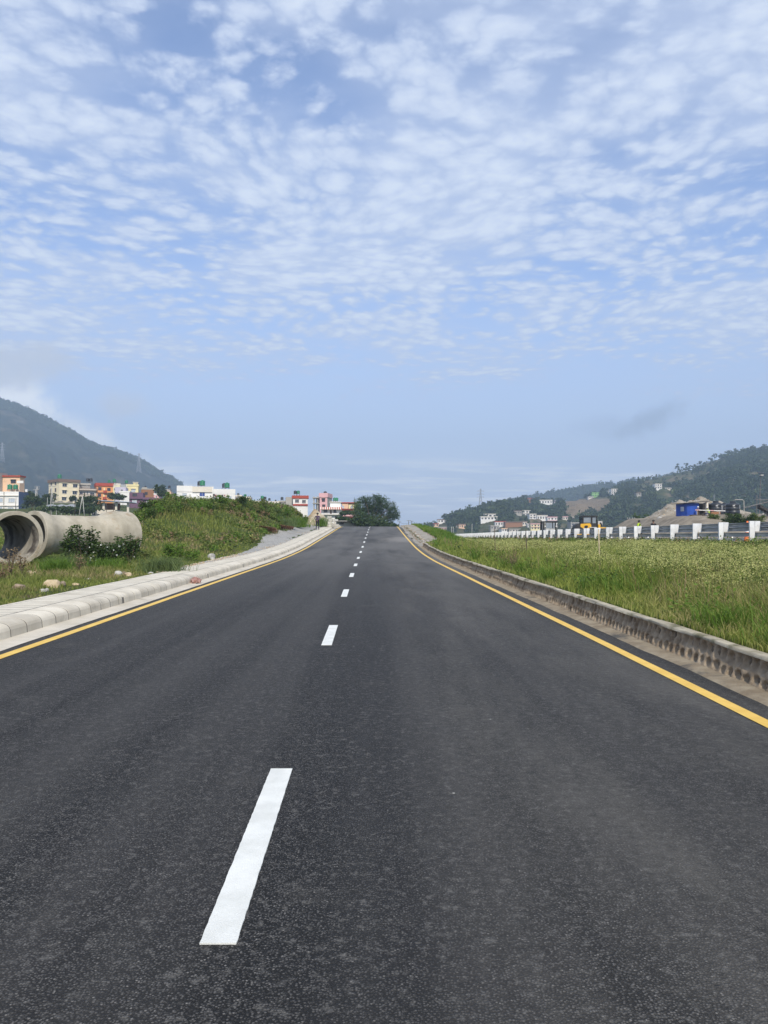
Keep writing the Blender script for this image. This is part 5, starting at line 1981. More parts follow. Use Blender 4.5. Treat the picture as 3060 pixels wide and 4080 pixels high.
# yellow house with roof tower
h = House('pale yellow house with a small stair tower on the roof', 1072, 1225, 285, 480, 322, 15, 8, 'yellow', V8)
h.win(1160, 346, 54, 40, glass_p, frame_w, True, 0, 3)
h.block(h.fx(1157, 0)[0], h.fx(1215, 0)[0], 1, 4.5, h.h, h.fx(1190, 240)[1], 'yellow', 'stair_tower')
h.block(h.fx(1150, 0)[0], h.fx(1224, 0)[0], .7, 4.8, h.fx(1190, 240)[1], h.fx(1190, 232)[1], 'offwhite', 'tower_roof')
u, z, ww, hh = h.rect(1195, 262, 14, 18)
h.win_m(u, z, ww, hh, glass_d, frame_w, False, .99, 1)
h.band(h.h - .05, h.h + .7, 'yellow', .2)
h = House('cream house half hidden behind the white stepped house', 893, 985, 270, 480, 330, 15, 7, 'yellow', V8)
h.band(h.h - .05, h.h + .6, 'offwhite', .15)
h.win(910, 330, 14, 26, glass_d, frame_w, False, 0, 1)
for (x, a, b, lab) in ((845, 207, 243, 'wide green tank right of the orange house roof'), (914, 193, 235, 'green tank in a white frame behind the orange house'), (1075, 210, 252, 'green tank between the stepped and the yellow house')):
    water_tank(180 + x / 3.318, 1850 + a / 3.318, 1850 + b / 3.318, 326, 'g', lab, 2.0)
# purple house
h = House('purple house with white barred windows above the scrub', 1110, 1290, 372, 560, 270, 12, 8, 'purple', V8)
h.win(1180, 403, 60, 38, glass_d, frame_b, False, 0, 3)
h.win(1177, 494, 58, 40, glass_p, frame_w, False, 0, 2)
h.slab(h.fx(1200, 455)[1], 'purple', .6)
ur = h.fx(1430, 0)[0]
h.block(h.w + .05, ur, .3, 7, -3, h.fx(1360, 466)[1], 'purple', 'low_wing')
h.block(h.w - .2, ur + .3, -.4, 7.2, h.fx(1360, 466)[1], h.fx(1360, 438)[1], 'purple', 'wing_roof')
u, z, ww, hh = h.rect(1358, 503, 44, 38)
h.win_m(u, z, ww, hh, glass_p, frame_w, False, .29)
# bare brick house
h = House('unfinished bare brick house behind the purple one', 1270, 1435, 330, 470, 330, 18, 8, 'brick', V8)
h.block(0.3, h.w * .45, .5, 4, h.h, h.fx(1300, 302)[1], 'concrete', 'roof_room')
h.band(h.h - .05, h.h + .35, 'concrete', .1)
h.win(1330, 385, 40, 36, tank_k, frame_b, False, 0, 2)
water_tank(180 + 1326 / 3.318, 1850 + 282 / 3.318, 1850 + 306 / 3.318, 332, 'k', 'little black tank on the bare brick house', .3)
h = House('small white and pink house right of the purple house', 1436, 1500, 400, 500, 300, 5, 6, 'pink', V8)
h.win(1468, 430, 16, 24, glass_d, frame_w, False, 0, 1)
h.band(h.h - .05, h.h + .5, 'white', .1)
# shed
shed_roof = mat('sheet_roof_blue', (0.30, 0.36, 0.46), (0.40, 0.46, 0.56), 2, 0.5, spec=0.5)
h = House('open brick shed under a long blue-grey sheet roof', 625, 950, 602, 690, 190, 4, 5, 'offwhite', V8, 'open_shed', 'shed')
u0, u1 = h.fx(600, 0)[0], h.fx(1145, 0)[0]
zr0, zr1 = h.fx(640, 510)[1], h.fx(640, 475)[1]
ro = MB()
ro.prism([(u0, zr1 - .1), (u1, zr0 + .1), (u1, zr0 + .22), (u0, zr1 + .12)], -1.6, 5.5)
ro.build('roof', shed_roof, h.o)
for a in (657, 773, 938, 1095):
    u = h.fx(a, 0)[0]
    h.block(u - .25, u + .25, -.3, .2, h.h - (4 if a > 1000 else 0), zr0 + .15, 'offwhite', 'column')
h.block(h.fx(665, 0)[0], h.fx(935, 0)[0], 3.5, 3.8, h.h, zr0 + .1, 'brick', 'back_wall')
u, z, ww, hh = h.rect(727, 545, 34, 42)
h.win_m(u, z, ww, hh, glass_d, frame_b, False, 3.49)
h.win(640, 645, 50, 60, tank_k, frame_w, False, 0, 2)
h.win(720, 668, 60, 24, tank_k, frame_w, False, 0, 2)
# low houses between the purple house and the white block
h = House('narrow brick and orange house left of the white block', 262, 322, 292, 400, 262, 8, 7, 'peach', V2)
h.block(.2, h.w - .3, .5, 4, h.h, h.fx(290, 265)[1], 'concrete', 'roof_room')
h.win(288, 312, 22, 24, glass_d, frame_b, False)
h.slab(h.fx(290, 335)[1], 'red', .5)
h.win(288, 352, 22, 18, glass_d, frame_b, False)
water_tank(560 + 308 / 2.676, 1850 + 225 / 2.676, 1850 + 252 / 2.676, 263, 'k', 'small black tank left of the white block', 1.0)
# big white block
h = House('long low white house with a bright blue window on the mound', 385, 1005, 290, 460, 215, 12, 9, 'white', V2)
ua, ub = h.fx(550, 0)[0], h.fx(766, 0)[0]
zt = h.h
h.block(-.02, ua, -.0, 8.9, zt - .2, h.fx(450, 228)[1], 'white', 'left_parapet')
h.block(ua, ub, -.35, 8.8, zt - .1, h.fx(650, 238)[1], 'offwhite', 'middle_parapet')
h.block(ub + .1, h.w + .1, -.05, 8.7, zt - .5, h.fx(880, 264)[1], 'white', 'right_parapet')
h.block(ub - .1, ub + .25, -.5, .1, -2.5, h.fx(760, 238)[1], 'white', 'pilaster')
h.win(655, 322, 58, 52, glass_b, frame_w, False, 0, 2)
h.win(466, 326, 48, 38, glass_p, frame_w, False, 0, 3)
h.win(945, 355, 48, 36, glass_p, frame_w, False, 0, 3)
h.door(905, 352, 22, 60, PM['offwhite'])
h.win(835, 338, 26, 30, glass_p, frame_w, False, 0, 2)
h.balcony(h.fx(470, 0)[0], ub - .2, h.fx(500, 382)[1], 'white', 1.4, 1.0, False)
cloth_m = [mat('laundry_dark', (0.06, 0.05, 0.06), (0.11, 0.09, 0.09), 4, .9), mat('laundry_red', (0.35, 0.14, 0.13), (0.45, 0.22, 0.2), 4, .9), mat('laundry_white', (0.6, 0.58, 0.56), (0.7, 0.68, 0.66), 4, .9)]
for i, (x, y, w_, hh_) in enumerate(((780, 330, 22, 24), (800, 338, 18, 26), (812, 334, 12, 18), (870, 335, 20, 20), (893, 332, 16, 14))):
    u, z, ww, hq = h.rect(x, y, w_, hh_)
    p = h.o.matrix_world if False else None
    mb = MB()
    n_ = 6
    A = [(ww * (k / n_ - .5), .05 * math.sin(k * 2.1), hq / 2) for k in range(n_ + 1)]
    B = [(ww * (k / n_ - .5) * .95, .12 * math.sin(k * 2.4 + 1), -hq / 2) for k in range(n_ + 1)]
    mb.strip(A, B)
    mb.strip([(a, b - .015, c) for a, b, c in A], [(a, b - .015, c) for a, b, c in B])
    q = Matrix.Rotation(h.yaw, 3, 'Z') @ Vector((u, -.8, z)) + h.p0
    o = tag(mb.build('laundry', cloth_m[i % 3], None, q), ('dark cloth hung leftmost outside the long white house', 'red cloth hung outside the long white house', 'small white cloth beside the red one at the white house', 'dark cloth hung near the door of the white house', 'small red cloth hung by the door of the white house')[i], 'laundry')
    o.rotation_euler = (0, 0, h.yaw)
for i, (x, a, b, c_, lab) in enumerate(((630, 178, 226, 'k', 'black tank behind the left green tank on the white house'), (660, 170, 226, 'g', 'big green tank at the middle of the long white roof'),
                                        (892, 200, 248, 'k', 'black tank behind the right green tank on the white house'), (922, 195, 249, 'g', 'big green tank at the right end of the long white roof'))):
    water_tank(560 + x / 2.676, 1850 + a / 2.676, 1850 + b / 2.676, 219 + (2.5 if c_ == 'k' else 0), c_, lab, .9)
# small roofs showing over the mound
for (a, b, t_, bs, d_, m_, lab) in ((1012, 1066, 335, 430, 250, 'brick', 'little brick house right of the long white house'), (1065, 1165, 352, 440, 245, 'peach', 'peach house with pale roof edge peeping over the mound'),
                                    (1190, 1345, 395, 450, 262, 'concrete', 'low grey flat-roofed house peeping over the mound'), (1345, 1470, 402, 450, 255, 'yellow', 'low yellow house peeping over the mound'), (1475, 1600, 395, 460, 258, 'grey', 'bare grey concrete house beside the red-banded one')):
    h = House(lab, a, b, t_, bs, d_, 6, 7, m_, V2)
    h.band(h.h - .3, h.h + .25, 'offwhite' if m_ != 'grey' else 'concrete', .3)
    h.win(a + (b - a) * .35, t_ + 26, 22, 20, glass_d, frame_w, False)
    h.win(a + (b - a) * .70, t_ + 26, 22, 20, glass_d, frame_w, False)
for (x, a, b, c_, lab, st) in ((1042, 308, 334, 'k', 'dark tank on the little brick house', .2), (1115, 318, 350, 'g', 'green tank on the peach house', .4), (1298, 335, 372, 'g', 'green tank on the low grey house', 1.2),
                               (1328, 344, 372, 'k', 'black tank right of the green one on the low grey house', 1.2), (1374, 360, 385, 'k', 'black tank on the low yellow house', .8), (1440, 378, 396, 'k', 'smallest black tank on the low yellow house', .3), (1508, 348, 378, 'k', 'black tank on the bare grey concrete house', 1.0)):
    water_tank(560 + x / 2.676, 1850 + a / 2.676, 1850 + b / 2.676, 262, c_, lab, st)

# houses at the end of the road
h = House('white house with brick-red bands and two dark tanks', 180, 337, 362, 460, 250, 8, 8, 'white', V3)
h.band(h.h - .05, h.h + .9, 'red', .3)
h.win(222, 391, 42, 36, glass_d, frame_w, False, 0, 3)
h.win(296, 396, 40, 34, glass_d, frame_w, False, 0, 3)
h.slab(h.fx(250, 432)[1], 'red', .3, .5)
h.block(-2.3, -.05, 2, 8, -3, h.h + .5, 'concrete', 'stair_tower')
water_tank(1100 + 205 / 2.676, 1850 + 280 / 2.676, 1850 + 314 / 2.676, 252, 'k', 'black tank on the red-banded house', 1.4)
water_tank(1100 + 237 / 2.676, 1850 + 280 / 2.676, 1850 + 314 / 2.676, 252, 'g', 'green tank on the red-banded house', 1.4)
h = House('pink house with an open concrete frame on its left', 465, 545, 350, 465, 245, -8, 7, 'pink', V3, side='concrete')
h.win(505, 380, 30, 32, glass_d, frame_b, True)
h.win(508, 440, 30, 22, glass_d, frame_b, False)
h.band(h.h - .05, h.h + 1.3, 'pink', .2)
ul = h.fx(388, 0)[0]
for u in (ul, ul * .45):
    h.block(u, u + .35, 1, 1.35, -3, h.h + .3, 'concrete', 'column')
h.block(ul - .2, -.05, .6, 6, h.h - .3, h.h, 'concrete', 'open_floor')
h.block(ul - .2, -.05, .6, 6, h.fx(430, 410)[1] - .25, h.fx(430, 410)[1], 'concrete', 'open_floor')
h.block(ul + .3, -.05, 4, 4.3, -3, h.h - .3, 'brown', 'back_wall')
water_tank(1100 + 524 / 2.676, 1850 + 287 / 2.676, 1850 + 322 / 2.676, 248, 'k', 'tall black tank on the pink house', .4)
h = House('white house with a red and white striped canopy', 480, 700, 478, 600, 205, 4, 7, 'white', V3)
h.win(527, 498, 36, 24, glass_d, frame_b, False)
h.win(626, 500, 26, 30, glass_d, frame_b, False)
h.door(583, 508, 18, 36)
h.slab(h.fx(590, 538)[1], 'concrete', .8)
cz0, cz1 = h.fx(590, 480)[1], h.fx(590, 455)[1]
n_ = 20
for k in range(n_):
    u0, u1 = -.2 + (h.w + .3) * k / n_, -.2 + (h.w + .3) * (k + 1) / n_
    mb = MB()
    mb.add([(u0 + .01, -1.1, cz0), (u1 - .01, -1.1, cz0), (u1 - .01, .2, cz1), (u0 + .01, .2, cz1), (u0 + .01, -1.1, cz0 - .08), (u1 - .01, -1.1, cz0 - .08), (u1 - .01, .2, cz1 - .08), (u0 + .01, .2, cz1 - .08)],
           [(0, 1, 2, 3), (4, 7, 6, 5), (0, 4, 5, 1), (1, 5, 6, 2), (2, 6, 7, 3), (3, 7, 4, 0)])
    mb.build('canopy_stripe', PM['red'] if k % 2 else PM['offwhite'], h.o)
h.win(645, 568, 32, 24, glass_d, frame_b, False)
h.block(h.fx(575, 0)[0], h.fx(692, 0)[0], 2.5, 6.5, h.h, h.fx(630, 402)[1], 'white', 'upper_storey')
h.block(h.fx(570, 0)[0], h.fx(700, 0)[0], 2.2, 6.8, h.fx(630, 402)[1], h.fx(630, 394)[1], 'offwhite', 'upper_roof')
for i, x in enumerate((624, 646)):
    water_tank(1100 + x / 2.676, 1850 + 355 / 2.676, 1850 + 388 / 2.676, 212, 'g', 'green tank, %s of the pair above the striped canopy' % ('left', 'right')[i], .5)
h = House('brick-red house with white windows beside the big tree', 700, 880, 488, 600, 225, 5, 8, 'darkred', V3)
for (x, w_) in ((717, 20), (748, 16), (797, 38), (850, 20)):
    h.win(x, 520, w_, 30, glass_p, frame_w, False, 0, 3 if w_ > 30 else 2)
h.band(h.fx(760, 495)[1], h.fx(760, 474)[1], 'darkred', .5)
h.slab(h.fx(760, 500)[1], 'white', .6)
h.slab(h.fx(760, 545)[1], 'pink', .3, .5)
h.block(.2, h.fx(772, 0)[0], 1.5, 7, h.h, h.fx(730, 412)[1], 'peach', 'upper_storey')
h.block(h.fx(776, 0)[0], h.w - .2, 1.7, 7, h.h, h.fx(800, 420)[1], 'yellow', 'upper_storey')
h.block(.0, h.w, 1.2, 7.2, h.fx(730, 412)[1], h.fx(730, 402)[1], 'red', 'upper_roof')
for a in (717, 808):
    u, z, ww, hh = h.rect(a, 452, 22, 28)
    h.win_m(u, z, ww, hh, glass_p, frame_w, False, 1.45)
h = House('low shed with a flat grey roof at the foot of the big tree', 640, 870, 612, 650, 150, 3, 6, 'concrete', V3, 'flat_shed', 'shed')
MB().box((h.w / 2, 2.6, h.h + .12), (h.w + 1.0, 7.5, .16)).build('roof', PM['grey'], h.o)
h.win(700, 630, 40, 16, tank_k, frame_b, False)
for a in (830, 868):
    u = h.fx(a, 0)[0]
    h.block(u - .08, u + .08, -1.2, -1.05, -2, h.h + .05, 'brown', 'post')

for (vw, a, b, t_, bs, d_, m_, m2, st, nc_, lab) in TOWN:
    h = House(lab, a, b, t_, bs, d_, 0 if a % 3 else 8, 7.5, m_, vw, sink=5)
    hh = h.h
    h.band(hh - .15, hh + .45, m2, .35)
    if st > 1:
        for k in range(1, st):
            h.slab(hh * k / st, m2, .5, .3)
    for r_ in range(st):
        for k in range(nc_):
            h.win_m(h.w * (k + .5) / nc_, hh * (r_ + .52) / st, min(1.9, h.w / nc_ * .5), min(1.7, hh / st * .48), glass_d, frame_b if k % 2 else frame_w, False, 0, 2)
# ------------------------------------------------------------------ works yard beyond the highway
earth_m = mat('dug_earth', (0.17, 0.14, 0.10), (0.29, 0.25, 0.19), 0.8, 0.95, 0.9, 6, c3=(0.15, 0.125, 0.09), s3=0.25, t3=(0.5, 0.7))
heap_m = mat('gravel_heap', (0.20, 0.175, 0.135), (0.36, 0.32, 0.26), 0.7, 0.95, 1.0, 5, c3=(0.14, 0.115, 0.08), s3=0.22, t3=(0.5, 0.68))


def patch(name, x0, x1, y0, y1, nx, ny, fz, m, **kw):
    X, Y = np.meshgrid(np.linspace(x0, x1, nx), np.linspace(y0, y1, ny))
    Z = fz(X, Y)
    idx = np.arange(X.size).reshape(X.shape)
    Q = np.stack([idx[:-1, :-1], idx[:-1, 1:], idx[1:, 1:], idx[1:, :-1]], -1).reshape(-1, 4)
    return link(name, np_mesh(name, np.stack([X, Y, Z], -1).reshape(-1, 3), Q, mats=m, smooth=False))


tag(patch('works_yard', 28.5, 92, 62, 150, 90, 110, lambda X, Y: ground_z(X, Y) + .22 + .25 * fbm(X * .5, Y * .5, 131) * sst(30, 34, X) - 1.2 * (sst(70, 62, Y) + sst(140, 150, Y) + sst(85, 92, X) + sst(30.5, 28.5, X)), earth_m), kind='structure')


def heap_z(X, Y):
    z = np.full(X.shape, 2.2)
    for (px, py, d, s) in ((2711, 1990, 138, .62), (2795, 1984, 140, .60), (2760, 1990, 139, .6), (2868, 1996, 141, .6), (2655, 2030, 132, .55), (2905, 2020, 140, .5), (2620, 2058, 128, .5), (2684, 2005, 136, .6)):
        p = at(px, py, d)
        r = np.sqrt((X - p.x) ** 2 + (Y - p.y) ** 2)
        z = np.maximum(z, p.z - s * np.sqrt(r * r + .35) + .3)
    return z + .55 * fbm(X * .45, Y * .45, 141) + .3 * fbm(X * 1.7, Y * 1.7, 151)


tag(patch('gravel_heap', 36, 74, 117, 155, 120, 110, heap_z, heap_m), 'big heap of pale gravel and earth behind the blue hut', 'gravel heap')
for k, (px, py, d, s) in enumerate(((2705, 2035, 128, .5), (2640, 2062, 122, .45), (2668, 2050, 124, .35), (2690, 2020, 132, .4), (2740, 1996, 138, .35), (2628, 2075, 112, .5))):
    p = at(px, py, d)
    p.z = max(float(heap_z(np.array(p.x), np.array(p.y))), float(ground_z(p.x, p.y))) + s * .2
    o = tag(link('boulder', rock_mesh(60 + k, rock_m[2]), None, p), ('pale boulder half way up the gravel heap', 'pale boulder low on the left of the heap', 'small boulder on the left flank of the heap', 'small boulder near the heap crest', 'boulder on the crest of the heap above the hut', 'pale boulder at the foot of the earth bank')[k], 'boulder')
    o.scale = (s, s * .8, s * .7)

n = 900
hx, hy = rng.uniform(38, 70, n), rng.uniform(118, 140, n)
hzz = heap_z(hx, hy)
okh = hzz > ground_z(hx, hy) + .4
pebbles('heap_rubble', np.stack([hx, hy, hzz], 1)[okh], rng.uniform(.06, .24, okh.sum()), rock_m, 'broken stones strewn over the big gravel heap', 'rubble', 28)

# blue hut
blue_m = mat('hut_blue', (0.015, 0.065, 0.36), (0.025, 0.095, 0.46), 1.5, 0.5, spec=0.5, c3=(0.02, 0.05, 0.24), s3=.6)
dark_m = mat('dark_roofing', (0.03, 0.03, 0.032), (0.06, 0.058, 0.055), 2, 0.8)
DH = 108.0
p0 = at(2738, 2060, DH)
hut = thing('works_hut', 'bright blue corrugated metal hut with dark sloping roof', 'hut', p0, math.radians(14))
W_, D_, H_ = 1.9, 2.6, 2.0


def corr(n, L, H, m, name, parent, M):
    vs, fs = [], []
    for i in range(n + 1):
        a = L * i / n
        b = .03 * (1 if i % 2 else -1)
        vs += [M @ Vector((a, b, -1.0)), M @ Vector((a, b, H))]
    for i in range(n):
        fs.append((2 * i, 2 * i + 2, 2 * i + 3, 2 * i + 1))
    return MB().add(vs, fs).build(name, m, parent)


corr(22, W_, H_, blue_m, 'front_wall', hut, Matrix.Identity(3))
fw = corr(24, D_, H_ - .1, blue_m, 'side_wall', hut, Matrix.Rotation(math.pi / 2, 3, 'Z'))
MB().box((-.06, 1.0, 1.15), (.06, .7, .6)).build('window', frame_w, hut)
MB().box((-.10, 1.0, 1.15), (.03, .55, .45)).build('pane', glass_p, hut)
MB().box((2.75, 1.3, .4), (5.0, .06, 3.2)).build('back_wall', dark_m, hut)
MB().box((2.0, 1.3, .5), (.08, 2.4, 3.0)).build('inner_wall', dark_m, hut)
MB().prism([(-.5, H_ - .12), (3.4, H_ + .22), (3.4, H_ + .30), (-.5, H_ - .04)], -.5, 2.9).build('roof', dark_m, hut)
MB().box((3.05, -.2, .6), (.28, .28, 3.1)).build('pillar', PM['offwhite'], hut)

# big ground tanks
label_m = mat('tank_label', (0.62, 0.62, 0.62), (0.72, 0.72, 0.72), 3, 0.6)
for (px, pt, pb, d, wpx, lab, lb) in ((2853, 1998, 2076, 109, 55, 'largest black water tank right of the seated worker', 1), (2920, 1998, 2074, 111, 54, 'black water tank furthest right behind the bushes', 1),
                                      (2812, 2004, 2066, 115, 42, 'black tank set back behind the hut pillar', 0), (2886, 2005, 2066, 116, 34, 'black tank showing between the two large ones', 0)):
    b = at(px, pb, d)
    o = thing('storage_tank', lab, 'storage tank', b)
    tank_body(wpx * d / F / 2, (pb - pt) * d / F, tank_k, o)
    if lb:
        r_ = wpx * d / F / 2
        for k in range(4):
            a = math.radians(-58 if px < 2900 else -40)
            MB().box((math.cos(a) * r_, math.sin(a) * r_, (pb - pt) * d / F * (.76 - .055 * k)), (.42 - .05 * k, .03, .055), a + math.pi / 2).build('marking', label_m, o)
        a = math.radians(-105)
        MB().box((math.cos(a) * r_, math.sin(a) * r_, (pb - pt) * d / F * .76), (.3, .03, .1), a + math.pi / 2).build('marking', label_m, o)
b = at(2853, 2062, 105.5)
mb = MB().box((0, .4, .25), (1.25, .8, 1.3))
tag(mb.build('brick_plinth', PM['brick'], None, (b.x, b.y, b.z - .1)), 'brick-red block in front of the largest black tank', 'plinth')
# barrier bar
bar = thing('barrier_bar', 'red and white barrier bar in front of the hut and tanks', 'barrier', at(2770, 2062, 103))
e_ = at(2890, 2036, 103) - at(2770, 2032, 103)
s_ = at(2770, 2032, 103) - at(2770, 2062, 103)
n_ = 8
for k in range(n_):
    MB().tube([s_ + e_ * (k / n_), s_ + e_ * ((k + 1) / n_ - .004)], .055, 8).build('bar_stripe', PM['white'] if k % 4 else PM['pink'], bar)
for f_ in (.06, .8):
    MB().tube([s_ + e_ * f_, (s_ + e_ * f_) - Vector((0, 0, 1.3))], .05, 8).build('leg', PM['concrete'], bar)
# low table by the worker
tb = thing('work_bench', 'low brown bench beside the blue hut', 'bench', at(2778, 2066, 101))
MB().box((0, 0, .45), (1.9, .6, .09)).build('top', darkwood, tb)
for a in (-.8, .8):
    for b in (-.22, .22):
        MB().box((a, b, .1), (.08, .08, .65)).build('leg', darkwood, tb)

for (px, py, d, rr, hh, n, m_, lab) in ((2915, 2090, 93, 1.7, 1.9, 2600, shrub_g, 'dense green bush in front of the right-hand tank'), (2968, 2092, 92, 1.7, 2.0, 2600, shrub_g, 'second dense bush, right of the tank bush'),
                                        (3018, 2092, 92, 1.6, 2.1, 2200, weed_g, 'browner bush near the right picture edge'), (2842, 2078, 98, 1.2, .8, 900, weed_g, 'low weeds below the brick-red block'),
                                        (2510, 2088, 420, 9, 9, 900, weed_g, 'pale green trees at the left foot of the gravel heap')):
    if d > 200:
        p_ = at(2605, 2085, 160)
        bush(2605, 2090, 165, 5.5, 5.2, 2600, [shrub_g], lab, .45, 10, 0)
    else:
        bush(px, py, d, rr, hh, n, [m_], lab, .20, 12, 0)

# solar street lamp
b = at(3024, 2050, 108)
o = thing('solar_lamp', 'tall thin pole with solar panel and lamp at the right', 'street lamp', b)
top = at(3032, 1886, 108) - b
MB().tube([(0, 0, -1.5), top * .5, top], [.075, .06, .045], 8).build('pole', steel_m, o)
MB().box(top + Vector((0, 0, .1)), (.85, .6, .05), M=Matrix.Rotation(.25, 3, 'X')).build('solar_panel', tank_k, o)
MB().box(top + Vector((-.05, -.25, -.28)), (.38, .5, .1)).build('lamp_head', frame_w, o)
# stone crusher conveyor cut by the right edge
b = at(3052, 2072, 100)
o = thing('conveyor', 'dark steel conveyor frame running off the right edge', 'conveyor', b)
P0, P1 = at(2962, 2024, 100) - b, at(3120, 1985, 100) - b
MB().tube([P0, P1], .07, 8).build('boom', steel_m, o)
MB().tube([at(3008, 1990, 100) - b, at(3140, 1992, 100) - b], .05, 8).build('rail', steel_m, o)
MB().tube([at(3016, 1972, 100) - b, at(3014, 2066, 100) - b], .05, 8).build('mast', steel_m, o)
MB().tube([at(3020, 1988, 100) - b, at(3046, 2000, 100) - b], .04, 8).build('brace', steel_m, o)
mb = MB()
mb.prism([((at(a, c_, 100) - b).x, (at(a, c_, 100) - b).z) for a, c_ in ((3020, 2022), (3060, 2044), (3130, 2060), (3130, 2050), (3060, 2034), (3022, 2012))], -.6, .6)
mb.build('chute', dark_m, o)
n = 260
P = np.array([tuple(at(float(a), float(c_), float(dd)) - Vector((0, 0, 0))) for a, c_, dd in zip(rng.uniform(3040, 3130, n), rng.uniform(2030, 2078, n), rng.uniform(99.5, 103, n))])
pebbles('stone_pile', P, rng.uniform(.12, .26, n), [rock_m[2]], 'pile of broken pale stones under the conveyor', 'stones', 18)
# thin frame and wire behind the tanks
o = thing('pipe_gantry', 'thin grey pipe gantry right of the black tanks', 'gantry', at(2962, 2040, 118))
q = at(2962, 2040, 118)
MB().tube([at(2928, 1991, 118) - q, at(2958, 1991, 118) - q, at(2964, 1996, 118) - q, at(2965, 2040, 118) - q], .06, 8).build('pipe', PM['concrete'], o)

# ------------------------------------------------------------------ machines on the highway
yel_m = mat('machine_yellow', (0.62, 0.33, 0.012), (0.74, 0.41, 0.02), 1.2, 0.4, spec=0.5, c3=(0.38, 0.22, 0.05), s3=.9, t3=(.62, .8))
blk_m = mat('machine_black', (0.015, 0.015, 0.016), (0.035, 0.034, 0.033), 2, 0.5, spec=0.4)
tyre_m = mat('tyre_rubber', (0.02, 0.02, 0.02), (0.04, 0.038, 0.036), 3, 0.9, .4, 20)
cabglass = mat('cab_glass', (0.16, 0.19, 0.22), (0.26, 0.29, 0.32), .8, 0.12, spec=0.6)
grey_m = mat('machine_grey', (0.38, 0.38, 0.37), (0.52, 0.52, 0.50), 1.5, 0.5)


def wheel(parent, x, y, z, r, w_, m=tyre_m):
    M = Matrix.Rotation(math.pi / 2, 3, 'X')
    mb = MB()
    mb.lathe([(r * .5, -w_ / 2), (r * .9, -w_ / 2), (r, -w_ * .35), (r, w_ * .35), (r * .9, w_ / 2), (r * .5, w_ / 2)], 20, (0, 0, 0), M)
    o = mb.build('wheel', m, parent, (x, y, z))
    MB().lathe([(.01, -w_ * .3), (r * .2, -w_ * .36), (r * .5, -w_ * .3), (r * .5, w_ * .3), (.01, w_ * .3)], 16, (0, 0, 0), M).build('rim', yel_m, o)


d = 97.0
b = at(2340, 2147, d)
b.z = 1.23
R = thing('road_roller', 'yellow and black road roller with glazed cab behind the guard rail', 'road roller', b)
sc = d / F
X_ = lambda px: (px - 2340) * sc
Zp = lambda py: at(2340, py, d).z - b.z
for yy in (-.8, .8):
    wheel(R, X_(2300), yy, .75, .75, .5)
mb = MB()
mb.smooth = True
mb.lathe([(.01, -1.0), (.72, -1.0), (.75, -.97), (.75, .97), (.72, 1.0), (.01, 1.0)], 28, (X_(2392), 0, .75), Matrix.Rotation(math.pi / 2, 3, 'X'))
mb.build('drum', steel_m, R)
poly = [(X_(2285), Zp(2112)), (X_(2286), Zp(2098)), (X_(2290), Zp(2090)), (X_(2297), Zp(2087)), (X_(2308), Zp(2087)), (X_(2308), Zp(2130)), (X_(2285), Zp(2130))]
MB().prism(poly, -.75, .75).build('engine_cover', blk_m, R)
poly = [(X_(2307), Zp(2130)), (X_(2307), Zp(2090)), (X_(2310), Zp(2087.5)), (X_(2344), Zp(2085.5)), (X_(2349), Zp(2090)), (X_(2350), Zp(2108)), (X_(2342), Zp(2130))]
hd = MB().prism(poly, -.82, .82).build('hood', yel_m, R)
MB().prism([(X_(2322), Zp(2106)), (X_(2322), Zp(2096)), (X_(2326), Zp(2094)), (X_(2334), Zp(2094)), (X_(2337), Zp(2097)), (X_(2333), Zp(2106))], -.85, -.80).build('grille', blk_m, hd)
cab = MB()
for (xx, yy) in ((2317, -.7), (2317, .7), (2352, -.7), (2352, .7), (2372, -.7), (2372, .7)):
    cab.box((X_(xx), yy, (Zp(2058) + Zp(2106)) / 2), (.13, .12, Zp(2058) - Zp(2106)))
cab.box((X_(2345), 0, Zp(2057.5)), (X_(2375) - X_(2314), 1.6, .16))
cab.box((X_(2361), 0, Zp(2100)), (X_(2374) - X_(2350), 1.45, .95))
cab.box((X_(2333), 0, Zp(2086)), (X_(2352) - X_(2316), 1.42, .2))
cb = cab.build('cab', blk_m, R)
for (a, c_, yy) in ((2319, 2350, -.66), (2354, 2370, -.66), (2319, 2350, .66), (2354, 2370, .66)):
    MB().box(((X_(a) + X_(c_)) / 2, yy, (Zp(2061) + Zp(2085)) / 2), (X_(c_) - X_(a) - .1, .03, Zp(2061) - Zp(2085))).build('cab_window', cabglass, cb)
mb = MB()
mb.box((X_(2331), 0, Zp(2075)), (.45, .5, .5))
mb.box((X_(2328), 0, Zp(2069)), (.12, .5, .6))
mb.build('seat', blk_m, cb)
MB().box((X_(2355), 0, Zp(2102)), (.9, 2.0, .1)).build('step', grey_m, R)
fr = MB()
fr.box((X_(2391), -1.08, Zp(2110)), (1.0, .12, .55))
fr.box((X_(2391), 1.08, Zp(2110)), (1.0, .12, .55))
fr.box((X_(2379), 0, Zp(2106)), (.25, 2.2, 1.0))
fr.build('drum_frame', yel_m, R)
MB().box((X_(2387), -.3, Zp(2085)), (.55, .6, .55)).build('lamp_cluster', grey_m, R)
MB().tube([(X_(2386), -.7, Zp(2083)), (X_(2392), -.7, Zp(2090)), (X_(2389), -.7, Zp(2100)), (X_(2398), -.7, Zp(2108))], .07, 8).build('hose', blk_m, R)
MB().tube([(X_(2399), .3, Zp(2110)), (X_(2399), .3, Zp(2078))], .04, 6).build('marker_rod', steel_m, R)

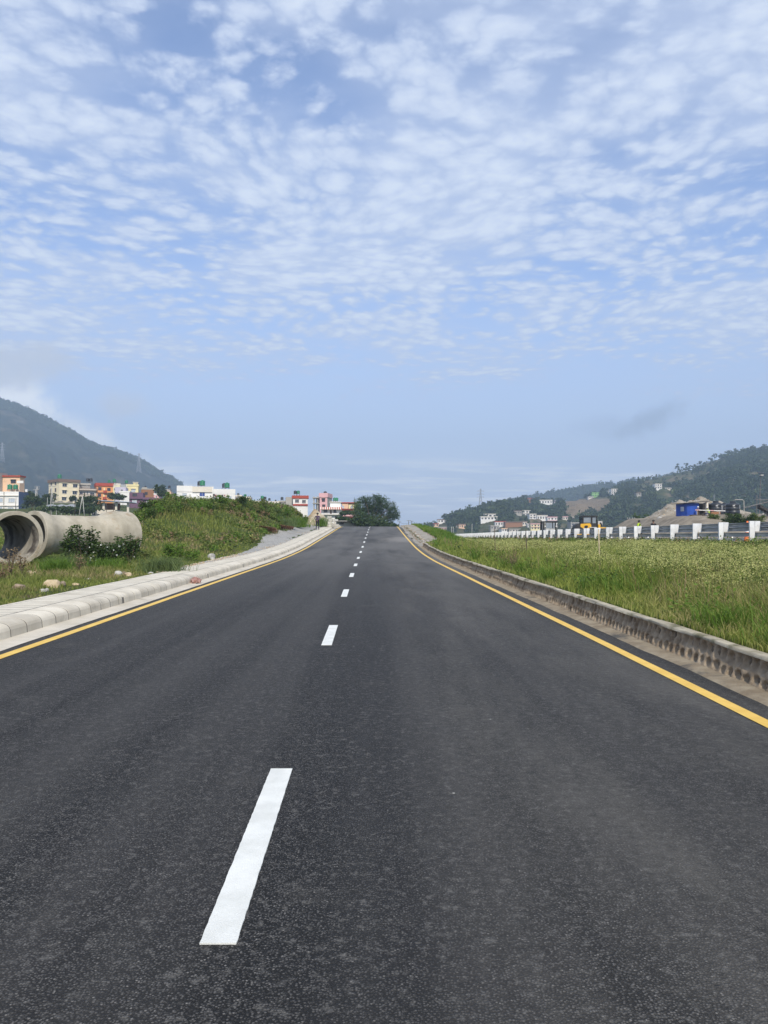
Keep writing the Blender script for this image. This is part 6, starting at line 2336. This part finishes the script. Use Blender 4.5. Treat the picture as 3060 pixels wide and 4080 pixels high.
# second machine, seen from behind
d = 126.0
b = at(2192, 2147, d)
b.z = 1.23
G = thing('road_grader', 'dark-framed machine cab seen from behind, left of the roller', 'road machine', b)
sc = d / F
X_ = lambda px: (px - 2192) * sc
Zp = lambda py: at(2192, py, d).z - b.z
for xx in (-1.0, 1.0):
    for yy in (0, 2.2):
        o = thing('tmp', None, None) if False else None
        M = Matrix.Rotation(math.pi / 2, 3, 'Y')
        mb = MB()
        mb.lathe([(.35, -.22), (.62, -.22), (.68, -.15), (.68, .15), (.62, .22), (.35, .22)], 18, (0, 0, 0), M)
        o = mb.build('wheel', tyre_m, G, (xx, yy, .68))
        MB().lathe([(.01, -.14), (.35, -.16), (.35, .16), (.01, .14)], 14, (0, 0, 0), M).build('rim', grey_m, o)
fr = MB()
fr.box((0, 1.0, Zp(2079)), (X_(2217) - X_(2160), 2.0, .22))
for xx in (2166, 2202, 2214):
    for yy in (.1, 1.9):
        fr.box((X_(xx), yy, (Zp(2079) + Zp(2112)) / 2), (.26 if xx != 2202 else .1, .14, Zp(2079) - Zp(2112)))
fr.build('cab_frame', blk_m, G)
MB().box((X_(2189), .08, (Zp(2083) + Zp(2105)) / 2), (X_(2200) - X_(2174), .05, Zp(2083) - Zp(2105))).build('rear_window', cabglass, G)
MB().box((X_(2208), .08, (Zp(2083) + Zp(2105)) / 2), (X_(2211) - X_(2204), .05, Zp(2083) - Zp(2105))).build('side_window', cabglass, G)
MB().box((X_(2190), 1.0, (Zp(2106) + Zp(2125)) / 2), (1.5, 3.0, Zp(2106) - Zp(2125))).build('body', grey_m, G)
for xx in (2172, 2216):
    mi_ = MB().box((X_(xx), -.15, Zp(2097)), (.18, .06, .2)).build('mirror', frame_w, G)

# cones and white marker stubs along the highway
cone_o = mat('cone_orange', (0.72, 0.15, 0.035), (0.80, 0.22, 0.06), 3, 0.6)
for (px, d, hh, lab) in ((2192, 109, .78, 'orange and white cone below the dark machine'), (2223, 108, .85, 'orange cone nearest the yellow roller'), (2979, 34, .93, 'orange cone tip showing over the nearest guard rail post')):
    p = at(px, 2140, d)
    o = thing('traffic_cone', lab, 'traffic cone', (p.x, p.y, 1.23))
    MB().box((0, 0, .02), (.42, .42, .04)).build('base', blk_m, o)
    mb = MB()
    mb.smooth = True
    mb.lathe([(.16, .04), (.035, hh), (.01, hh)], 16)
    mb.build('cone', cone_o, o)
    mb = MB()
    mb.smooth = True
    f0, f1 = .45, .68
    rr_ = lambda f: .16 + (.035 - .16) * f + .006
    mb.lathe([(rr_(f0), .04 + (hh - .04) * f0), (rr_(f1), .04 + (hh - .04) * f1)], 16)
    mb.build('reflective_collar', PM['white'], o)
mb = MB()
mb.box((0, 0, .17), (.16, .12, .42), taper=.85)
mb.box((0, 0, .40), (.12, .09, .05))
stub = mb.mesh('marker_stub', PM['white'])
for k in range(22):
    o = tag(link('marker_stub', stub, None, (26.45, 40 + 6.2 * k, 1.24)), 'short white marker stub on the far kerb of the highway', 'marker stub', 'marker stubs on the far kerb')

# ------------------------------------------------------------------ sand cut and stacked kerb blocks by the crest
sand_m = mat('cut_sand', (0.40, 0.33, 0.23), (0.52, 0.45, 0.34), 1.0, 0.95, 0.7, 9, c3=(0.30, 0.22, 0.13), s3=.5, t3=(.5, .68))


def sand_z(X, Y):
    z = np.full(X.shape, 0.5)
    for (px, py, d, s) in ((1258, 2026, 95, 1.25), (1268, 2034, 94, 1.1), (1280, 2052, 93, .95), (1245, 2050, 90, 1.2)):
        p = at(px, py, d)
        r = np.sqrt((X - p.x) ** 2 + ((Y - p.y) * .8) ** 2)
        z = np.maximum(z, p.z - s * np.sqrt(r * r + .1) + .2)
    return z + .3 * fbm(X * 1.1, Y * 1.1, 161) + .12 * fbm(X * 4, Y * 2, 171)


tag(patch('sand_heap', -13, -4.9, 88.5, 102, 60, 60, sand_z, sand_m), 'steep pale sand heap at the end of the grassy mound', 'sand heap')
block_m = mat('stacked_concrete', (0.40, 0.385, 0.345), (0.53, 0.51, 0.46), 2, .9, .3, 30, rnd=.1)


def bevel_box(w_, d_, h_, b_):
    bm = bmesh.new()
    bmesh.ops.create_cube(bm, size=1)
    for v in bm.verts:
        v.co = Vector((v.co.x * w_, v.co.y * d_, v.co.z * h_))
    bmesh.ops.bevel(bm, geom=list(bm.edges), offset=b_, segments=1, affect='EDGES')
    me = bpy.data.meshes.new('kerb_block')
    bm.to_mesh(me)
    bm.free()
    me.materials.append(block_m)
    return me


bb = bevel_box(.52, .5, .30, .02)
bd = 88.0
names = ['lowest', 'second', 'third', 'top']
k = 0
for (px, row, dd) in ((1299, 0, 0), (1317, 0, 0), (1299, 1, 0), (1309, 1, -.02), (1318, 1, 0), (1299, 2, .02), (1317, 2, 0), (1313, 3, .05), (1335, 0, .6), (1335, 1, .6), (1326, 2, .7), (1342, 0, -.3)):
    p = at(px, 2100, bd + dd)
    z0 = float(rz(bd)) + .22
    o = link('kerb_block', bb, None, (p.x, p.y, z0 + .15 + .31 * row))
    o.scale = (.94 if row != 1 else .52, 1, 1)
    if row == 2:
        o.scale = (.95, 1, 1)
    o.rotation_euler = (0, 0, random.uniform(-.05, .05))
    lab = {0: 'bottom-row concrete block, left end of the stack by the crest', 1: 'bottom-row concrete block in the middle of the stack', 2: 'narrow block, left one of the second row in the stack', 3: 'narrow block, middle one of the second row in the stack',
           4: 'narrow block, right one of the second row in the stack', 5: 'third-row concrete block on the left of the stack', 6: 'third-row concrete block on the right of the stack', 7: 'topmost concrete block of the stack by the crest',
           8: 'bottom block of the shorter right-hand pile', 9: 'upper block of the shorter right-hand pile', 10: 'block bridging the stack and the shorter pile', 11: 'single concrete block standing alone right of the piles'}[k]
    tag(o, lab, 'concrete block', 'concrete blocks stacked by the crest')
    k += 1

# ------------------------------------------------------------------ people
skin_m = mat('skin', (0.22, 0.12, 0.075), (0.28, 0.16, 0.10), 8, .6)
hair_m = mat('hair_black', (0.012, 0.011, 0.010), (0.025, 0.022, 0.020), 20, .6)
CL = {k: mat('cloth_' + k, c, tuple(v * 1.25 for v in c), 10, .9, .25, 25) for k, c in {'purple': (0.075, 0.052, 0.085), 'navy': (0.022, 0.022, 0.035), 'black': (0.014, 0.014, 0.017), 'hivis': (0.45, 0.62, 0.03), 'jeans': (0.035, 0.05, 0.11), 'grey': (0.25, 0.25, 0.26), 'brown': (0.10, 0.06, 0.04), 'shoe': (0.05, 0.04, 0.03), 'white': (0.62, 0.62, 0.60)}.items()}


def person(label, loc, yaw, J, shirt, trousers, height=1.7, sleeves=True, hat=None, vest=None, shoe='shoe'):
    """one continuous skinned figure from joints J (metres, facing -Y, feet at z=0)"""
    V, R_, E, tagv = [], [], [], []
    def add(p, r, m, parent=None):
        V.append(Vector(p))
        R_.append(r)
        tagv.append(m)
        if parent is not None:
            E.append((parent, len(V) - 1))
        return len(V) - 1
    pel = add(J['pelvis'], .135, 'T')
    bel = add(Vector(J['pelvis']).lerp(Vector(J['chest']), .45), .128, 'S', pel)
    che = add(J['chest'], .150, 'S', bel)
    nb = add(J['neck'], .062, 'K', che)
    hd = Vector(J['head'])
    nk = Vector(J['neck'])
    hb = add(nk.lerp(hd, .55), .075, 'K', nb)
    hc = add(hd, .098, 'K', hb)
    ht = add(hd + (hd - nk).normalized() * .075, .075, 'K', hc)
    fwd = Vector(J.get('face', (0, -1, 0)))
    add(hd + fwd * .112 - Vector((0, 0, .02)), .014, 'K', hc)
    for s in ('l', 'r'):
        sh = add(J['sh' + s], .068, 'S', che)
        el = add(J['el' + s], .046, 'S', sh)
        wr = add(J['wr' + s], .030, 'S' if sleeves else 'K', el)
        d_ = (Vector(J['wr' + s]) - Vector(J['el' + s])).normalized()
        sd = d_.cross(Vector((0, 0, 1)) if abs(d_.z) < .9 else Vector((0, 1, 0))).normalized()
        nn = d_.cross(sd)
        pa = add(Vector(J['wr' + s]) + d_ * .06, .034, 'K', wr)
        for q, ln in ((-.028, .066), (-.009, .078), (.010, .074), (.028, .058)):
            b_ = add(V[pa] + d_ * .042 + sd * q, .0105, 'K', pa)
            c_ = add(V[b_] + d_ * ln * .5 + nn * .012, .0095, 'K', b_)
            add(V[c_] + d_ * ln * .35 + nn * .026, .0085, 'K', c_)
        tb_ = add(Vector(J['wr' + s]) + d_ * .035 - sd * .036, .011, 'K', pa)
        add(V[tb_] + d_ * .04 - sd * .016, .009, 'K', tb_)
        hp = add(J['hip' + s], .098, 'T', pel)
        kn = add(J['kn' + s], .066, 'T', hp)
        an = add(J['an' + s], .046, 'T', kn)
        ft = Vector(J['an' + s])
        td = Vector(J.get('toe' + s, (0, -1, 0)))
        h2 = add(ft + Vector((0, 0, -.045)) + td * .02, .042, 'B', an)
        add(ft + Vector((0, 0, -.055)) + td * .17, .034, 'B', h2)
    k = height / 1.7
    me = bpy.data.meshes.new('body')
    me.from_pydata([tuple(v * k) for v in V], E, [])
    tmp = bpy.data.objects.new('body_tmp', me)
    COL.objects.link(tmp)
    md = tmp.modifiers.new('skin', 'SKIN')
    md.use_smooth_shade = True
    tmp.modifiers.new('sub', 'SUBSURF').levels = 1
    sv = me.skin_vertices[0].data
    for i, r in enumerate(R_):
        sv[i].radius = (r * k * (1.25 if tagv[i] == 'S' and i in (1, 2) else 1.0), r * k * (.82 if i in (1, 2) else 1.0))
        sv[i].use_root = (i == 0)
    dg = bpy.context.evaluated_depsgraph_get()
    dg.update()
    bme = bpy.data.meshes.new_from_object(tmp.evaluated_get(dg))
    bpy.data.objects.remove(tmp)
    bme.name = 'body'
    bme.materials.clear()
    names_ = {'S': CL[shirt], 'T': CL[trousers], 'K': skin_m, 'B': CL[shoe]}
    keys = ['S', 'T', 'K', 'B']
    for q in keys:
        bme.materials.append(names_[q])
    pts = np.array([tuple(v * k) for v in V])
    for f in bme.polygons:
        c = np.array(f.center)
        best = (1e9, 'S')
        for (a, b) in E:
            ab = pts[b] - pts[a]
            t_ = np.clip(np.dot(c - pts[a], ab) / (np.dot(ab, ab) + 1e-9), 0, 1)
            dd = np.linalg.norm(c - pts[a] - ab * t_) / (.5 * (R_[a] + R_[b]) + .03)
            if dd < best[0]:
                m_ = tagv[b] if t_ > .35 else tagv[a]
                if tagv[b] == 'K' and tagv[a] == 'S':
                    m_ = 'K' if t_ > .75 else 'S'
                best = (dd, m_)
        f.material_index = keys.index(best[1])
        f.use_smooth = True
    o = thing('person', label, 'person', loc, yaw)
    link('body', bme, o)
    hd = hd * k
    up_ = (hd - nk * k).normalized()
    side = fwd.cross(up_).normalized()
    M = Matrix((side, -fwd, up_)).transposed()
    mb = MB()
    mb.smooth = True
    if hat:
        mb.lathe([(.150, .035), (.128, .045), (.125, .09), (.10, .145), (.05, .172), (.001, .178)], 18, hd, M)
        mb.build('helmet', CL[hat], o)
    mb = MB()
    mb.smooth = True
    mb.lathe([(.108, -.02), (.116, .03), (.112, .08), (.085, .13), (.04, .152), (.001, .157)], 16, hd + M @ Vector((0, .018, 0)), M)
    mb.build('hair', hair_m, o)
    for s in (-1, 1):
        mb = MB()
        mb.lathe([(.001, -.012), (.009, -.008), (.012, 0), (.009, .008), (.001, .012)], 8, hd + M @ Vector((s * .034, -.098, .012)))
        mb.build('eye', CL['white'], o)
        mb = MB()
        mb.lathe([(.001, -.03), (.014, -.02), (.017, .005), (.012, .03), (.001, .036)], 8, hd + M @ Vector((s * .104, .0, .0)))
        mb.build('ear', skin_m, o)
    MB().box(hd + M @ Vector((0, -.098, -.058)), (.044, .012, .010), M=M).build('mouth', mat('lips', (0.16, 0.06, 0.045)), o)
    if vest:
        ch, pv_ = Vector(J['chest']) * k, Vector(J['pelvis']) * k
        ax = (ch - pv_).normalized()
        sx = (Vector(J['shr']) - Vector(J['shl'])).normalized()
        fw_ = ax.cross(sx)
        Mv = Matrix((sx, fw_, ax)).transposed()
        mb = MB()
        mb.smooth = True
        L_ = (ch - pv_).length
        vs, fs = [], []
        prof = [(.205, .155, .02), (.20, .150, L_ * .4), (.215, .155, L_ * .8), (.20, .14, L_ + .10), (.12, .09, L_ + .19)]
        for (a, b, z) in prof:
            for q in range(18):
                t_ = 2 * math.pi * q / 18
                vs.append(pv_ + Mv @ Vector((a * math.cos(t_), b * math.sin(t_), z)))
        for i in range(len(prof) - 1):
            for q in range(18):
                r2 = (q + 1) % 18
                fs.append((i * 18 + q, i * 18 + r2, (i + 1) * 18 + r2, (i + 1) * 18 + q))
        mb.add(vs, fs)
        ve = mb.build('vest', CL[vest], o)
        vs2, fs2 = [], []
        for z in (L_ * .45, L_ * .56):
            for q in range(18):
                t_ = 2 * math.pi * q / 18
                vs2.append(pv_ + Mv @ Vector((.218 * math.cos(t_), .165 * math.sin(t_), z)))
        for q in range(18):
            r2 = (q + 1) % 18
            fs2.append((q, r2, 18 + r2, 18 + q))
        mb = MB()
        mb.add(vs2, fs2)
        mb.build('reflective_band', CL['white'], ve)
    return o


def stand(stride=.0, arms='down', lean=0.0, arm_sw=.0):
    J = {'pelvis': (0, 0, .93), 'chest': (0, -lean, 1.27), 'neck': (0, -lean * 1.2, 1.46), 'head': (0, -lean * 1.4 - .02, 1.595),
         'shl': (-.19, -lean, 1.39), 'shr': (.19, -lean, 1.39), 'hipl': (-.095, 0, .89), 'hipr': (.095, 0, .89)}
    J['knl'] = (-.10, -stride * .55, .50)
    J['knr'] = (.10, stride * .30, .49)
    J['anl'] = (-.10, -stride * .75, .09)
    J['anr'] = (.10, stride * .95, .11)
    if arms == 'down':
        J.update(ell=(-.26, arm_sw * .5, 1.10), elr=(.26, -arm_sw * .5, 1.10), wrl=(-.27, arm_sw - .05, .86), wrr=(.27, -arm_sw - .05, .86))
    elif arms == 'back':
        J.update(ell=(-.29, .10, 1.10), elr=(.29, .10, 1.10), wrl=(-.07, .19, .98), wrr=(.07, .21, .95))
    elif arms == 'fold':
        J.update(ell=(-.27, -.05, 1.10), elr=(.27, -.05, 1.10), wrl=(-.06, -.24, 1.12), wrr=(.06, -.22, 1.16))
    return J


y_ = 79.0
p = at(1265, 2110, y_)
person('man in dark purple shirt walking away with hands behind his back', (p.x, p.y, float(rz(y_)) + .215), math.pi - .1, stand(.22, 'back'), 'purple', 'navy', 1.72)
p = at(2545, 2140, 70)
person('worker in black with a yellow-green vest walking behind the guard rail', (p.x, p.y, 1.235), math.pi / 2 + .3, stand(.42, 'down', .03, .25), 'black', 'black', 1.72, vest='hivis')
p = at(2604, 2140, 69)
person('worker all in black standing behind the guard rail post', (p.x, p.y, 1.235), .25, stand(.08, 'fold'), 'black', 'black', 1.74)
sit = {'pelvis': (0, 0, .52), 'chest': (0, -.10, .87), 'neck': (0, -.17, 1.06), 'head': (0, -.22, 1.19), 'shl': (-.19, -.12, .99), 'shr': (.19, -.12, .99), 'hipl': (-.1, -.02, .50), 'hipr': (.1, -.02, .50),
       'knl': (-.13, -.44, .50), 'knr': (.13, -.44, .50), 'anl': (-.13, -.46, .09), 'anr': (.13, -.46, .09), 'ell': (-.26, -.25, .76), 'elr': (.26, -.25, .76), 'wrl': (-.14, -.45, .64), 'wrr': (.14, -.45, .64)}
p = at(2824, 2060, 104.5)
g_ = at(2822, 2060, 104.5)
person('seated worker in white helmet and yellow-green vest before the tanks', (p.x, p.y, p.z), -math.pi / 2 + .2, sit, 'grey', 'jeans', 1.72, hat='white', vest='hivis')
st_ = thing('stool', 'low stool under the seated worker', 'stool', (p.x + .03, p.y, p.z))
MB().box((0, 0, .36), (.36, .36, .05)).build('seat', darkwood, st_)
for a in (-.14, .14):
    for c_ in (-.14, .14):
        MB().box((a, c_, .05), (.04, .04, .62)).build('leg', darkwood, st_)
p = at(2781, 2058, 107.5)
person('helmeted worker in the dark doorway of the blue hut', (p.x, p.y, p.z - .35), .2, stand(.05, 'fold'), 'brown', 'brown', 1.7, hat='white')

# ------------------------------------------------------------------ pylons, poles and wires
pyl_m = mat('pylon_steel', (0.30, 0.31, 0.33), (0.40, 0.41, 0.43), .5, .6)


def pylon(px, pyt, pyb, d, label):
    b, t_ = at(px, pyb, d), at(px, pyt, d)
    hh = t_.z - b.z
    o = thing('pylon', label, 'pylon', b)
    w0, w1 = hh * .10, hh * .022
    mb = MB()
    lv = [0, .2, .38, .54, .68, .8, .9, 1.0]
    r = hh * .0055
    ww = [w0 + (w1 - w0) * min(1, f / .8) for f in lv]
    cs = [[Vector((sx * w_, sy * w_, f * hh)) for sx, sy in ((-1, -1), (1, -1), (1, 1), (-1, 1))] for f, w_ in zip(lv, ww)]
    for i in range(len(lv) - 1):
        for q in range(4):
            n_ = (q + 1) % 4
            mb.tube([cs[i][q], cs[i + 1][q]], r, 4)
            mb.tube([cs[i][q], cs[i + 1][n_]], r * .6, 4)
            mb.tube([cs[i][n_], cs[i + 1][q]], r * .6, 4)
            mb.tube([cs[i + 1][q], cs[i + 1][n_]], r * .6, 4)
    mb.build('tower', pyl_m, o)
    for f in (.64, .77, .9):
        a = MB()
        L = hh * .15
        a.tube([(-L, 0, f * hh), (L, 0, f * hh)], r * .8, 4)
        a.tube([(-L, 0, f * hh), (0, 0, f * hh + hh * .05)], r * .6, 4)
        a.tube([(L, 0, f * hh), (0, 0, f * hh + hh * .05)], r * .6, 4)
        for s in (-1, 1):
            a.tube([(s * L, 0, f * hh), (s * L, 0, f * hh - hh * .03)], r * .8, 4)
        a.build('cross_arm', pyl_m, o)


pylon(1915, 1948, 2040, 900, 'lattice pylon rising over the wooded town hill')
pylon(553, 1806, 1884, on_hill(H_mt, 553, 1884), 'lattice pylon on the mountain flank above the purple house')
pylon(8, 1764, 1842, on_hill(H_mt, 8, 1842), 'lattice pylon on the mountain at the left edge')
pylon(2846, 1971, 2003, 400, 'small lattice pylon behind the gravel heap')
pole_m = mat('pole_concrete', (0.40, 0.39, 0.37), (0.52, 0.51, 0.48), 1, .9)


def pole(px0, py0, px1, py1, d, r, label, m=None, arms=0, name='utility_pole', cat='utility pole'):
    b, t_ = at(px0, py0, d), at(px1, py1, d)
    o = thing(name, label, cat, b)
    q = t_ - b
    mb = MB()
    mb.smooth = True
    mb.tube([q * -.15, q * .5, q], [r, r * .85, r * .65], 8)
    mb.build('shaft', m or pole_m, o)
    for k in range(arms):
        f = .97 - .09 * k
        a = MB().box(q * f, (1.6, .09, .09)).build('cross_arm', steel_m, o)
        for s in (-.7, -.3, .3, .7):
            MB().tube([q * f + Vector((s, 0, .04)), q * f + Vector((s, 0, .22))], .05, 6).build('insulator', frame_w, a)


pole(147, 1998, 148, 1938, 240, .16, 'utility pole with cross arms between the white and cream houses', None, 3)
pole(139, 2032, 143, 1950, 226, .13, 'plain pole leaning beside the armed utility pole', None, 1)
pole(200, 2048, 207, 1934, 175, .13, 'tall pale pole in front of the cream house', None, 1)
pole(213, 2030, 209, 1960, 178, .09, 'strut leaning on the tall pale pole')
pole(315, 2054, 328, 1978, 150, .09, 'left leg of the A-shaped pole pair behind the long pipe')
pole(336, 2054, 329, 1978, 150, .09, 'right leg of the A-shaped pole pair behind the long pipe')
pole(299, 2052, 298, 1998, 150, .06, 'dark thin post left of the A-shaped pair', darkwood)
pole(61, 2040, 64, 1982, 160, .06, 'dark thin post before the white house', darkwood)
pole(188, 2020, 189, 1982, 190, .07, 'short pale post before the garden plot')
pole(424, 2040, 424, 2002, 165, .06, 'dark post before the open shed', darkwood)
pole(453, 2040, 454, 2002, 165, .06, 'dark post at the right end of the open shed', darkwood)
pole(1640, 2105, 1640, 2075, 320, .14, 'utility pole beyond the crest, right of the big tree', darkwood, 1)
pole(1628, 2108, 1628, 2073, 300, .12, 'utility pole beyond the crest nearest the road', darkwood, 1)
pole(1590, 2108, 1591, 2078, 330, .10, 'faint utility pole beyond the crest under the tree', darkwood, 1)
pole(1798, 2136, 1799, 2098, 300, .12, 'grey lamp post left of the guard rail houses', None, 0)
pole(1805, 2136, 1806, 2098, 300, .12, 'second grey lamp post beside the first one', None, 0)
pole(1880, 2128, 1881, 2088, 300, .11, 'lamp post over the guard rail before the wood', None, 0)
pole(2513, 2090, 2515, 2066, 150, .08, 'short wooden post carrying a cable left of the workers', darkwood, 1)
wire_m = mat('cable_black', (0.02, 0.02, 0.02), (0.03, 0.03, 0.03), 1, .7)


def wire(pts, label, r=.02, sag=.6):
    A = [at(*p) for p in pts]
    P = []
    for a, b in zip(A[:-1], A[1:]):
        for k in range(8):
            t_ = k / 8
            P.append(a.lerp(b, t_) - Vector((0, 0, 4 * sag * t_ * (1 - t_))))
    P.append(A[-1])
    mb = MB()
    mb.tube([p - A[0] for p in P], r, 5)
    tag(mb.build('overhead_wire', wire_m, None, A[0]), label, 'wire')


wire([(90, 1953, 236), (147, 1952, 240), (207, 1952, 175)], 'highest cable strung between the left utility poles', .025)
wire([(90, 1962, 236), (147, 1958, 240), (207, 1963, 175)], 'second cable strung between the left utility poles', .025)
wire([(90, 1968, 236), (143, 1972, 226), (207, 1970, 175)], 'lowest sagging cable between the left utility poles', .025, .9)
wire([(2320, 2098, 150), (2515, 2070, 150), (2600, 2076, 150)], 'thin cable slung behind the two highway workers', .03, .4)
wire([(1591, 2080, 330), (1640, 2078, 320), (1750, 2082, 330)], 'cable between the poles beyond the crest', .03, .8)

# ------------------------------------------------------------------ plots and greenery below the left-hand houses
stonew = mat('rubble_wall', (0.24, 0.22, 0.19), (0.36, 0.34, 0.30), .8, .95, .9, 4, c3=(0.14, 0.12, 0.09), s3=.4)
a, b = at(195, 2012, 285), at(330, 2014, 292)
mb = MB()
n_ = 14
top_ = [a.lerp(b, i / n_) + Vector((0, 0, 1.6 + .35 * math.sin(i * 1.7) - .1 * i * .5)) - a for i in range(n_ + 1)]
bot_ = [Vector((t_.x, t_.y, -5)) for t_ in top_]
bk = [t_ + Vector((0, .5, 0)) for t_ in top_]
mb.strip(bot_, top_)
mb.strip(top_, bk)
tag(mb.build('terrace_wall', stonew, None, a), 'rough stone terrace wall below the cream house', 'wall')
net_m = mat('shade_net', (0.26, 0.27, 0.28), (0.36, 0.37, 0.38), 2, .9)
o = thing('net_house', 'garden plot under a sagging grey shade net behind the pipes', 'net house', at(245, 2045, 190))
q = at(245, 2045, 190)
A_ = [at(px, py, 188) - q for px, py in ((182, 2022), (205, 2019), (225, 2024), (245, 2018), (265, 2024), (282, 2017), (300, 2022))]
B_ = [at(px, py, 204) - q for px, py in ((186, 2012), (207, 2009), (226, 2013), (246, 2009), (266, 2013), (283, 2008), (303, 2011))]
MB().strip(A_, B_).strip([p_ - Vector((0, 0, .03)) for p_ in A_], [p_ - Vector((0, 0, .03)) for p_ in B_]).build('net', net_m, o)
for p_ in A_ + B_:
    MB().box(p_ - Vector((0, 0, 1.6)), (.1, .1, 3.2)).build('post', pole_m, o)
gt_m = leafmat('garden_leaf', (0.025, 0.05, 0.018), (0.065, 0.10, 0.03), None, .25)


def far_bush(px, py, d, rr, hh, label, n=700, name='garden_tree', cat='tree'):
    p_ = at(px, py, d)
    o = thing(name, label, cat, p_)
    r = np.random.default_rng(int(px * 3 + d))
    mb = MB()
    V = Veg()
    mb.tube([(0, 0, -2.5), (0, 0, hh * .3), (r.normal() * .2, 0, hh * .6)], [hh * .03, hh * .025, hh * .012], 6)
    for k in range(9):
        c = np.array([r.uniform(-1, 1) * rr * .62, r.uniform(-1, 1) * rr * .62, hh * r.uniform(.3, .85)])
        mb.tube([(0, 0, hh * .3), tuple(c)], [hh * .012, hh * .004], 4)
        q = r.normal(size=(n // 9, 3))
        q /= np.linalg.norm(q, axis=1)[:, None]
        V.leaves(c + q * r.uniform(.3, 1, (n // 9, 1)) * np.array([rr * .48, rr * .48, hh * .24]), r.uniform(.35, .75, n // 9), 0, .2, .55, r)
    V.build('crown', gt_m, o)
    mb.build('trunk', stem_m, o)


for (px, py, d, rr, hh, lab) in ((128, 2036, 215, 3.2, 4.2, 'dark garden trees right of the slate-blue wall'), (160, 2026, 225, 3.2, 3.2, 'low dark tree under the utility poles'), (190, 2010, 240, 3.0, 3.6, 'rounded tree left of the cream house'),
                                 (118, 2005, 260, 2.6, 4.0, 'tree touching the back of the slate-blue wall'), (356, 2045, 185, 3.6, 4.4, 'bushy dark tree left of the open shed'), (338, 2052, 180, 3.0, 3.0, 'lower bush at the foot of the A-shaped pole'),
                                 (288, 2002, 292, 1.3, 3.6, 'slim tree before the cream house wall'), (455, 1996, 268, 3.0, 3.0, 'round green tree before the stepped white house'), (490, 1996, 268, 2.6, 2.4, 'smaller green tree before the stepped white house'),
                                 (645, 1990, 235, 2.2, 4.4, 'dark tree between the brick house and the white block'), (230, 2052, 170, 7.0, 2.0, 'dark green vegetable bed behind the pipes'), (290, 2052, 172, 6.0, 1.9, 'second vegetable bed behind the long pipe'),
                                 (1382, 2092, 160, 2.2, 1.9, 'low green bush before the flat grey shed'), (1425, 2100, 150, 2.5, 2.0, 'undergrowth at the left foot of the big tree'), (1378, 2058, 200, 1.8, 2.0, 'dark creeper below the brick-red house'),
                                 (1462, 2104, 150, 3.0, 1.8, 'undergrowth hiding the trunk of the big tree'), (1500, 2104, 150, 3.0, 1.6, 'undergrowth below the middle of the big tree'), (1545, 2106, 160, 2.6, 1.2, 'low growth right of the big tree')):
    far_bush(px, py, d, rr, hh, lab, 900, 'garden_tree' if hh > 2.5 else 'garden_bush', 'tree' if hh > 2.5 else 'bush')
